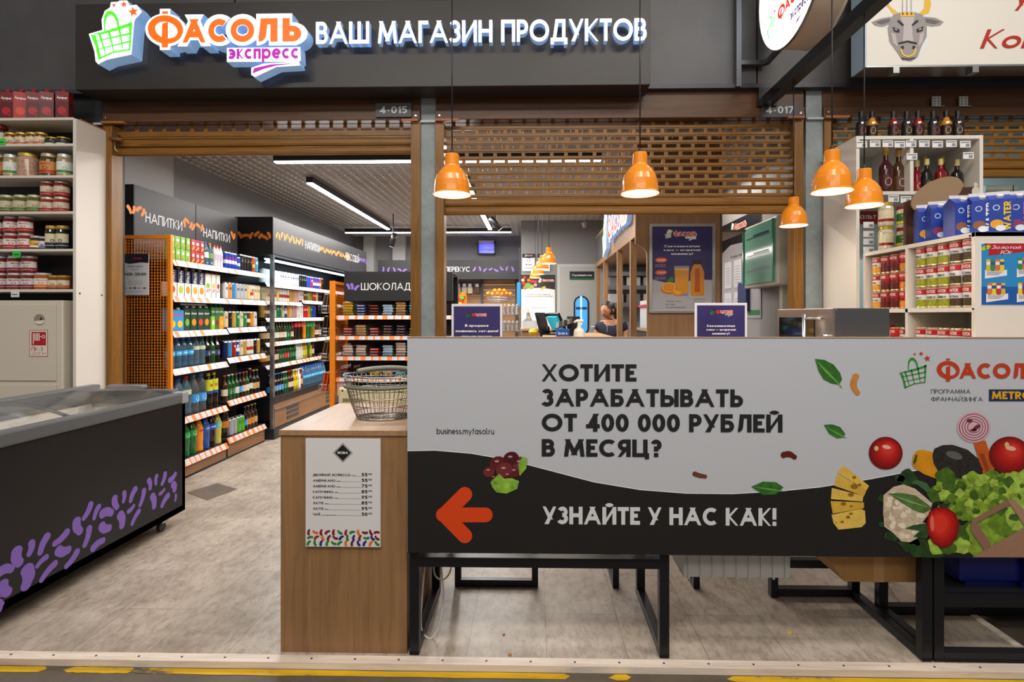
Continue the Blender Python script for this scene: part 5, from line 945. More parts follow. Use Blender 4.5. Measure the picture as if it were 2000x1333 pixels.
# ================================================================ WOOD COUNTER + MENU
a = PY(548, 1280, 2.225); c = PY(795, 843, 2.225); CT = .925
T = thing('counter_cabinet', 'oak-look counter cabinet with a coffee menu board on its front', 'counter', ((a.x+c.x)/2, 2.55, 0)); oak = M('#8e6a46', .45, kind='woodv')
b = MB(); b.box(a.x, c.x, 2.225, 2.90, 0, CT-.022, oak, .001); b.build('body', T)
b = MB(); b.box(a.x-.004, c.x+.001, 2.218, 2.905, CT-.022, CT, M('#a07c58', .38, kind='fine'), .001); b.build('worktop', T)
def d_menu(b, pl, w, h):
    d = w*.13; x = w/2; y = h*.872
    for q, m, k in ((1, black, .0006), (.93, M('#e8e8e8', .4), .0009), (.86, black, .0012)): b.poly([(x, y-d*q), (x+d*q, y), (x, y+d*q), (x-d*q, y)], pl, m, k)
    b.text('RIOBA', pl, x, y-.0045, .0095, M('#f0f0f0', .4), w=w*.14, al='c', bold=.03, k=.0016)
    for i, (t_, s_, p_, wd) in enumerate((('ДВОЙНОЙ ЭСПРЕССО', '(70)', '55', .50), ('АМЕРИКАНО', '(200)', '55', .30), ('АМЕРИКАНО', '(300)', '75', .30), ('КАПУЧИНО', '(300)', '85', .27), ('КАПУЧИНО', '(400)', '95', .27), ('ЛАТТЕ', '(300)', '85', .14), ('ЛАТТЕ', '(400)', '95', .14), ('ЧАЙ', 'в ассортименте', '50', .095))):
        yy = h*(.655-.0522*i); b.text(t_, pl, w*.10, yy, .0095, black, w=w*wd, bold=.03); sw_ = .055 if len(s_) < 6 else .2
        b.text(s_, pl, w*(.115+wd), yy, .0048, black, w=w*sw_, bold=.02); b.poly([(w*(.12+wd+sw_), yy), (w*.745, yy), (w*.745, yy+.0008), (w*(.12+wd+sw_), yy+.0008)], pl, black)
        b.text(p_, pl, w*.75, yy, .0135, black, w=w*.08, bold=.035); b.text('00', pl, w*.84, yy+.006, .0068, black, w=w*.05, bold=.03)
    r = random.Random(11); cs = [M(c_, .5) for c_ in ('#2a7a2a', '#a01c28', '#2a2080', '#d8681c', '#7a1a28')]
    for j in range(3):
        for i in range(12):
            x = w*(.045+.083*i+(.02 if j % 2 else 0)); y = h*(.135-.05*j); an = r.uniform(0, pi); L = .008; x = min(max(x, .014), w-.014); y = max(y, .014)
            b.poly(bean((x-L*cos(an), y-L*sin(an)), (x+L*cos(an), y+L*sin(an)), .0105, .2, 4), pl, cs[r.randrange(5)])
a2 = PY(597, 1068, 2.215); c2 = PY(743, 858, 2.215); printed(a2.x, c2.x, a2.z, c2.z, 2.214, 'menu_board', None, None, d_menu, '#d4d3d2', .0105, T)
# ================================================================ BANNER
YB = 2.19; bx0 = PY(795.5, 800, YB).x; bx1 = 2.25; zt = PY(1400, 660.5, YB).z; zb = PY(1400, 1085.5, YB).z
T = thing('banner_panel', 'long printed panel with franchise offer, orange arrow and vegetables', 'banner', ((bx0+bx1)/2, YB, zb))
b = MB(); b.box(bx0, bx1, YB, YB+.016, zb, zt, M('#b9bcc2', .42)); b.box(bx0-.002, bx1, YB-.002, YB+.018, zt, zt+.004, M('#a88a70', .5))
pl = front(0, YB, 0)
def B(px, py): p = PY(px, py, YB); return (p.x, p.z)
bkm = M('#1b1a1a', .42); k1 = .0008
cur = [(796, 881), (850, 880), (920, 886), (1000, 900), (1080, 921), (1160, 942), (1250, 957), (1340, 964), (1430, 965), (1520, 960), (1600, 952), (1700, 936), (1790, 919), (1900, 903), (2060, 890), (2200, 885)]
for i in range(len(cur)-1):
    q0, q1 = B(*cur[i]), B(*cur[i+1]); q1 = (min(q1[0], bx1), q1[1]); b.poly([(q0[0], zb), (q1[0], zb), q1, q0], pl, bkm, k1)
    b.poly([(q0[0], q0[1]-.0012), (q1[0], q1[1]-.0012), (q1[0], q1[1]+.0012), (q0[0], q0[1]+.0012)], pl, M('#f0f0f0', .4), k1*1.3)
dk_ = M('#1e1e20', .42); lt_ = M('#cfd0d4', .42)
for t_, x, y, y1, x1, m in (('ХОТИТЕ', 1058, 745, 712, 1243, dk_), ('ЗАРАБАТЫВАТЬ', 1058, 794, 761, 1451, dk_), ('ОТ 400 000 РУБЛЕЙ', 1058, 843, 810, 1528, dk_), ('В МЕСЯЦ?', 1058, 892, 859, 1292, dk_), ('УЗНАЙТЕ У НАС КАК!', 1060, 1024, 993, 1516, lt_)):
    p = B(x, y); q = B(x1, y1); b.text(t_, pl, p[0], p[1], q[1]-p[1], m, w=q[0]-p[0], bold=.046, k=k1*2)
p = B(853, 848); q = B(965, 836); b.text('business.myfasol.ru', pl, p[0], p[1], q[1]-p[1], dk_, w=q[0]-p[0], bold=.004, k=k1*2)
# arrow
oa = M('#d2400c', .45); w = 22
def thick(b, A, Bp, r_, m, k):
    (x0, y0), (x1, y1) = A, Bp; L = sqrt((x1-x0)**2+(y1-y0)**2); dx, dy = (x1-x0)/L, (y1-y0)/L; a0 = atan2(dy, dx); b.poly([(x1+r_*cos(a0-pi/2+pi*j/8), y1+r_*sin(a0-pi/2+pi*j/8)) for j in range(9)]+[(x0+r_*cos(a0+pi/2+pi*j/8), y0+r_*sin(a0+pi/2+pi*j/8)) for j in range(9)], pl, m, k)
rr = 14.5/F*YB
for k, (A_, B_) in enumerate((((868, 1006), (908, 966)), ((868, 1006), (908, 1047)), ((866, 1006), (948, 1006)))): thick(b, B(*A_), B(*B_), rr, oa, k1*(2+k*.2))
b.poly([B(*q) for q in ((856, 1016), (880, 1020), (908, 990), (900, 1025), (880, 992), (856, 996))][:0] or [B(860, 1006), B(900, 972), B(902, 1040)], pl, oa, k1*2.7)
# logo on banner
o_ = B(1753, 759); s2 = (B(1800, 759)[0]-B(1753, 759)[0])/ (445-90)*1.19; logo(b, pl, o_[0], o_[1], s2, M('#b83614', .45), M('#2f8a34', .45), LP, None, express=False, k=k1*2)
for t_, x, y, y1, x1, m, bo in (('ПРОГРАММА', 1818, 769, 761, 1895, dk_, .0), ('ФРАНЧАЙЗИНГА', 1818, 784, 776, 1919, dk_, .0)): p = B(x, y); q = B(x1, y1); b.text(t_, pl, p[0], p[1], q[1]-p[1], m, w=q[0]-p[0], bold=bo, k=k1*2)
b.poly([B(1931, 784), B(2018, 784), B(2018, 761), B(1931, 761)], pl, M('#142a54', .45), k1*2); p = B(1936, 780); q = B(2014, 765); b.text('METRO', pl, p[0], p[1], q[1]-p[1], M('#d8a010', .45), w=q[0]-p[0], bold=.05, k=k1*3)
# food print
gn1 = M('#2f6a22', .45, kind='leafy'); gn2 = M('#7ea838', .45, kind='leafy'); red_ = M('#a01410', .35); red2 = M('#c8302a', .35); hl = M('#e8a898', .35)
def Z(l): return [(min(q[0], bx1), max(q[1], zb)) for q in (B(1550+x/3.1, 680+y/3.1) for x, y in l)]
def vp(l, m, k=2): b.poly(Z(l), pl, m, k1*k)
def ve(cx, cy, rx, ry, m, k=2, rot=0): c_ = B(1550+cx/3.1, 680+cy/3.1); s3 = YB/F/3.1; b.poly(ell(c_[0], c_[1], rx*s3, ry*s3, 28, rot), pl, m, k1*k)
def leaf(l, vein): vp(l, gn1); vp(vein, M('#6a9a4a', .45), 2.4)
leaf([(128, 66), (185, 72), (240, 100), (280, 150), (292, 190), (275, 222), (230, 215), (180, 190), (150, 140)], [(128, 68), (200, 135), (275, 215), (295, 243), (288, 243), (265, 215), (190, 145)])
leaf([(182, 466), (230, 462), (280, 478), (312, 520), (300, 542), (262, 547), (215, 520)], [(182, 467), (240, 500), (305, 535), (325, 547), (300, 540), (235, 506)])
c0 = B(1500, 955); b.poly([B(x, y) for x, y in ((1467, 951), (1490, 941), (1515, 942), (1530, 952), (1515, 966), (1490, 967))], pl, gn1, k1*2); b.poly([B(x, y) for x, y in ((1467, 951), (1500, 954), (1537, 961), (1500, 957))], pl, M('#6a9a4a', .45), k1*2.4)
b.poly(bean(B(1671, 737), B(1674, 767), .026, -.45), pl, M('#c0803c', .4, kind='smear'), k1*2); b.poly(bean(B(1531, 889), B(1551, 893), .024, .3), pl, M('#5a2018', .3), k1*2); b.poly(bean(B(1357, 926), B(1377, 931), .018, -.1), pl, M('#6a3826', .35), k1*2)
for i, l in enumerate(([(265, 755), (302, 712), (455, 835), (440, 862)], [(247, 835), (262, 765), (440, 860), (425, 897)], [(225, 915), (230, 847), (422, 895), (415, 930)], [(235, 1003), (222, 927), (424, 935), (424, 970)], [(228, 1010), (405, 974), (430, 985), (435, 1060), (410, 1085), (270, 1100), (240, 1060)])): vp(l, M(('#d8b048', '#d0a83e', '#dab450', '#cda43a', '#dcb852')[i], .4, kind='smear'), 2+i*.15)
for cx, cy, rx, ry in ((365, 783, 12, 8), (398, 828, 10, 8), (366, 838, 22, 15), (345, 888, 18, 12), (300, 943, 16, 11), (347, 958, 9, 6), (328, 1024, 12, 10), (292, 1053, 11, 7), (345, 1003, 12, 7), (255, 1056, 4, 4)): ve(cx, cy, rx, ry, M('#8a6418', .4), 3)
def tomato(cx, cy, rx, ry, m, k, st=None):
    for j, c_ in enumerate(('#6e0c0c', '#860f0e', '#9c1311', '#ae1915', '#bd231c', '#c8352a')): ve(cx+rx*.03*j, cy-ry*.05*j, rx*(1-.13*j), ry*(1-.13*j), M(c_, .35), k+j*.05)
    ve(cx+rx*.05, cy-ry*.38, rx*.26, ry*.12, hl, k+.32, -.2)
    if st: ve(st[0], st[1], 13, 15, M('#c8b878', .4), k+.5)
tomato(556, 637, 100, 98, red_, 2.4, (499, 608)); 
vp([(1085, 570), (1160, 560), (1215, 730), (1190, 770), (1145, 765)], M('#b8541c', .4, kind='smear'), 2.4); vp([(1120, 640), (1150, 640), (1190, 760), (1170, 768)], M('#8a3a14', .4), 2.6)
ve(1088, 480, 98, 91, M('#c8a0a8', .4), 2.6)
for q in (.86, .70, .54, .38): ve(1088, 480, 98*q+2, 91*q+2, M('#7a3a50', .4), 2.7+(1-q)); ve(1088, 480, 98*q-3, 91*q-3, M('#cdaab0', .4), 2.75+(1-q))
ve(1062, 440, 18, 12, M('#6a2a40', .4), 3.8); ve(1105, 480, 26, 12, M('#6a2a40', .4), 3.8, .6); ve(1085, 498, 20, 9, M('#6a2a40', .4), 3.8)
tomato(1305, 650, 122, 112, red_, 2.8, (1288, 585))
vp([(715, 700), (722, 650), (745, 622), (780, 616), (840, 630), (880, 700), (870, 795), (790, 765), (730, 728)], M('#d08a14', .35, kind='smear'), 2.4); vp([(722, 690), (735, 650), (748, 645), (740, 690), (725, 705)], M('#2a4a1a', .4), 2.8)
vp([(850, 610), (900, 588), (960, 586), (1050, 615), (1115, 670), (1145, 740), (1080, 780), (960, 805), (880, 760), (845, 700), (838, 650)], M('#2a2824', .35, kind='ore'), 2.7); ve(970, 650, 50, 22, M('#5a5a56', .3), 2.9, -.3)
r = random.Random(3)
def blob(cx, cy, R, n, m, k, jag=.25): vp([(cx+R*(1+r.uniform(-jag, jag))*cos(2*pi*j/n), cy+R*.85*(1+r.uniform(-jag, jag))*sin(2*pi*j/n)) for j in range(n)], m, k)
lts = [M(c_, .4, kind='leafy') for c_ in ('#7f9c2e', '#5f7f22', '#9ab648', '#3f5f1a')]
dg = M('#22401c', .4, kind='leafy')
for i, (cx, cy, R) in enumerate(((760, 1220, 60), (840, 1240, 70), (900, 1180, 90), (1050, 1150, 110), (1180, 1120, 130), (1300, 1050, 120), (1400, 1000, 130), (1000, 880, 120), (1120, 900, 130), (1250, 860, 120), (1380, 850, 120), (920, 780, 62), (1080, 800, 60), (1200, 790, 60), (1320, 800, 60), (870, 880, 60), (950, 1000, 70), (1040, 980, 80), (1020, 1200, 60), (930, 1210, 50), (1120, 1210, 60))): blob(cx, cy, R, 17, (dg if i < 2 else lts[i % 4]), 3+i*.05, .18)
for i in range(70):
    cx = r.uniform(870, 1430); cy = r.uniform(770, 1000)+(abs(cx-1100)*.1); blob(cx, cy, r.uniform(14, 38), 9, lts[r.randrange(4)], 4.2+i*.01, .4)
for cx, cy, R in ((690, 790, 62), (640, 790, 30), (700, 1190, 60), (590, 1140, 40), (740, 1150, 55), (535, 910, 28), (530, 1070, 18)): blob(cx, cy, R, 13, dg, 3.6, .3)
vp([(705, 815), (740, 798), (800, 815), (840, 870), (852, 930), (835, 945), (800, 870), (750, 830)], M('#3f6040', .4), 3.7)
ca = M('#cdb9a0', .5, kind='cauli')
vp([(540, 890), (600, 840), (660, 825), (730, 850), (790, 900), (835, 940), (820, 1000), (770, 1060), (745, 1150), (700, 1175), (650, 1170), (600, 1120), (545, 1080), (538, 990)], ca, 5.2)
for i in range(70): 
    a_ = r.uniform(0, 2*pi); q = sqrt(r.random()); ve(675+q*120*cos(a_), 995+q*145*sin(a_), r.uniform(12, 24), r.uniform(11, 20), M(('#dcccb4', '#c2ad93', '#b49c82', '#e2d4be')[i % 4], .5), 5.4+i*.012)
vp([(568, 880), (640, 875), (730, 890), (800, 940), (835, 970), (780, 1000), (720, 980), (640, 930)], M('#4f6f34', .4, kind='leafy'), 6.8); vp([(570, 882), (700, 925), (835, 970), (700, 932)], M('#9ab080', .4), 7)
vp([(670, 1090), (720, 1070), (790, 1060), (830, 1110), (800, 1150), (720, 1140), (760, 1105)], M('#2a4a26', .4, kind='leafy'), 6.9)
[vp([(896+(x-896)*q-4*j, 1085+(y-1085)*q-5*j) for x, y in [(800, 1050), (815, 990), (860, 962), (920, 962), (975, 1000), (998, 1060), (985, 1140), (945, 1195), (895, 1210), (840, 1180), (805, 1120)]], M(c_, .3), 7.1+j*.04) for j, (q, c_) in enumerate(((1, '#7c0c0a'), (.9, '#9a120e'), (.78, '#b01812'), (.64, '#c42418'), (.48, '#d23422')))]; ve(832, 1060, 12, 48, M('#e06858', .3), 7.5, .05)
for q in ([(880, 960), (850, 935), (895, 945), (900, 915), (910, 945), (950, 930), (925, 965)],): vp(q, M('#20381a', .4), 7.6)
pm = M('#96705a', .5, kind='card'); vp([(1075, 1265), (1430, 1060), (1430, 1265)], pm, 7.2); vp([(1062, 1100), (1072, 1040), (1290, 915), (1310, 945), (1105, 1055), (1190, 1190), (1150, 1225)], M('#8a6450', .5, kind='card'), 7.4); vp([(1290, 915), (1330, 920), (1420, 1010), (1430, 1090), (1390, 1075), (1305, 945)], M('#a07a64', .5, kind='card'), 7.5)
# grapes
for cx, cy, R in ((955, 922, 11), (972, 905, 15), (998, 896, 15), (1015, 905, 14), (985, 918, 16), (1005, 922, 12), (965, 935, 8), (992, 930, 10)): c_ = B(cx, cy); b.poly(ell(c_[0], c_[1], R/F*YB*1.05, R/F*YB*.88, 20, .4), pl, M(('#5c1c20', '#6a2a2a', '#48161c')[int(cx) % 3], .25), k1*(3+R*.02+cx*.0005)); b.poly(ell(c_[0]-.003, c_[1]+.008, R/F*YB*.3, R/F*YB*.14, 10), pl, M('#b08a88', .3), k1*(4.2))
b.poly([B(x, y) for x, y in ((958, 942), (975, 925), (985, 935), (1000, 934), (1014, 940), (1010, 955), (990, 964), (970, 962), (962, 952))], pl, gn2, k1*5); b.poly([B(x, y) for x, y in ((1012, 908), (1020, 892), (1030, 895), (1028, 915), (1015, 930))], pl, gn2, k1*5)
b.build('printed_panel', T)
# ================================================================ TABLE FRAMES BEHIND THE PANEL
fm = M('#1c1d20', .35, .3)
def table(x0, x1, y0, y1, ztop, label, stretch=(), top=True, fw=.04, shelf=None):
    t = thing('metal_table', label, 'table', ((x0+x1)/2, (y0+y1)/2, 0))
    for xx in (x0+fw/2, x1-fw/2):
        b = MB(); b.box(xx-fw/2, xx+fw/2, y0, y0+fw, 0, ztop, fm, .002); b.box(xx-fw/2, xx+fw/2, y1-fw, y1, 0, ztop, fm, .002); b.box(xx-fw/2, xx+fw/2, y0+fw, y1-fw, 0, fw*.9, fm, .002); b.box(xx-fw/2, xx+fw/2, y0+fw, y1-fw, ztop-fw, ztop, fm); b.build('leg_frame', t)
    for yy, zz in stretch: b = MB(); b.box(x0+fw, x1-fw, yy, yy+fw, zz-fw, zz, fm); b.build('stretcher', t)
    if top: b = MB(); b.box(x0-.01, x1+.01, y0-.005, y1+.01, ztop, ztop+.022, M('#c4a888', .4, kind='fine'), .002); b.build('tabletop', t)
    return t
TZ = 1.05
x800 = PY(800, 1200, 2.22).x; x1307 = PY(1307, 1200, 2.22).x; x1483 = PY(1822, 1200, 2.22).x
table(x800, x1307, 2.215, 2.74, TZ, 'black steel counter frame beside the oak cabinet', ((2.215, .405),))
table(x1307+.30, x1483, 2.215, 2.74, TZ, 'black steel counter frame between boxes and right end', ((2.70, .19),)) if 0 else None
xa = PY(1660, 1150, 2.72).x; 
t = thing('metal_table', 'black steel counter frame under the cardboard box', 'table', (1.2, 2.45, 0))
b = MB(); b.box(x1307+.006, x1483-.04, 2.215, 2.25, .38, .41, fm) if 0 else None
b.box(x1483-.045, x1483-.005, 2.215, 2.255, 0, TZ, fm, .002); b.box(x1483-.045, x1483-.005, 2.70, 2.74, 0, TZ, fm, .002); b.box(x1483-.045, x1483-.005, 2.255, 2.70, 0, .036, fm, .002); b.build('leg_frame', t)
b = MB(); x0 = PY(1503, 1160, 2.72).x; b.box(x0, x0+.035, 2.70, 2.74, 0, TZ, fm, .002); b.box(x0+.035, x1483-.045, 2.70, 2.74, .01, .046, fm); b.box(x0+.035, x1483-.045, 2.70, 2.74, .15, .19, fm); b.box(x0, x1483, 2.70, 2.74, TZ-.04, TZ, fm); b.build('rear_frame', t)
b = MB(); b.box(x1307+.01, x1483-.005, 2.21, 2.75, TZ, TZ+.022, M('#c4a888', .4, kind='fine'), .002); b.build('tabletop', t)
b = MB(); b.box(x1307+.04, x1483-.045, 2.285, 2.315, .43, .455, fm); b.build('stretcher', t); b = MB(); b.box(x1307+.04, x1483-.045, 2.66, 2.69, .43, .455, fm); b.build('stretcher', t)
b = MB(); b.box(x1307+.006, x1307+.04, 2.285, 2.69, .43, TZ, fm); b.build('side_bracket', t)
t = table(x1483+.002, 2.5, 2.215, 2.60, TZ, 'black steel counter frame at the far right end', ((2.215, .04), (2.215, .265), (2.56, .04)))
b = MB(); b.box(x1483+.045, 2.45, 2.25, 2.56, .245, .262, M('#2a2b2e', .3)); b.build('shelf', t)
# rear frames
def loop(px0, px1, py1, Y, label):
    a = PY(px0, py1, Y); c = PY(px1, py1, Y); b = MB(); z0 = 0; b.box(a.x, a.x+.032, Y, Y+.03, 0, TZ, fm, .002); b.box(c.x-.032, c.x, Y, Y+.03, 0, TZ, fm, .002); b.box(a.x+.032, c.x-.032, Y, Y+.03, 0, .036, fm); b.box(a.x, c.x, Y, Y+.03, TZ-.03, TZ, fm); return single(b, 'leg_stand', label, 'frame')
loop(888, 1051, 1165, 2.78, 'black steel loop frame standing behind the counter near the white cable')
for px, lab in ((1203, 'left'), (1361, 'right')):
    p = PY(px, 1160, 2.78); b = MB(); b.box(p.x-.016, p.x+.016, 2.78, 2.81, 0, TZ, fm, .002); b.box(p.x-.016, p.x+.016, 3.3, 3.33, 0, TZ, fm, .002); b.box(p.x-.016, p.x+.016, 2.81, 3.3, 0, .03, fm); b.box(p.x-.016, p.x+.016, 2.78, 3.33, TZ-.03, TZ, fm); single(b, 'leg_stand', 'black steel side frame behind the counter middle, %s of two' % lab, 'frame')
b = MB(); b.box(-.38, 1.75, 2.76, 3.34, TZ+.001, TZ+.025, M('#c4a888', .4, kind='fine')); single(b, 'worktop', 'pale wood worktop hidden behind the printed panel on rear frames', 'worktop')
# cables
cb = M('#d8d4c8', .5)
b = MB(); L = [(834, 1050, 2.4), (833, 1085, 2.38), (828, 1120, 2.36), (824, 1170, 2.34), (822, 1220, 2.33), (828, 1240, 2.33), (840, 1248, 2.33), (852, 1236, 2.34), (862, 1200, 2.36), (866, 1160, 2.4), (862, 1110, 2.42), (858, 1060, 2.44)]
def smooth(pts, n=6):
    out = []
    for i in range(len(pts)-1):
        p0, p1, p2, p3 = (Vector(pts[max(0, min(len(pts)-1, i+j))]) for j in (-1, 0, 1, 2))
        for k in range(n): t = k/n; out.append(.5*((2*p1)+(p2-p0)*t+(2*p0-5*p1+4*p2-p3)*t*t+(3*p1-p0-3*p2+p3)*t**3))
    return out+[Vector(pts[-1])]
b.tube(smooth([PY(x, y, Y) for x, y, Y in L]), .0042, cb, 8); single(b, 'cable', 'long white cable loop hanging to the floor beside the oak counter', 'cable')
b = MB(); L = [(842, 1040, 2.6), (846, 1100, 2.58), (850, 1125, 2.56), (864, 1133, 2.56), (878, 1120, 2.58), (883, 1090, 2.6), (880, 1040, 2.62)]; b.tube(smooth([PY(x, y, Y) for x, y, Y in L]), .004, cb, 8); single(b, 'cable', 'short white cable loop behind the long one under the counter', 'cable')
b = MB(); L = [(1720, 1110, 2.75), (1732, 1140, 2.72), (1755, 1175, 2.68), (1785, 1193, 2.62), (1800, 1196, 2.60)]; b.tube(smooth([PY(x, y, Y) for x, y, Y in L]), .003, cb, 8); single(b, 'cable', 'thin white cable drooping under the cardboard box', 'cable')
# crate, cardboard box, blue crate
a = PY(1322, 1130, 2.34); c = PY(1543, 1130, 2.34); pp = M('#dcdcd8', .4, trans=.25); b = MB(); z0 = .275; t = thing('plastic_crate', 'translucent ribbed plastic crate hanging under the counter', 'crate', ((a.x+c.x)/2, 2.5, z0))
x0, x1 = a.x+.03, c.x; b.box(x0, x1, 2.34, 2.344, z0, .50, pp); b.box(x0, x1, 2.64, 2.644, z0, .50, pp); b.box(x0, x0+.004, 2.344, 2.64, z0, .50, pp); b.box(x1-.004, x1, 2.344, 2.64, z0, .50, pp); b.box(x0, x1, 2.344, 2.64, z0, z0+.004, pp); b.build('tub', t)
b = MB()
for i in range(9): xx = x0+.02+i*(x1-x0-.04)/8; b.box(xx-.004, xx+.004, 2.332, 2.34, z0-.005, .49, pp)
b.build('ribs', t); b = MB(); b.box(x0-.02, x1+.01, 2.325, 2.66, .48, .50, pp); b.build('rim', t)
for i, f_ in enumerate((.22, .68)):
    b = MB(); xx = x0+(x1-x0)*f_; b.lathe([(0, z0+.0045), (.02, z0+.005), (.024, z0+.02), (.02, z0+.05), (0, z0+.055)], M('#3a5a88', .5), 12, (xx, 2.40)); single(b, 'knob', 'small blue object inside the translucent crate, %s one' % ('left', 'right')[i], 'item')
kb = M('#a97c48', .6, kind='card'); a = PY(1650, 1137, 2.32); c = PY(1789, 1137, 2.32); t = thing('cardboard_box', 'brown cardboard box with open flap under the counter', 'box', ((a.x+c.x)/2, 2.45, a.z)); b = MB(); b.box(a.x, c.x, 2.32, 2.64, a.z, .455+.1, kb, .002); b.box(a.x+(c.x-a.x)*.4, a.x+(c.x-a.x)*.55, 2.3185, 2.32, a.z, .5, M('#b98e5c', .3)); b.build('box_body', t)
b = MB(); d_ = PY(1588, 1088, 2.3); b.add([(a.x, 2.32, a.z), (a.x, 2.64, a.z), (d_.x, 2.64, .46), (d_.x, 2.32, .46), (a.x, 2.32, .50), (a.x, 2.64, .50)], [(0, 1, 2, 3), (0, 3, 4), (1, 5, 2), (3, 2, 5, 4)], kb); b.build('flap', t)
a = PY(1836, 1128, 2.34)+Vector((.03, 0, 0)); t = thing('blue_crate', 'dark blue plastic crate on the low shelf at right', 'crate', (a.x+.18, 2.4, .262)); b = MB(); bb = M('#0e1c6a', .35); b.box(a.x+.02, a.x+.34, 2.30, 2.56, .285, .46, bb, .01); b.box(a.x+.27, a.x+.34, 2.28, 2.30, .262, .46, bb, .004); b.box(a.x+.02, a.x+.34, 2.27, 2.56, .44, .47, bb, .004); b.box(a.x+.06, a.x+.3, 2.32, 2.54, .262, .285, bb); b.build('tub', t)
# wire basket on counter
bcx, bcy = PY(745, 800, 2.5).x, 2.52; T = thing('shopping_basket', 'round wire shopping basket with grey handle on the oak counter', 'basket', (bcx, bcy, CT)); wm_ = M('#a9a8a4', .22, 1)
def ring(t, rx0=.118, rx1=.178, ry=.86): rx = rx0+(rx1-rx0)*t**.8; return rx, rx*ry, CT+.004+.195*t
b = MB()
for t in (0, .12, .3, .48, .66, .80, .90, 1): rx, ry, z = ring(t); b.tube([(bcx+x, bcy+y, z) for x, y in ell(0, 0, rx, ry, 36)], .0024 if t not in (0, 1) else .0034, wm_, 6, True)
for j in range(44):
    a_ = 2*pi*j/44; pts = []
    for t in (0, .3, .66, .9, 1): rx, ry, z = ring(t); pts.append((bcx+rx*cos(a_), bcy+ry*sin(a_), z))
    b.tube(pts, .0015, wm_, 5)
for j in range(-7, 8): y_ = j*.0135; q = .118*sqrt(max(0, 1-(y_/.1015)**2)); b.tube([(bcx-q, bcy+y_, CT+.004), (bcx+q, bcy+y_, CT+.004)], .0015, wm_, 5)
for j in range(-7, 8): x_ = j*.0155; q = .1015*sqrt(max(0, 1-(x_/.118)**2)); b.tube([(bcx+x_, bcy-q, CT+.006), (bcx+x_, bcy+q, CT+.006)], .0015, wm_, 5)
b.build('wire_body', T); b = MB(); gh = M('#6c6e60', .4)
b.tube([(bcx+x, bcy+y, CT+.15) for x, y in ell(0, 0, .172, .148, 30, 0, pi*1.02, pi*1.98)], .008, gh, 8); b.build('grip_band', T)
b = MB(); b.tube(smooth([(bcx+x, bcy+y+.02, CT+.205+.012*sin(k*pi/8)) for k, (x, y) in enumerate(ell(0, .01, .165, .12, 8, 0, pi*.15, pi*.85))]), .0105, M('#7c7e6e', .4), 10); b.build('handle', T)
# ================================================================ RIGHT SIDE STALL
cabm = M('#dfd8cf', .45); UX, UY0, UY1 = 2.10, 2.62, 3.50
T = thing('shelf_unit', 'low white shelf unit of tinned food with blue poster on its end', 'shelving', (2.5, 3.0, -.02))
def sidebox(b, y0, y1, z0, z1, x0=UX, x1=2.42, m=cabm): b.box(x0, x1, y0, y1, z0, z1, m)
b = MB(); b.box(UX, 3.2, UY0, UY0+.022, -.02, 1.80, cabm, .001)
for px, py in ((1894, 461), (1900, 604), (1919, 1191)): p = PY(px, py, UY0); b.lathe([(0, .0), (.005, 0), (.005, .002)], black, 8, axis=(Vector((p.x, UY0, p.z)), Vector((0, -1, 0)), Vector((1, 0, 0)), Vector((0, 0, 1))))
b.build('end_panel', T)
for y_ in (3.085, UY1-.022): b = MB(); b.box(UX, 2.42, y_, y_+.022, -.02, 1.778, cabm, .001); b.build('upright', T)
for z_ in (1.778, 1.418, 1.20, .80, .40, .02): b = MB(); b.box(UX, 2.42 if z_ < 1.7 else 3.2, UY0+.022 if z_ < 1.7 else UY0, UY1, z_, z_+.022, cabm, .001); b.build('shelf', T)
b = MB(); b.box(2.42, 2.43, UY0+.022, UY1, -.02, 1.778, M('#cfc9c0', .6)); b.build('back_panel', T)
a = PY(1915, 597, UY0); c = PY(2028, 475, UY0)
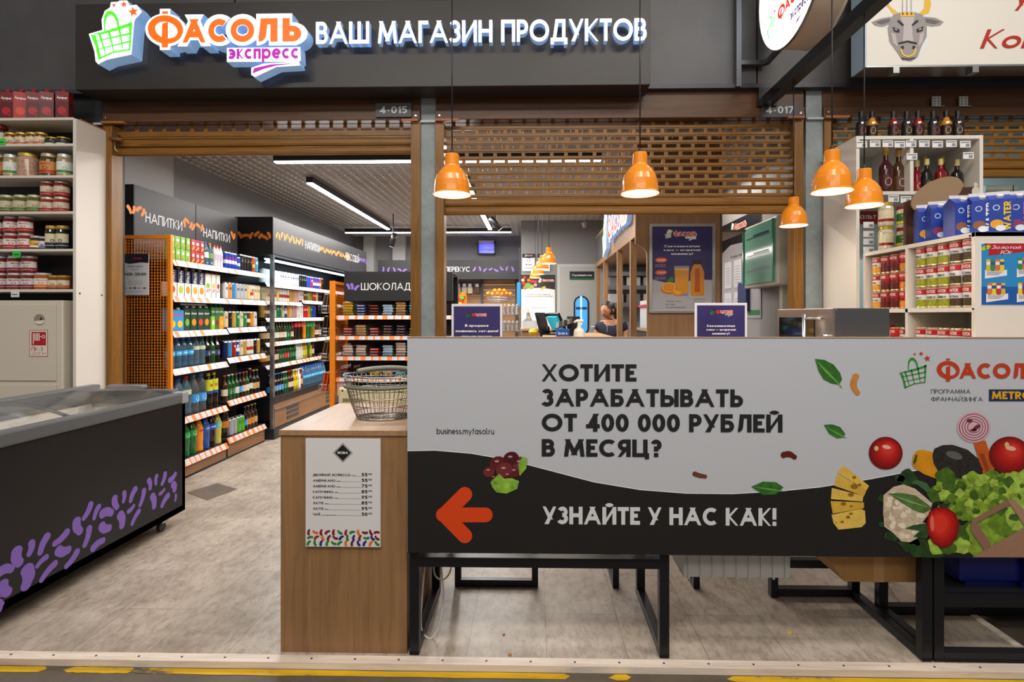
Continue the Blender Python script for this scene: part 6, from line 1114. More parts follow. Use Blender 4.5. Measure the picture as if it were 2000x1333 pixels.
def d_south(b, pl, w, h):
    wh = M('#e4e4ea', .5); b.poly([(.003, .003), (w, .003), (w, h-.003), (.003, h-.003)], pl, M('#2a86c4', .5)); b.poly([(.003, .003), (w, .003), (w, h*.3), (.003, h*.3)], pl, M('#1a56a8', .5), .0009)
    b.poly([(w*.13, h*.80), (w*.75, h*.86), (w*.75, h*.995), (w*.05, h*.995), (w*.14, h*.9)], pl, M('#b01824', .5), .0012); b.text('Золотой', pl, w*.18, h*.905, h*.058, wh, w=w*.5, bold=.01, k=.002, shear=.25); b.text('Юг', pl, w*.33, h*.825, h*.058, wh, w=w*.19, bold=.01, k=.002, shear=.25)
    for q in (.05, .12): b.poly(ell(w*q, h*(.9+q*.3), w*.05, w*.035, 12, .6), pl, M('#a8c838', .5), .0016)
    cs = ('#e0b020', '#3a8a3a', '#e07020', '#e8d020', '#c03028')
    for i, (x_, y_) in enumerate(((.07, .55), (.62, .57), (.09, .17), (.62, .17))):
        b.poly([(w*x_, h*(y_-.12)), (w*(x_+.38), h*(y_-.07)), (w*(x_+.38), h*(y_+.02)), (w*x_, h*(y_+.02))], pl, wh, .0012)
        for j in range(4): b.poly([(w*(x_+.02+j*.08), h*y_), (w*(x_+.09+j*.08), h*y_), (w*(x_+.09+j*.08), h*(y_+.19)), (w*(x_+.02+j*.08), h*(y_+.19))], pl, M(cs[(i+j) % 5], .5), .0016); b.poly([(w*(x_+.02+j*.08), h*(y_+.1)), (w*(x_+.09+j*.08), h*(y_+.1)), (w*(x_+.09+j*.08), h*(y_+.15)), (w*(x_+.02+j*.08), h*(y_+.15))], pl, M(('#e6e6e6', '#2a50a0')[j % 2], .5), .002)
        for j in range(3): b.poly([(w*(x_+.03), h*(y_-.02-.02*j)), (w*(x_+.3-j*.03), h*(y_-.02-.02*j)), (w*(x_+.3-j*.03), h*(y_-.012-.02*j)), (w*(x_+.03), h*(y_-.012-.02*j))], pl, M('#8a8a92', .5), .002)
printed(a.x, c.x, a.z, c.z, UY0-.0015, 'poster', None, None, d_south, '#e8e8ea', .0015, T)
TW = 'tinned food in the low white shelf unit'
kind('t1', .078, 'white bean tin with red band', tin(.036, .107, '#e4dccc', '#e0a030', '#a8141c', 'ФРАТОК', 'ФАСОЛЬ')); kind('t2', .078, 'red kidney bean tin', tin(.036, .107, '#8a1418', '#5a1014', '#a8141c', 'ФРАТОК', 'ФАСОЛЬ')); kind('t3', .078, 'red and orange bean tin', tin(.036, .107, '#b82418', '#e08a20', '#c01a1c', 'ФРАТОК', 'БЕЛАЯ'))
kind('t4', .078, 'olive tin with yellow-green print', tin(.036, .112, '#dfe2e0', '#9a9a20', '#b01820', 'ФРАТОК', 'ОЛИВКИ')); kind('t5', .078, 'black olive tin with pale label', tin(.036, .112, '#e0e0e4', '#4a3a20', '#b01820', 'ФРАТОК', 'МАСЛИНЫ')); kind('jrr', .085, 'red-lidded vegetable jar', jar(.038, .12, '#b0501a', '#c01c1c', '#d8d4c8', '#b01a20', 'АТОК'))
def colX(keys, y0, y1, z, tiers, where, xf=UX+.012):
    n = len(keys); st = (y1-y0)/n
    for i, k_ in enumerate(keys):
        for s_ in range(tiers):
            hh = .108 if k_ in ('t1', 't2', 't3') else .113; place(k_, xf+.038, y1-st*(i+.5), z+.001+s_*hh, -pi/2+random.uniform(-.25, .25), where+(', bottom', ', middle', ', top')[s_], TW)
colX(['t1', 't2', 't2', 't3'], 3.12, 3.46, 1.44, 3, 'far bay of low unit'); colX(['t4', 't4', 't4', 't5', 't5'], 2.66, 3.07, 1.44, 3, 'near bay of low unit')
colX(['jrr', 'jrr', 't3', 't1'], 3.12, 3.46, 1.222, 1, 'second shelf far bay'); colX(['t4', 't4', 't5', 't5', 't4'], 2.66, 3.07, 1.222, 1, 'second shelf near bay')
colX(['jrk', 'jp1', 'jp1'], 2.70, 3.05, .042, 1, 'floor shelf of low unit')
# jars and cartons on top of the unit
kind('mu1', .09, 'tall mustard jar with gold lid', jar(.042, .145, '#a88418', '#c0a030', '#d4c890', '#a03020')); kind('mu2', .09, 'horseradish jar with green label', jar(.042, .13, '#cfc8b0', '#a81c24', '#2a6a28', '#e0c030', 'ХРЕН')); kind('mu3', .09, 'horseradish jar with beige label', jar(.042, .145, '#cfc6ac', '#c0a030', '#dcd0a8', '#8a2020'))
for i, k_ in enumerate(('mu3', 'mu2', 'mu1', 'mu1')):
    for s_ in range(2): place(k_, UX+.055+i*.088, 3.36-i*.03, 1.801+s_*(.131 if k_ == 'mu2' else .146), random.uniform(-.5, -.2), 'low unit top, '+('lower', 'upper')[s_]+' tier', 'mustard jars on the low unit')
def wc(fr):
    def f():
        w, d, h = .092, .092, .21; t = thing('water_carton', None, 'carton'); b = MB(); bl_ = M('#2440a0', .35); hs = .165; b.box(-w/2, w/2, -d/2, d/2, 0, hs, bl_)
        b.add([(-w/2, -d/2, hs), (w/2, -d/2, hs), (w/2, d/2, hs), (-w/2, d/2, hs), (-w/2, 0, h-.015), (w/2, 0, h-.015)], [(0, 1, 5, 4), (2, 3, 4, 5), (1, 2, 5), (3, 0, 4)], bl_); b.box(-w/2, w/2, -.002, .002, h-.018, h, M('#dcd8dc', .5)); pl = front(0, -d/2, 0)
        b.text('WATER', Plane((w*.40, -d/2, .012), (0, 0, 1), (-1, 0, 0)), 0, 0, w*.30, M(fr[0], .4), w=.14, bold=.045, k=.0012); b.text('WATER', Plane((-w/2, -d*.42, .012), (0, 0, 1), (0, 1, 0)), 0, 0, w*.30, M(fr[0], .4), w=.14, bold=.045, k=.0012) if 0 else None
        b.poly(ell(-w*.18, .045, .026, .022, 14), pl, M(fr[1], .4), .001); b.poly(ell(-w*.02, .025, .02, .015, 14), pl, M('#d8e4f0', .4), .0014); b.poly(ell(-w*.2, .125, .014, .014, 14), pl, M('#c8d4e8', .4), .001); b.poly(ell(-w*.2, .125, .010, .010, 14), pl, bl_, .0013)
        b.build('carton_body', t); b = MB(); b.lathe([(.014, 0), (.014, .012), (0, .013)], M('#dcdce4', .4), 12, axis=(Vector((0, -.028, .178)), Vector((0, -.7, 1)).normalized(), Vector((1, 0, 0)), Vector((0, 1, .7)).normalized())); b.build('cap', t); return t
    return f
kind('wy', .1, 'blue water carton with yellow lettering', wc(('#e8c020', '#e0a020'))); kind('wp', .1, 'blue water carton with pink lettering', wc(('#f06a90', '#8a3a60'))); kind('ww', .1, 'blue water carton with white lettering', wc(('#e4e6ea', '#8a5a3a')))
for px, Y, k_, rz in ((1772, 3.02, 'wy', -.35), (1808, 2.93, 'wp', -.3), (1850, 2.79, 'ww', -.1), (1880, 2.88, 'ww', -.9), (1914, 2.74, 'ww', -.4), (1948, 2.71, 'wy', -.4), (1986, 2.70, 'wp', -.4), (2030, 2.72, 'wy', -.4)):
    place(k_, max(PY(px, 440, Y).x, UX+.055), Y, 1.801, rz, 'on low unit', 'water cartons on the low unit')
t = thing('wooden_display', 'dark plank display board with pointed top behind the water cartons', 'display', (2.5, 3.15, 1.8)); pl = front(0, 3.14, 0)
def R3(l, Y=3.14): return [XZ(1580+x/4.762, 160+y/4.762, Y) for x, y in l]
b = MB(); z8 = 1.801; L = R3([(900, 1115), (1200, 1010), (1400, 985), (1535, 975), (1690, 1170)]); b.poly([(L[0][0], z8)]+L+[(L[-1][0]+.03, z8)][:] , pl, M('#4a2c1c', .5, kind='woodv'), 0, .02); 
x, z = R3([(1500, 1110)])[0]; b.text('ДОБРЫЕ', pl, x, z, .010, M('#c9c0b4', .5), w=.06, bold=.01, k=.001); b.text('ТРАДИЦИИ', pl, x, z-.016, .010, M('#c9c0b4', .5), w=.07, bold=.01, k=.001); b.poly(ell(x+.03, z+.055, .022, .028), pl, M('#c9c0b4', .5), .001); b.poly(ell(x+.03, z+.095, .01, .012), pl, M('#c9c0b4', .5), .001); b.build('board', t)
p = PY(1829, 380, 3.08); b = MB(); n = Vector((-.2, -1, .1)); b.poly([(q[0], q[1]) for q in ell(0, 0, .155, .078, 36, .48)], Plane((p.x, 3.08, p.z), (1, 0, 0), (0, 0, 1)), M('#94795c', .6, kind='card'), .004, .006); single(b, 'cardboard_oval', 'brown oval piece of cardboard propped against the plank display board', 'cardboard')
# tall liquor unit
T = thing('bottle_cabinet', 'tall white open cabinet of liquor bottles right of the second column', 'cabinet', (2.5, 3.7, -.02)); lx0, lx1, ly0, ly1 = 2.06, 2.86, 3.505, 3.90
for x_ in (lx0, lx1-.022): b = MB(); b.box(x_, x_+.022, ly0, ly1, -.02 if x_ == lx0 else 1.8, 2.53, cabm, .001); b.build('side_panel', T)
b = MB(); b.box(lx0, lx1, ly0, ly1, 2.53, 2.552, cabm, .001); b.build('top_panel', T); b = MB(); b.box(lx0+.022, lx1-.022, ly0, ly1, 2.175, 2.197, cabm, .001); b.build('shelf', T)
dx_ = PY(1781, 300, ly0).x; b = MB(); b.box(dx_-.011, dx_+.011, ly0, ly1, 2.197, 2.53, cabm, .001); b.build('divider', T)
b = MB(); b.box(lx0+.14, lx1-.022, ly1-.006, ly1, 1.80, 2.53, M('#b9c9c9', .5)); b.build('back_panel', T)
b = MB(); pl = front(0, ly1-.008, 0); p0 = PY(1675, 430, ly1); b.box(p0.x-.0, p0.x+.14, ly1-.012, ly1-.006, p0.z-.03, p0.z+.06, M('#a82420', .5)); b.text('альт', front(0, ly1-.012, 0), p0.x+.008, p0.z+.005, .042, white, w=.115, bold=.02); b.build('red_sign', T)
b = MB(); tg = M('#e6e6e8', .45)
for px, py in ((1683, 282), (1709, 281), (1734, 281), (1757, 282), (1779, 281), (1805, 281), (1831, 282), (1858, 281), (1885, 282), (1781, 306), (1891, 304), (1745, 388), (1769, 390)):
    p = PY(px, py, ly0-.004); b.box(p.x-.033, p.x+.033, ly0-.006, ly0-.003, p.z-.021, p.z+.021, tg); b.poly([(p.x+.002, p.z-.016), (p.x+.026, p.z-.016), (p.x+.026, p.z+.002), (p.x+.002, p.z+.002)], front(0, ly0-.006, 0), M('#8a8a90', .5), .0005); b.poly([(p.x-.028, p.z+.008), (p.x+.028, p.z+.008), (p.x+.028, p.z+.014), (p.x-.028, p.z+.014)], front(0, ly0-.006, 0), M('#6a6a70', .5), .0005)
b.build('price_tags', T)
b = MB()
for py in (437, 455, 470, 486): p = PY(1673, py, 3.45); b.box(UX+.0, UX+.065, 3.494, 3.497, p.z-.02, p.z+.018, tg); b.poly([(UX+.035, p.z-.014), (UX+.06, p.z-.014), (UX+.06, p.z+.004), (UX+.035, p.z+.004)], front(0, 3.494, 0), M('#8a8a90', .5), .0006)
b.build('side_price_tags', T)
for k_, g_, f_, d_ in (('q1', '#1a1512', '#c83040', 'dark sauce bottle with pomegranate label'), ('q2', '#c07818', '#e08a20', 'mustard-coloured sauce bottle'), ('q3', '#7a1a12', '#d03020', 'red sauce bottle with pepper label'), ('q4', '#241814', '#c08a50', 'dark brown sauce bottle')):
    kind(k_, .07, d_, bottle(.032, .175, [(0, 0), (1, 0), (1, .02), (1, .5), (.93, .57), (.6, .66), (.48, .72), (.46, .8)], M(g_, .1, coat=.5), '#101012', [(.04, .46, '#1c1a18')], None, f_, name='sauce_bottle'))
for px, k_ in ((1682, 'q1'), (1703, 'q2'), (1745, 'q3'), (1771, 'q4'), (1793, 'q3'), (1823, 'q1'), (1848, 'q2'), (1871, 'q4')): place(k_, PY(px, 250, 3.56).x, 3.56, 2.553, random.uniform(-.4, .1), 'top of the liquor cabinet', 'sauce bottles on the liquor cabinet')
for k_, r_, h_, g_, c_, l_, tc_, d_ in (('l1', .04, .30, '#3a0c10', '#b08030', '#4a1418', '#c9b0a0', 'tall dark red liqueur bottle, gold cap'), ('l2', .04, .30, '#4a2c14', '#b08030', '#5a3a1c', '#e0d0c8', 'tall brown liqueur bottle with blossoms'), ('l3', .036, .29, '#b9c0a0', '#b8a860', '#c8ccb0', '#5a7a3a', 'clear spirit bottle at back'), ('l4', .04, .29, '#5a1420', '#b8a860', '#6a2030', '#c8d0a0', 'large cherry liqueur bottle at back'), ('l5', .036, .225, '#141010', '#c8b070', '#1c1812', '#c8a860', 'small black spirit bottle'), ('l6', .036, .225, '#7a0c10', '#c8b070', '#8a1418', '#e0d0b0', 'small red spirit bottle')):
    kind(k_, .08, d_, bottle(r_, h_, SPIR, M(g_, .07, coat=.6), c_, [(.08, .38, l_)], None, tc_, name='liquor_bottle'))
for px, Y, k_ in ((1730, 3.57, 'l1'), (1755, 3.60, 'l2'), (1806, 3.74, 'l3'), (1840, 3.74, 'l4'), (1791, 3.62, 'l6'), (1810, 3.58, 'l5'), (1837, 3.58, 'l6'), (1869, 3.60, 'l5')): place(k_, PY(px, 340, Y).x, Y, 2.198, random.uniform(-.2, .1), 'upper shelf of liquor cabinet', 'liquor bottles in the tall cabinet')
# neighbouring stall behind right shutter
gw = M('#b3c4bf', .6)
b = MB(); b.box(2.26, 6.5, 5.6, 5.7, 0, 3.35, gw); b.box(2.26, 2.30, FY+.2, 5.6, 0, 3.35, gw); b.box(2.26, 6.5, FY+.2, 5.6, 3.3, 3.36, M('#6a6a68', .7)); struct(b, 'wall_right.001')
area('stall_light', (3.4, 4.9, 3.2), 1.2, .3, 30, COOL)
x0, z0 = XZ(1925, 360, 4.6); t = thing('stall_shelving', 'pale green shelving of the neighbouring stall seen under the right shutter', 'shelving', (3.4, 4.7, 0)); b = MB(); b.box(PY(1925, 400, 4.3).x, PY(1980, 400, 4.3).x, 4.3, 4.32, 0, 2.42, M('#c3d2cc', .5)); b.box(PY(1978, 400, 4.3).x, PY(1980, 400, 4.3).x+.03, 4.3, 4.9, 0, 2.42, M('#c3d2cc', .5)); b.build('side_panel', t)
for z_ in (1.4, 1.8, 2.1): b = MB(); b.box(PY(1980, 400, 4.3).x, 5.2, 4.5, 4.9, z_, z_+.02, M('#c3d2cc', .5)); b.build('shelf', t)
for px in (1981, 1996): x = PY(px, 440, 4.6).x; place('b4' if px < 1990 else 'b3', x, 4.6, 2.121-.3+.001-.0, 0, 'shelf of the neighbouring stall', 'sauce bottles in the neighbouring stall') if 0 else place('q4' if px < 1990 else 'q3', x+.06, 4.55, 2.121, 0, 'shelf of the neighbouring stall', 'sauce bottles in the neighbouring stall')
# oven on counter
T = thing('oven', 'stainless counter-top convection oven with glass door facing left', 'oven', (1.56, 2.9, TZ+.025)); ss = M('#b3a89c', .28, 1, kind='brush'); oz0, oz1 = TZ+.026, 1.436; ox0 = 1.425; oy0, oy1 = 2.61, 3.20; ox1 = PY(1738, 630, oy0).x
b = MB(); b.box(ox0+.012, ox1, oy0, oy1, oz0+.01, oz1, M('#8d8c8d', .2, 1), .006); b.box(ox0+.03, ox1-.03, oy0+.03, oy1-.03, oz0, oz0+.01, black); b.build('casing', T)
b = MB(); b.box(ox0, ox0+.012, oy0, oy1, oz0+.012, oz1, ss, .002); b.build('front_plate', T)
b = MB(); b.box(ox0-.004, ox0, 2.78, 3.17, oz0+.02, oz1-.045, M('#120d0b', .04, coat=1.0)); b.build('glass_door', T)
b = MB(); b.tube([(ox0-.045, 2.795, oz0+.0), (ox0-.045, 2.795, oz1-.03)], .009, steel, 10); b.tube([(ox0-.045, 2.795, oz1-.05), (ox0-.01, 2.70, oz1-.05)], .006, steel, 8); b.build('handle', T)
for zz in (oz1-.14, oz1-.26): b = MB(); b.lathe([(0, .022), (.019, .02), (.021, 0)], chrome, 20, axis=(Vector((ox0-.001, 2.675, zz)), Vector((-1, 0, 0)), Vector((0, 1, 0)), Vector((0, 0, 1)))); b.box(ox0-.028, ox0-.02, 2.657, 2.693, zz-.004, zz+.004, chrome); b.build('knob', T)
# ================================================================ ACRYLIC SIGN STANDS
NV = '#2a2660'
def d_hot(b, pl, w, h):
    m = w*.03; b.poly([(m, 0), (w-m, 0), (w-m, h-m*1.4), (m, h-m*1.4)], pl, M(NV, .4)); logo(b, pl, w*.28, h*.80, w*.43/1750, LR, LG, LP, LW, express=False, k=.0012)
    for t_, y_, hh, ww in (('В продаже', .665, .050, .48), ('появились хот-доги!', .585, .050, .86), ('Возьмите с собой — ведь так вкуснее', .52, .018, .6)): b.text(t_, pl, w/2, h*y_, h*hh*.72, LW, w=w*ww, al='c', bold=.035, k=.0012)
    b.text('Хот-дог «КЛАССИКА»', pl, w*.6, h*.46, h*.012, LW, w=w*.3, bold=.01, k=.0012); b.poly(ell(w*.68, h*.40, w*.06, w*.035), pl, LR, .0012); b.poly(ell(w*.84, h*.40, w*.05, w*.035), pl, LR, .0012)
def d_juice(b, pl, w, h):
    m = w*.03; b.poly([(m, 0), (w-m, 0), (w-m, h-m*1.4), (m, h-m*1.4)], pl, M(NV, .4)); b.poly(ell(w*.3, h*.66, w*.2, h*.2, 20), pl, M('#242056', .4), .0009); logo(b, pl, w*.27, h*.83, w*.48/1750, LR, LG, LW, LW, express=True, k=.0012)
    for t_, y_, ww in (('Свежевыжатые', .66, .56), ('соки — встречай', .605, .58), ('новинку!', .55, .34)): b.text(t_, pl, w/2, h*y_, h*.030, LW, w=w*ww, al='c', bold=.035, k=.0012)
    b.poly(ell(w*.2, h*.475, w*.10, w*.05), pl, LR, .0012); b.text('130₽', pl, w*.2, h*.462, h*.026, LW, w=w*.13, al='c', bold=.03, k=.002)
    b.poly([(w*.66, 0), (w*.9, 0), (w*.9, h*.34), (w*.86, h*.40), (w*.70, h*.40), (w*.66, h*.34)], pl, M('#c87818', .35), .0014); b.poly([(w*.69, h*.40), (w*.87, h*.40), (w*.87, h*.45), (w*.69, h*.45)], pl, black, .0016)
def stand(px0, px1, py0, Y, draw, label):
    a = PY(px0, py0, Y); c = PY(px1, py0, Y); z0 = TZ+.026; t = thing('acrylic_sign_stand', label, 'sign', ((a.x+c.x)/2, Y, z0)); b = MB(); b.box(a.x, c.x, Y-.05, Y+.05, z0, z0+.003, M('#e6eef0', .04, trans=1, alpha=.4)); b.box(a.x, c.x, Y, Y+.005, z0+.003, a.z, M('#dfe3ea', .25)); b.build('holder', t)
    printed(a.x+.004, c.x-.004, z0+.004, a.z-.002, Y-.0012, 'insert', None, None, draw, '#d2d2da', .0012, t)
stand(882, 981, 594, 3.10, d_hot, 'stand with navy sheet announcing hot dogs behind the white panel'); stand(1357, 1459, 592, 3.06, d_juice, 'small stand with navy fresh juice sheet in front of framed poster')
# soap pump
p = PY(1131, 655, 2.9); t = thing('soap_dispenser', 'white pump bottle standing behind the white panel top edge', 'dispenser', (p.x, 2.9, TZ+.026)); wp = M('#e2dccf', .35); z = TZ+.026
b = MB(); b.lathe([(0, z), (.027, z), (.030, z+.01), (.030, z+.20), (.028, z+.238), (.023, z+.252), (.012, z+.256), (.012, z+.262)], wp, 20, (p.x, 2.9)); b.build('body', t); b = MB(); b.lathe([(.012, z+.262), (.009, z+.266), (.008, z+.29), (0, z+.29)], wp, 14, (p.x, 2.9)); b.tube([(p.x+.022, 2.9, z+.295), (p.x-.01, 2.9, z+.297), (p.x-.028, 2.9, z+.288)], [.009, .008, .005], wp, 10); b.build('pump_head', t)
# ================================================================ INTERIOR RIGHT: KIOSK
ow = M('#8d6a48', .5, kind='woodv'); owy = M('#8d6a48', .5, kind='woody'); owh = M('#8d6a48', .5, kind='woodh'); KX = .96
T = thing('kiosk', 'wood-clad service kiosk with lit shop emblem and open slatted posts', 'kiosk', (1.3, 6.5, 0))
zk0, zk1 = 1.4+.785*KX, 1.4+1.29*KX
b = MB(); b.box(KX, KX+.03, 4.85, 8.6, zk0, zk1, owy); b.box(KX, KX+.012, 7.6, 8.55, zk0+.08, zk1-.04, M('#3a3a3d', .5)) if 0 else None; b.box(KX+.03, 1.9, 8.5, 8.6, zk0, zk1, owh); b.box(KX+.03, 1.9, 4.9, 8.5, zk0, zk0+.02, owh); b.build('header', T)
b = MB(); b.box(KX-.004, KX, 7.55, 8.5, zk0+.07, zk1-.05, M('#4a4b4d', .4)); b.build('dark_panel', T)
for yy in (5.42, 6.28, 7.52, 8.4): b = MB(); b.box(KX+.0, KX+.06, yy, yy+.06, 0, zk0, ow, .002); b.build('post', T)
a = PX(1178, 430, KX-.05); c = PX(1227, 430, KX-.05); b = MB(); kp = facenx(KX-.06, 0, 0); s3 = (a.y-c.y)/1750; logo(b, kp, -a.y, 2.20, s3, M('#e8480c', .4, emit=.7), litG, litP, M('#e6f0ff', .3, emit=.8), express=False, k=.004, ext=.05, backside=side); b.build('lit_emblem', T)
area('kiosk_light', (1.4, 6.4, zk0-.03), .2, 2.4, 16, WARM)
# kiosk interior furniture
b = MB(); mg = M('#77787a', .5); ky = 8.35
b.box(1.02, 1.9, ky, ky+.04, 0, zk0, M('#8b8c8e', .5)); 
b.build('rear_panel', T)
for z_ in (1.55, 1.8, 2.0): b = MB(); b.box(1.06, 1.85, 7.9, 8.34, z_, z_+.02, mg); b.box(1.06, 1.85, 7.88, 7.9, z_-.02, z_+.04, M('#55565a', .4)); b.build('shelf', T)
r = random.Random(9)
for i, z_ in enumerate((1.57, 1.82)):
    for j in range(3): x_ = 1.1+j*.25; b = MB(); b.box(x_, x_+.2, 7.95, 8.2, z_+.001, z_+.15, M(('#9a9b9e', '#5e5f63', '#aaa6a0')[(i+j) % 3], .5), .004); single(b, 'storage_box', 'grey storage box on kiosk %s shelf, %s from left' % (('lower', 'upper')[i], ORD[j]), 'box', 'boxes on the kiosk shelves')
t = thing('display_counter', 'grey glazed display counter inside the kiosk behind the woman', 'counter', (1.4, 6.6, 0)); b = MB(); b.box(1.30, 1.85, 5.6, 6.9, 0, 1.22, M('#3a3b3d', .5)); b.build('base', t); b = MB(); b.box(1.28, 1.87, 5.58, 6.92, 1.22, 1.25, M('#a98a68', .4)); b.build('worktop', t); b = MB(); b.box(1.30, 1.85, 6.2, 6.7, 1.25, 1.58, M('#c3c6c8', .3), .01); b.build('glass_case', t); b = MB(); b.box(1.28, 1.30, 6.2, 6.7, 1.50, 1.53, M('#b82020', .4)); b.build('red_handle', t)
# wood panel with framed poster
YP = 4.68; a = PY(1243, 500, YP); c = PY(1406, 500, YP); T = thing('wood_partition', 'tall wood partition with notched left edge carrying framed juice poster', 'partition', ((a.x+c.x)/2, YP, 0)); n0 = PY(1241, 478, YP); n1 = PY(1264, 490, YP)
b = MB(); b.poly([(n1.x, 0), (c.x, 0), (c.x, CZ-.02), (n0.x, CZ-.02), (n0.x, n0.z+.01), (n0.x+.02, n0.z), (n1.x-.03, n0.z-.03), (n1.x-.005, n0.z-.06), (n1.x, n0.z-.1)], front(0, YP, 0), ow, 0, .03); b.build('panel', T)
b = MB(); b.box(c.x, c.x+.02, YP, YP+.5, 0, CZ-.02, M('#5b452e', .5)); b.build('side_return', T)
t = thing('framed_poster', 'silver-framed navy poster of fresh orange juice on wood partition', 'poster', ((PY(1333, 500, YP).x), YP-.02, PY(1333, 612, YP).z)); fa = PY(1268, 612, YP-.012); fc_ = PY(1397, 437, YP-.012)
b = MB(); al = M('#a9a9aa', .3, .9); fw = .026; X0, X1, Z0, Z1 = fa.x, fc_.x, fa.z, fc_.z
for q in ((X0, X1, Z0, Z0+fw), (X0, X1, Z1-fw, Z1), (X0, X0+fw, Z0+fw, Z1-fw), (X1-fw, X1, Z0+fw, Z1-fw)): b.box(q[0], q[1], YP-.02, YP-.001, q[2], q[3], al, .002)
b.build('frame', t)
def d_big(b, pl, w, h):
    gr = M('#a9a6ac', .4); b.poly([(0, 0), (w, 0), (w, h*.36), (w*.75, h*.37), (w*.5, h*.33), (w*.22, h*.33), (0, h*.37)], pl, gr, .0009); logo(b, pl, w*.21, h*.865, w*.54/1750, LR, LG, LW, LW, k=.0014)
    for t_, y_, ww in (('Свежевыжатые', .755, .6), ('соки — встречай', .71, .62), ('новинку!', .665, .36)): b.text(t_, pl, w/2, h*y_, h*.026, LW, w=w*ww, al='c', bold=.035, k=.0014)
    for y_, s_ in ((.6, '130₽'), (.45, '210₽')): b.poly(ell(w*.15, h*y_, w*.105, w*.048), pl, LR, .0012); b.text(s_, pl, w*.15, h*(y_-.013), h*.026, LW, w=w*.15, al='c', bold=.03, k=.002); b.text('апельсиновый', pl, w*.05, h*(y_-.06), h*.009, LW, w=w*.18, bold=.005, k=.002); b.text('фреш 300 мл', pl, w*.05, h*(y_-.08), h*.009, LW, w=w*.17, bold=.005, k=.002)
    oj = M('#d89010', .3); gl_ = M('#8d86a0', .25)
    b.poly([(w*.39, h*.17), (w*.60, h*.17), (w*.62, h*.53), (w*.37, h*.53)], pl, gl_, .0012); b.poly([(w*.395, h*.20), (w*.595, h*.20), (w*.615, h*.49), (w*.378, h*.49)], pl, oj, .0015); b.poly([(w*.378, h*.485), (w*.615, h*.485), (w*.615, h*.495), (w*.378, h*.495)], pl, M('#f0c838', .3), .0018)
    b.poly([(w*.66, h*.17), (w*.86, h*.17), (w*.87, h*.2), (w*.87, h*.45), (w*.84, h*.51), (w*.81, h*.55), (w*.70, h*.55), (w*.67, h*.51), (w*.64, h*.45), (w*.64, h*.2)], pl, M('#cf8210', .3), .0015); b.poly([(w*.71, h*.22), (w*.80, h*.22), (w*.79, h*.5), (w*.72, h*.5)], pl, M('#b05010', .3), .0018); b.poly([(w*.67, h*.55), (w*.83, h*.55), (w*.83, h*.60), (w*.67, h*.60)], pl, M('#1c1614', .4), .0018)
    b.poly([(w*.24, h*.36), (w*.34, h*.41), (w*.37, h*.35), (w*.3, h*.33)], pl, M('#2a7a2a', .4), .002); b.poly(ell(w*.28, h*.26, w*.135, w*.10), pl, M('#c86a0c', .4), .002); b.poly(ell(w*.28, h*.275, w*.12, w*.085), pl, M('#e8b040', .4), .0023); b.poly(ell(w*.28, h*.275, w*.10, w*.07), pl, M('#e08a14', .4), .0026); b.poly(ell(w*.42, h*.23, w*.10, w*.085, 16, -.3, pi, 2*pi), pl, M('#d87810', .4), .0029); b.poly(ell(w*.42, h*.235, w*.08, w*.06, 16, -.3, pi, 2*pi), pl, M('#eca82c', .4), .0032)
    for i, s_ in enumerate(('Такие соки', 'вы ещё', 'не пробовали!')): b.text(s_, pl, w*.23, h*(.10-.037*i), h*.018, M('#26222e', .4), w=w*(.25, .15, .33)[i], bold=.01, k=.0014)
    b.text('myfasol.ru', pl, w*.69, h*.125, h*.018, M('#26222e', .4), w=w*.2, bold=.01, k=.0014)
    for i in range(6): b.poly([(w*.69, h*(.10-i*.016)), (w*.88, h*(.10-i*.016)), (w*.88, h*(.105-i*.016)), (w*.69, h*(.105-i*.016))], pl, M('#77747c', .4), .0012)
printed(X0+fw, X1-fw, Z0+fw, Z1-fw, YP-.006, 'print', None, None, d_big, NV, .004, t)
b = MB(); b.box(PY(1225, 440, 4.75).x, PY(1242, 440, 4.75).x, 4.75, 5.2, 2.1, 2.4, M('#55585c', .3, .6)) if 0 else None
# right wall: electric box, info board
T = thing('electrical_box', 'white electrical box with translucent green door on the right wall', 'box', (2.07, 4.85, 1.66)); b = MB(); eb = M('#c9c3b4', .4); b.box(2.0, 2.149, 4.50, 5.20, 1.655, 2.235, eb, .02)
for i in range(5): b.lathe([(.012, 0), (.012, .001), (.0105, .001)], M('#8a8578', .5), 14, axis=(Vector((2.10, 4.4995, 1.78+i*.09)), Vector((0, -1, 0)), Vector((1, 0, 0)), Vector((0, 0, 1))))
b.build('casing', T); b = MB(); b.box(1.985, 2.0, 4.53, 5.17, 1.69, 2.21, M('#7fbfa9', .12)); pe = facenx(1.985, 0, 0); 
for z_ in (1.80, 1.94, 2.10): b.poly([(-5.1, z_), (-4.6, z_), (-4.6, z_+.012), (-5.1, z_+.012)], pe, M('#35705e', .3), .0008); b.poly([(-4.95, z_+.015), (-4.62, z_+.015), (-4.62, z_+.03), (-4.95, z_+.03)], pe, M('#27407a', .3), .0008)
b.box(1.975, 1.985, 4.52, 4.545, 1.69, 2.21, M('#3f8a72', .2)); b.box(1.975, 1.985, 5.155, 5.18, 1.69, 2.21, M('#3f8a72', .2)); b.build('door', T)
b = MB(); b.box(2.10, 2.149, 4.62, 4.68, 1.40, 1.655, M('#c9c3b4', .4)); b.box(2.08, 2.149, 4.42, 4.45, 1.3, CZ, M('#c9c5ba', .4)); b.build('conduit', T)
for y_ in (4.30, 4.40): b = MB(); b.box(2.10, 2.149, y_-.045, y_+.04, 1.42, 1.52, M('#dcd8cf', .35), .008); single(b, 'wall_socket', 'white wall socket beside conduit on right wall, %s of pair' % ('nearer' if y_ < 4.35 else 'farther'), 'socket')
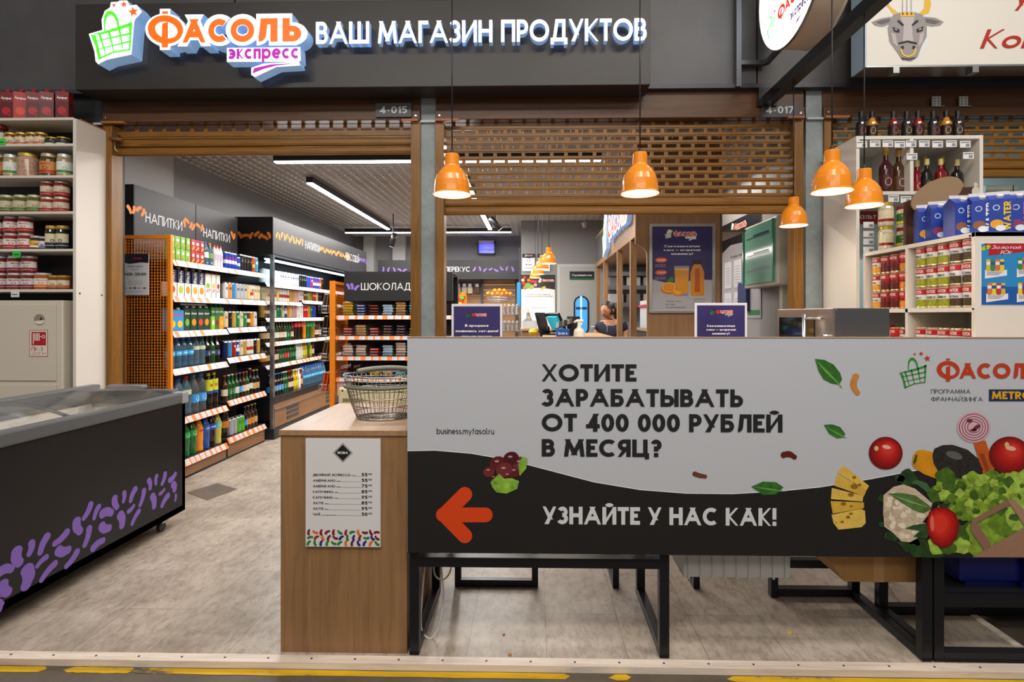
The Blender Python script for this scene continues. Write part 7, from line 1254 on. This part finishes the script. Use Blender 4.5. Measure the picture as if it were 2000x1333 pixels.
t = thing('information_board', 'grey consumer information board with document pockets on right wall', 'board', (2.13, 5.7, 1.36)); pw = facenx(2.14, 0, 0); y0_, y1_ = PX(1408, 500, 2.14).y, PX(1486, 500, 2.14).y; z0_ = 1.375; z1_ = 2.42
b = MB(); b.box(2.14, 2.149, y1_, y0_, z0_, z1_, M('#98959a', .4)); b.poly([(-y0_, z1_), (-y0_, z1_-.32), (-y0_+.3, z1_-.25), (-y0_+.8, z1_-.27), (-y1_, z1_-.28), (-y1_, z1_)], pw, M('#17171c', .4)); logo(b, pw, -y0_+.3, z1_-.14, .45/1750, LR, LG, LP, LW, express=False, k=.0014); b.text('Уголок потребителя', pw, -y0_+.3, z1_-.40, .035, M('#2a2a2e', .5), w=.62, bold=.02)
b.poly([(-y1_-.3, z0_+.03), (-y1_-.02, z0_+.03), (-y1_-.02, z0_+.08), (-y1_-.3, z0_+.08)], pw, M('#1c6a34', .5)); b.build('board', t)
for i, (dy, dz) in enumerate(((.14, .30), (.42, .30), (.14, .64), (.42, .64))):
    b = MB(); yy = y0_-dy; zz = z1_-.12-dz-.3; b.box(2.134, 2.14, yy-.21, yy, zz, zz+.29, M('#c4c2c6', .3)); pq = facenx(2.134, 0, 0)
    for j in range(7): b.poly([(-yy+.03, zz+.05+j*.028), (-yy+.17, zz+.05+j*.028), (-yy+.17, zz+.055+j*.028), (-yy+.03, zz+.055+j*.028)], pq, M('#6a6a70', .5), .0006)
    b.build('document_pocket', t)
b = MB(); yy = y0_-.62; b.box(2.10, 2.134, yy-.22, yy, 1.45, 1.72, M('#1d2c5a', .4)); b.box(2.108, 2.13, yy-.01, yy+.015, 1.46, 1.74, M('#3a6ac0', .4)); b.build('booklets', t)
p = PY(1518, 620, 4.9); b = MB()
def d_del(b, pl, w, h):
    b.poly([(0, h), (0, h*.72), (w*.5, h*.76), (w, h*.72), (w, h)], pl, M('#17171c', .4)); logo(b, pl, w*.2, h*.82, w*.55/1750, LR, LG, LP, LW, express=False, k=.0014); b.poly([(w*.2, h*.5), (w*.5, h*.58), (w*.5, h*.5), (w*.3, h*.42)], pl, black, .001); b.text('1 шт.', pl, w*.2, h*.2, h*.04, black, w=w*.2)
printed(2.0, 2.145, 1.10, 1.56, 4.22, 'wall_notice', 'small notice with logo on right wall behind the oven', 'sign', d_del)
# ================================================================ DOOR WALL
DY = 8.84; a = PY(1093, 600, DY); c = PY(1176, 522, DY); dx0, dx1, dz1 = a.x, c.x, 2.2
b = MB(); dm = M('#a3a4a2', .45); b.box(dx0-.04, dx1+.05, DY-.03, DY, 0, dz1+.04, M('#b4b5b3', .5)); o = PY(1135, 612, DY); oval = ell(o.x, 1.40, .105, .30, 20)
b.box(dx0, dx1, DY-.045, DY-.03, 0, dz1, dm, .002); st = [(o.x+(.115 if cos(t) > 0 else -.115)*abs(cos(t))**.55, (1.40+.21 if sin(t) > 0 else 1.40-.21)+.115*sin(t)) for t in (2*pi*i/32 for i in range(32))]
def cap(x, z, r, hh, n=12): return [(x+r*cos(pi*i/n), z+hh+r*sin(pi*i/n)) for i in range(n+1)]+[(x-r*cos(pi*i/n), z-hh-r*sin(pi*i/n)) for i in range(n+1)]
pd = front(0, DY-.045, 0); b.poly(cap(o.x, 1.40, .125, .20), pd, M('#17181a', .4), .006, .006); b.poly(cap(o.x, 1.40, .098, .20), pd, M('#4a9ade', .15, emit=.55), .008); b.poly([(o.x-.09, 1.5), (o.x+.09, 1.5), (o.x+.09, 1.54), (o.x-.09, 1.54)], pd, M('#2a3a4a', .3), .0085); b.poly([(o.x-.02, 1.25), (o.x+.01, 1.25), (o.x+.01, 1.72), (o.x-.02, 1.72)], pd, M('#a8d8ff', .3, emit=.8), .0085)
b.poly([(o.x-.19, 1.98), (o.x+.21, 1.98), (o.x+.21, 2.12), (o.x-.19, 2.12)], pd, M('#1c1a24', .4), .001); b.text('Служебный вход', pd, o.x+.01, 2.045, .032, LW, w=.32, al='c', bold=.02, k=.002); b.poly([(o.x-.19, 1.98), (o.x+.21, 1.98), (o.x+.21, 2.015), (o.x-.19, 2.015)], pd, M('#145a34', .4), .0015)
hz = 1.22; b.tube([(dx1-.05, DY-.06, hz), (dx1-.05, DY-.09, hz), (dx1-.18, DY-.09, hz)], .012, steel, 8); b.lathe([(0, 0), (.025, 0), (.025, .01)], steel, 14, axis=(Vector((dx1-.05, DY-.056, hz-.12)), Vector((0, 1, 0)), Vector((1, 0, 0)), Vector((0, 0, 1)))); struct(b, 'door_1')
def d_offer(b, pl, w, h):
    b.poly([(0, h), (0, h*.73), (w*.3, h*.75), (w*.6, h*.755), (w*.9, h*.73), (w, h*.72), (w, h)], pl, M('#1d1b1b', .4)); logo(b, pl, w*.5, h*.855, w*.47/1750, LR, LG, LP, LW, express=False, k=.0014)
    r = random.Random(8)
    for x_, y_, q, c_ in ((.1, .95, .05, '#b82418'), (.22, .9, .05, '#d87818'), (.07, .84, .06, '#b82418'), (.32, .88, .055, '#b82418'), (.42, .87, .05, '#b82418'), (.2, .8, .09, '#7a9a38'), (.3, .77, .08, '#8aa840'), (.05, .9, .05, '#cdb9a0'), (.42, .81, .05, '#b890a0'), (.12, .76, .07, '#9a7050')): b.poly(ell(w*x_, h*y_, w*q, w*q*.9, 14), pl, M(c_, .4), .0014+y_*.0005)
    b.poly([(w*.55, h*.74), (w*.68, h*.79), (w*.74, h*.77), (w*.62, h*.71)], pl, M('#d8b048', .4), .002)
    b.text('ХОТИТЕ ЗАРАБАТЫВАТЬ', pl, w/2, h*.62, h*.018, black, w=w*.72, al='c', bold=.03); b.text('ОТ 400 000 РУБЛЕЙ В МЕСЯЦ?', pl, w/2, h*.585, h*.018, black, w=w*.88, al='c', bold=.03); b.text('УЗНАЙТЕ У НАС КАК!', pl, w*.5, h*.37, h*.014, black, w=w*.45, al='c', bold=.03)
a = PY(1018, 640, DY-.03); c = PY(1084, 537, DY-.03); printed(a.x, c.x, 1.2, c.z, DY-.02, 'wall_poster', 'tall white poster about earning 400 000 roubles beside service door', 'poster', d_offer)
def d_18(b, pl, w, h):
    b.poly([(0, h), (0, h*.78), (w*.5, h*.75), (w, h*.78), (w, h)], pl, M('#1c1a28', .4)); logo(b, pl, w*.2, h*.84, w*.6/1750, LR, LG, LP, LW, express=False, k=.0014); b.poly(ell(w/2, h*.62, w*.14, w*.14), pl, black); b.poly(ell(w/2, h*.62, w*.12, w*.12), pl, M('#d8d8d8', .4), .0012); b.text('18 лет', pl, w/2, h*.34, h*.08, black, w=w*.5, al='c', bold=.04); b.text('НЕ ПРОДАЁМ', pl, w/2, h*.16, h*.05, black, w=w*.7, al='c', bold=.03)
for i, (p0, p1) in enumerate(((1020, 1045), (1050, 1074))): a = PY(p0, 530, DY-.03); c = PY(p1, 496, DY-.03); printed(a.x, c.x, a.z, c.z, DY-.02, 'wall_notice', 'age restriction notice above the white poster, %s of two' % ('left', 'right')[i], 'sign', d_18)
b = MB(); b.box(-.26, -.225, 8.9, 10.3, 1.95, 2.52, M('#3a3a42', .5)); single(b, 'header_board', 'dark board edge-on left of the age restriction notices', 'board')
b = MB(); b.box(-.29, -.23, 8.9, 9.1, 1.55, 1.95, M('#2a90c8', .4)); single(b, 'blue_sign', 'narrow bright blue sign below the dark board edge', 'sign')
# ================================================================ BACK SNACK WALL
BY = 10.3; a = PY(738, 546, 9.9); c = PY(1010, 508, 9.9)
T = thing('snack_wall', 'wood slat wall with dark snack header at back of the shop', 'shelving', (-1.6, 10.2, 0))
b = MB(); b.box(a.x, -.28, 9.9, 9.95, a.z, c.z, M('#2b2b2d', .5)); pl = front(0, 9.9, 0); q = PY(862, 531, 9.9); q1 = PY(918, 522, 9.9); b.text('БЫСТРЫЙ ПЕРЕКУС', pl, q1.x, q.z, q1.z-q.z+.005, wt, w=(q1.x-q.x)*1.95, al='r', bold=.012); beans_strip(b, pl, a.x+.1, q1.x-(q1.x-q.x)*2.2, (q.z+q1.z)/2, .075, pb, .1, seed=12); beans_strip(b, pl, q1.x+.08, -.35, (q.z+q1.z)/2, .075, pb, .1, seed=13); b.build('header', T)
b = MB(); sl = M('#a8784a', .5, kind='woodh'); z = .1
while z < 2.1: b.box(a.x, -.26, 10.32, 10.35, z, z+.085, sl); b.box(a.x, -.26, 10.33, 10.34, z+.085, z+.1, steel); z += .1
b.build('slat_panel', T); b = MB()
for px in (868, 941, 1008): x = PY(px, 600, 10.28).x; b.box(x-.02, x+.02, 10.26, 10.32, 0, a.z+.05, M('#4a4b4e', .4))
b.build('upright', T)
x0 = PY(868, 600, 10.2).x-.15; x1 = PY(889, 600, 10.2).x; b = MB(); b.box(x0, x1, 9.98, 10.3, 1.55, 2.05, M('#1c1c1e', .4), .01); b.build('dark_box', T)
for i, px in enumerate((895, 907, 918, 932)):
    p = PY(px, 567, 10.2); t = thing('snack_bag', 'clear nut bag with navy header card, %s from left on slat wall' % ORD[i], 'snack bag', (p.x, 10.2, p.z), 'nut bags on the slat wall'); b = MB(); b.box(p.x-.05, p.x+.05, 10.19, 10.235, p.z-.07, p.z+.06, M(('#c8b490', '#c9b890', '#d8c8a0', '#5a3a2c')[i], .4, kind='ore'), .018); b.build('bag', t); b = MB(); b.box(p.x-.052, p.x+.052, 10.185, 10.24, p.z+.06, p.z+.15, M('#28305a', .5)); b.box(p.x-.03, p.x+.03, 10.182, 10.185, p.z+.06, p.z+.12, M('#d8d8da', .5)); b.build('header_card', t); b = MB(); b.tube([(p.x, 10.2, p.z+.145), (p.x, 10.32, p.z+.15)], .003, steel, 5); b.build('hook', t)
t = thing('lollipop_stand', 'small orange rack of sweets left of the hanging nut bags', 'rack', (PY(899, 585, 9.7).x, 9.7, 1.55)); p = PY(899, 585, 9.7); b = MB(); b.box(p.x-.10, p.x-.06, 9.65, 9.85, 0, p.z+.13, omesh); b.box(p.x-.06, p.x+.10, 9.82, 9.85, 0, p.z+.1, omesh); b.build('rack', t)
r = random.Random(4)
for j in range(4): b = MB(); zz = p.z-.10+j*.05; xx = p.x-.02+j*.022; b.box(xx-.04, xx+.04, 9.74-j*.004, 9.80, zz, zz+.08, M(('#d8c830', '#c83028', '#68a830', '#e07820')[j], .4), .008); b.build('sweet_pack', t)
# oranges in wire basket
p = PY(975, 583, 9.3); t = thing('fruit_basket', 'wire basket on stand heaped with oranges before the slat wall', 'basket', (p.x, 9.3, 0)); b = MB()
for zz, rr_ in ((p.z-.06, .14), (p.z-.02, .2), (p.z+.02, .24)): b.tube([(p.x+x, 9.3+y, zz) for x, y in ell(0, 0, rr_, rr_*.6, 24)], .004, steel, 5, True)
for j in range(12): a_ = 2*pi*j/12; b.tube([(p.x+.24*cos(a_), 9.3+.144*sin(a_), p.z+.02), (p.x+.14*cos(a_), 9.3+.084*sin(a_), p.z-.06), (p.x, 9.3, p.z-.062)], .003, steel, 5)
b.build('bowl', t); b = MB(); b.tube([(p.x, 9.3, 0), (p.x, 9.3, p.z-.06)], .012, steel); b.tube([(p.x, 9.44, p.z), (p.x, 9.44, p.z+.16)], .005, steel)
for j in range(5): b.tube([(p.x-.22, 9.44, p.z+.03+j*.03), (p.x+.22, 9.44, p.z+.03+j*.03)], .003, steel, 5)
b.build('stand', t)
for j, (dx, dz) in enumerate(((-.19, .02), (-.11, .01), (-.03, .02), (.05, .01), (.13, .02), (.2, .015), (-.07, .07), (.01, .075), (.09, .07))): b = MB(); b.lathe([(0, -.038), (.027, -.027), (.038, 0), (.027, .027), (0, .038)], M('#e8890c', .5), 14); o = b.build('orange'); o.location = (p.x+dx, 9.24, p.z+dz-.01+.03); o['label'] = 'orange in the wire bowl, %s from left in %s layer' % (ORD[j if j < 6 else j-6], 'lower' if j < 6 else 'upper'); o['category'] = 'fruit'; o['group'] = 'oranges in the wire bowl'
# juice bottle racks
for i, py in enumerate((604, 636)):
    p = PY(998, py, 7.9); t = thing('bottle_tray', 'clear tray of empty juice bottles, %s of two beside hot dog sign' % ('upper', 'lower')[i], 'tray', (p.x, 7.9, p.z-.06), 'trays of empty bottles'); b = MB(); m = M('#d8dcdc', .05, trans=1, alpha=.4); b.box(p.x-.13, p.x+.13, 7.8, 7.804, p.z-.08, p.z+.05, m); b.box(p.x-.13, p.x+.13, 7.8, 8.1, p.z-.084, p.z-.08, steel); b.tube([(p.x-.135, 7.8, p.z+.05), (p.x+.135, 7.8, p.z+.05)], .004, steel, 5); b.build('tray', t)
    if i == 0:
        b = MB(); b.box(p.x-.14, p.x-.12, 7.95, 7.97, 0, p.z-.085, steel); b.box(p.x+.12, p.x+.14, 7.95, 7.97, 0, p.z-.085, steel); b.build('legs', t)
    for j in range(4): place_x = p.x-.09+j*.06; place('eb' if 'eb' in K else (kind('eb', .06, 'small clear empty bottle with white cap', bottle(.024, .15, PET, glassC, '#e6e2da', [])) or 'eb'), place_x, 7.85, p.z-.079, 0, '%s bottle tray' % ('upper', 'lower')[i], 'empty juice bottles')
# checkout
T = thing('checkout_counter', 'wood checkout counter deep in the shop under the inner lamps', 'counter', (.0, 6.6, 0)); b = MB(); x0 = PY(1020, 640, 6.7).x; b.box(x0, .55, 6.5, 7.1, 0, 1.22, owh); b.box(.1, .75, 5.3, 6.5, 0, 1.17, owh); b.build('body', T); b = MB(); b.box(x0-.02, .57, 6.48, 7.12, 1.22, 1.245, M('#b08e68', .4, kind='fine')); b.box(.08, .77, 5.28, 6.48, 1.17, 1.195, M('#b08e68', .4, kind='fine')); b.build('worktop', T)
def slab(cx, cy, cz, w, h, d, tilt, yaw, m, name, parent):
    b = MB(); R_ = Matrix.Rotation(yaw, 3, 'Z') @ Matrix.Rotation(tilt, 3, 'X'); vs = [Vector((x, y, z)) for z in (-h/2, h/2) for y in (-d/2, d/2) for x in (-w/2, w/2)]; vs = [R_ @ v+Vector((cx, cy, cz)) for v in vs]; b.add(vs, [(0, 2, 3, 1), (4, 5, 7, 6), (0, 1, 5, 4), (2, 6, 7, 3), (0, 4, 6, 2), (1, 3, 7, 5)], m); return b.build(name, parent)
p = PY(1060, 638, 5.8); t = thing('cash_register_screen', 'dark touch screen seen edge-on on the checkout counter', 'screen', (p.x, 5.8, 1.196)); slab(p.x, 5.8, p.z+.02, .30, .26, .02, -.25, 1.25, M('#1a1b1e', .3), 'screen', t); b = MB(); b.tube([(p.x+.06, 5.8, 1.20), (p.x+.05, 5.8, p.z)], .022, black); b.box(p.x-.02, p.x+.14, 5.72, 5.9, 1.196, 1.21, black); b.build('stand', t)
p = PY(1086, 630, 5.7); t = thing('customer_display', 'tilted black display with cyan screen right of the touch screen', 'screen', (p.x, 5.7, 1.196)); slab(p.x, 5.7, p.z, .24, .22, .025, .5, -1.0, M('#1c1d20', .35), 'screen', t); slab(p.x-.012, 5.68, p.z-.01, .18, .16, .026, .5, -1.0, M('#3ab0c8', .3, emit=.4), 'lit_panel', t); b = MB(); b.tube([(p.x+.03, 5.7, 1.2), (p.x, 5.7, p.z)], .02, black); b.build('stand', t)
p = PY(1108, 632, 5.5); t = thing('cigarette_rack', 'black sloping rack of small packs beside the service door', 'rack', (p.x, 5.5, 1.196)); b = MB(); b.box(p.x-.0, p.x+.13, 5.5, 5.56, 1.196, p.z+.07, M('#242528', .4)); b.add([(p.x-.13, 5.35, p.z-.06), (p.x+.05, 5.35, p.z+.0), (p.x+.05, 5.5, p.z+.0), (p.x-.13, 5.5, p.z-.06), (p.x-.13, 5.35, p.z-.05), (p.x+.05, 5.35, p.z+.01), (p.x+.05, 5.5, p.z+.01), (p.x-.13, 5.5, p.z-.05)], [(0, 1, 2, 3), (4, 7, 6, 5), (0, 4, 5, 1), (1, 5, 6, 2), (2, 6, 7, 3), (3, 7, 4, 0)], black); b.build('frame', t)
for j in range(6): xx = p.x-.115+j*.027; b = MB(); zz = p.z-.045+j*.009; b.box(xx, xx+.023, 5.37, 5.43, zz, zz+.055, M(('#c8c8c0', '#5a5a60', '#8a7a50', '#3a3a44', '#a8a090', '#6a6a70')[j], .4)); single(b, 'small_pack', 'small pack on the sloping black rack, %s from left' % ORD[j], 'pack', 'packs on the sloping rack')
b = MB(); xx = p.x-.06; b.box(xx-.06, xx+.07, 5.30, 5.42, 1.196, 1.27, M('#2a58b0', .4), .003); b.text('bars', front(xx-.05, 5.2985, 1.215), .01, .0, .03, white, w=.09, bold=.03); single(b, 'snack_box', 'blue and white open snack box beneath the black rack', 'box')
p = PY(1032, 655, 5.6); b = MB(); b.lathe([(0, 1.196), (.035, 1.20), (.05, 1.23), (.035, 1.26), (0, 1.265)], M('#d8b820', .35, kind='ore'), 12, (p.x+.05, 5.6)); single(b, 'sweet_bowl', 'small heap of yellow wrapped sweets on the checkout counter', 'sweets')
p = PY(1035, 632, 6.7); t = thing('clear_dispenser', 'clear plastic organiser with straws on rear checkout counter', 'organiser', (p.x, 6.7, 1.246)); b = MB(); m = M('#d8dcdc', .08, trans=.9); b.box(p.x-.09, p.x+.09, 6.62, 6.76, 1.246, 1.34, m, .004); b.lathe([(.05, 1.34), (.03, 1.38), (.02, 1.42), (.02, 1.44)], m, 14, (p.x-.02, 6.69)); b.build('body', t); b = MB(); b.tube([(p.x-.02, 6.69, 1.41), (p.x-.025, 6.69, 1.49)], .006, M('#c8b820', .4)); b.build('straw', t)
# ================================================================ WOMAN
def skin_mesh(name, parent, joints, edges, mat, root, sub=2, loc=(0, 0, 0)):
    me = bpy.data.meshes.new(name); me.from_pydata([j[0] for j in joints], edges, []); me.materials.append(mat); o = bpy.data.objects.new(name, me); COL.objects.link(o); o.parent = parent; o.location = loc
    sk = o.modifiers.new('s', 'SKIN'); 
    if not me.skin_vertices: me.attributes
    bm = bmesh.new(); bm.from_mesh(me); ly = bm.verts.layers.skin.verify()
    for v, j in zip(bm.verts, joints): r_ = j[1]; v[ly].radius = r_ if isinstance(r_, tuple) else (r_, r_); v[ly].use_root = False
    bm.verts.ensure_lookup_table(); bm.verts[root][ly].use_root = True; bm.to_mesh(me); bm.free()
    sk.use_smooth_shade = True; sb_ = o.modifiers.new('d', 'SUBSURF'); sb_.levels = sub; sb_.render_levels = sub; WORLD[o] = Vector((0, 0, 0)); return o
PW = thing('person', 'woman with dark tied hair in navy short-sleeved top looking down inside the kiosk', 'person', (.985, 6.95, 0)); skn = M('#b5805f', .5); s0 = 1.0
J = [((0, 0, .93), (.13, .10)), ((0, 0, 1.05), (.115, .09)), ((0, -.01, 1.2), (.13, .10)), ((0, -.02, 1.33), (.14, .09)), ((-.0, -.03, 1.39), (.05, .05)), ((-.02, -.055, 1.44), (.045, .045)), ((-.03, -.075, 1.485), (.072, .078)), ((-.03, -.085, 1.54), (.078, .088)), ((-.02, -.08, 1.575), (.05, .06)),
     ((.165, -.01, 1.345), .05), ((.20, -.02, 1.20), .042), ((.20, -.06, 1.08), .036), ((.14, -.20, 1.00), .028), ((.10, -.27, .98), .022), ((-.165, -.01, 1.345), .05), ((-.20, -.02, 1.20), .042), ((-.20, -.06, 1.08), .036), ((-.15, -.20, 1.0), .028), ((-.11, -.27, .98), .022),
     ((.09, 0, .85), .085), ((.10, -.01, .48), .055), ((.10, .02, .09), .038), ((.10, -.12, .035), .033), ((-.09, 0, .85), .085), ((-.10, -.01, .48), .055), ((-.10, .02, .09), .038), ((-.10, -.12, .035), .033)]
Eg = [(0, 1), (1, 2), (2, 3), (3, 4), (4, 5), (5, 6), (6, 7), (7, 8), (3, 9), (9, 10), (10, 11), (11, 12), (12, 13), (3, 14), (14, 15), (15, 16), (16, 17), (17, 18), (0, 19), (19, 20), (20, 21), (21, 22), (0, 23), (23, 24), (24, 25), (25, 26)]
# fingers rooted in each palm
for s_, w_ in ((1, 13), (-1, 18)):
    hx, hy, hz = J[w_][0]
    for i, (ln, off) in enumerate(((.075, -.022), (.085, -.007), (.08, .008), (.062, .022))):
        k0 = len(J); J.append(((hx+off*s_, hy-.045, hz-.004), .008)); J.append(((hx+off*s_*1.15, hy-.045-ln*.5, hz-.012), .0075)); J.append(((hx+off*s_*1.2, hy-.045-ln*.85, hz-.035), .0065)); Eg += [(w_, k0), (k0, k0+1), (k0+1, k0+2)]
    k0 = len(J); J.append(((hx-.032*s_, hy-.02, hz), .009)); J.append(((hx-.045*s_, hy-.06, hz-.012), .008)); Eg += [(w_, k0), (k0, k0+1)]
body = skin_mesh('body', PW, J, Eg, skn, 0)
navy = M('#141a30', .7); pants = M('#22242c', .7)
J2 = [((0, 0, .90), (.165, .125)), ((0, 0, 1.05), (.142, .112)), ((0, -.012, 1.2), (.158, .125)), ((0, -.018, 1.315), (.162, .105)), ((0, -.02, 1.355), (.10, .075)), ((.16, -.01, 1.335), .068), ((.20, -.02, 1.235), .062), ((-.16, -.01, 1.335), .068), ((-.20, -.02, 1.235), .062)]
skin_mesh('top', PW, J2, [(0, 1), (1, 2), (2, 3), (3, 4), (3, 5), (5, 6), (3, 7), (7, 8)], navy, 0)
J3 = [((0, 0, .93), (.15, .115)), ((.09, 0, .84), .10), ((.10, -.01, .48), .07), ((.10, .02, .12), .055), ((-.09, 0, .84), .10), ((-.10, -.01, .48), .07), ((-.10, .02, .12), .055)]
skin_mesh('trousers', PW, J3, [(0, 1), (1, 2), (2, 3), (0, 4), (4, 5), (5, 6)], pants, 0)
def ball(c_, r_, m, name, n=16, pitch=.6, cut=None):
    b = MB(); vs = []; fs = []; N = 10; R_ = Matrix.Rotation(-.35, 3, 'Z') @ Matrix.Rotation(pitch, 3, 'X')
    for i in range(N+1):
        ph = pi*i/N
        for j in range(n): th = 2*pi*j/n; vs.append(Vector(c_)+R_ @ Vector((r_[0]*sin(ph)*cos(th), r_[1]*sin(ph)*sin(th), r_[2]*cos(ph))))
    for i in range(N):
        for j in range(n):
            q = (i*n+j, (i+1)*n+j, (i+1)*n+(j+1) % n, i*n+(j+1) % n)
            if cut is None or cut(i, j, N, n): fs.append(q)
    b.add(vs, fs, m, True); return b
# head faces down-left: forward direction about (-.35,-.8,-.35)
off = Vector((1.09, 7.35, 0)); WORLD[PW] = Vector((0, 0, 0)); hc = Vector((-.032, -.085, 1.52)); fw_ = Vector((-.50, -.75, -.40)).normalized(); rt_ = fw_.cross(Vector((0, 0, 1))).normalized(); up_ = rt_.cross(fw_)
def hp(f, r_, u): return hc+fw_*f+rt_*r_+up_*u
b = MB(); hm = M('#241712', .45)
vs = []; fs = []; N, n = 10, 20
for i in range(N+1):
    ph = pi*i/N
    for j in range(n): th = 2*pi*j/n; vs.append(hp(-.018+.105*sin(ph)*cos(th), .088*sin(ph)*sin(th), .018+.108*cos(ph)))
for i in range(N):
    for j in range(n):
        th = 2*pi*(j+.5)/n; ph = pi*(i+.5)/N
        if cos(th)*sin(ph) < .42 and not (ph > 2.2 and cos(th) > -.2) or ph < .75: fs.append((i*n+j, i*n+(j+1) % n, (i+1)*n+(j+1) % n, (i+1)*n+j))
b.add(vs, fs, hm, True); b.tube([hp(-.11, .0, .0), hp(-.14, 0, -.04), hp(-.13, .02, -.12), hp(-.10, .02, -.18)], [.035, .034, .026, .01], hm, 10); b.build('hair', PW)
b = MB(); b.tube([hp(.078, 0, .02), hp(.108, 0, -.012), hp(.095, 0, -.022)], [.008, .013, .009], skn, 8); b.build('nose', PW)
b = MB()
for s_ in (-1, 1): b.tube([hp(.082, s_*.018, .018), hp(.080, s_*.042, .016)], .0045, M('#20140f', .4), 6); b.tube([hp(.086, s_*.016, .038), hp(.078, s_*.05, .036)], .003, hm, 6)
b.build('eyes', PW)
b = MB(); b.tube([hp(.080, -.022, -.052), hp(.088, 0, -.05), hp(.080, .022, -.052)], .005, M('#8a3a38', .4), 6); b.build('mouth', PW)
b = MB()
for s_ in (-1, 1): b.tube([hp(-.01, s_*.082, .015), hp(-.018, s_*.092, .0), hp(-.01, s_*.082, -.03)], [.008, .011, .006], skn, 8)
b.build('ears', PW)
# face mass so the head reads as a head
vs = []; fs = []; b = MB()
for i in range(N+1):
    ph = pi*i/N
    for j in range(n):
        th = 2*pi*j/n; u = cos(ph); nar = 1-.28*max(0, -u); vs.append(hp(.006+.092*sin(ph)*cos(th)*(1 if u > -.3 else .95), .076*sin(ph)*sin(th)*nar, .002+.105*u))
for i in range(N):
    for j in range(n): fs.append((i*n+j, i*n+(j+1) % n, (i+1)*n+(j+1) % n, (i+1)*n+j))
b.add(vs, fs, skn, True); b.build('face', PW)
b = MB(); b.tube([(-.05, -.13, 1.36), (-.02, -.16, 1.30), (.0, -.15, 1.36)], .002, M('#d8d8e0', .3, 1), 5); b.box(-.026, -.018, -.166, -.158, 1.24, 1.30, M('#d8d8e0', .3, 1)); b.build('pendant', PW)
PW.rotation_euler = (0, 0, -.35); PW.scale = (.96, .96, .962)
# floor plate and litter
a = PZp = Vector((-2.0, 4.35, .001)); b = MB()
def onfloor(px, py): dx, dy, bb = _d(px, py); t = -H/bb; return (dx*t, dy*t)
q = [onfloor(*p_) for p_ in ((365, 963), (424, 945), (463, 956), (405, 978))]; b.poly(q, Plane((0, 0, 0), (1, 0, 0), (0, 1, 0)), M('#857b6e', .35, .5, kind='conc'), .003, .003); single(b, 'floor_hatch', 'grey steel floor hatch in the aisle between freezer and oak counter', 'hatch')
for px, py, c_, w_, lab in ((1543, 1237, '#c9b020', .012, 'small yellow scrap on the floor under the counter'), (996, 1280, '#a87038', .009, 'small brown crumb near the front floor strip'), (984, 1241, '#8a5a30', .006, 'tiny brown crumb on the floor under the orange arrow'), (1718, 1187, '#4a2a1c', .008, 'dark crumb on the floor beneath the cardboard box')):
    x, y = onfloor(px, py); b = MB(); b.lathe([(w_, .0006), (w_*.8, .004), (0, .005)], M(c_, .6), 7, (x, y)); single(b, 'floor_litter', lab, 'litter')
finish_labels()
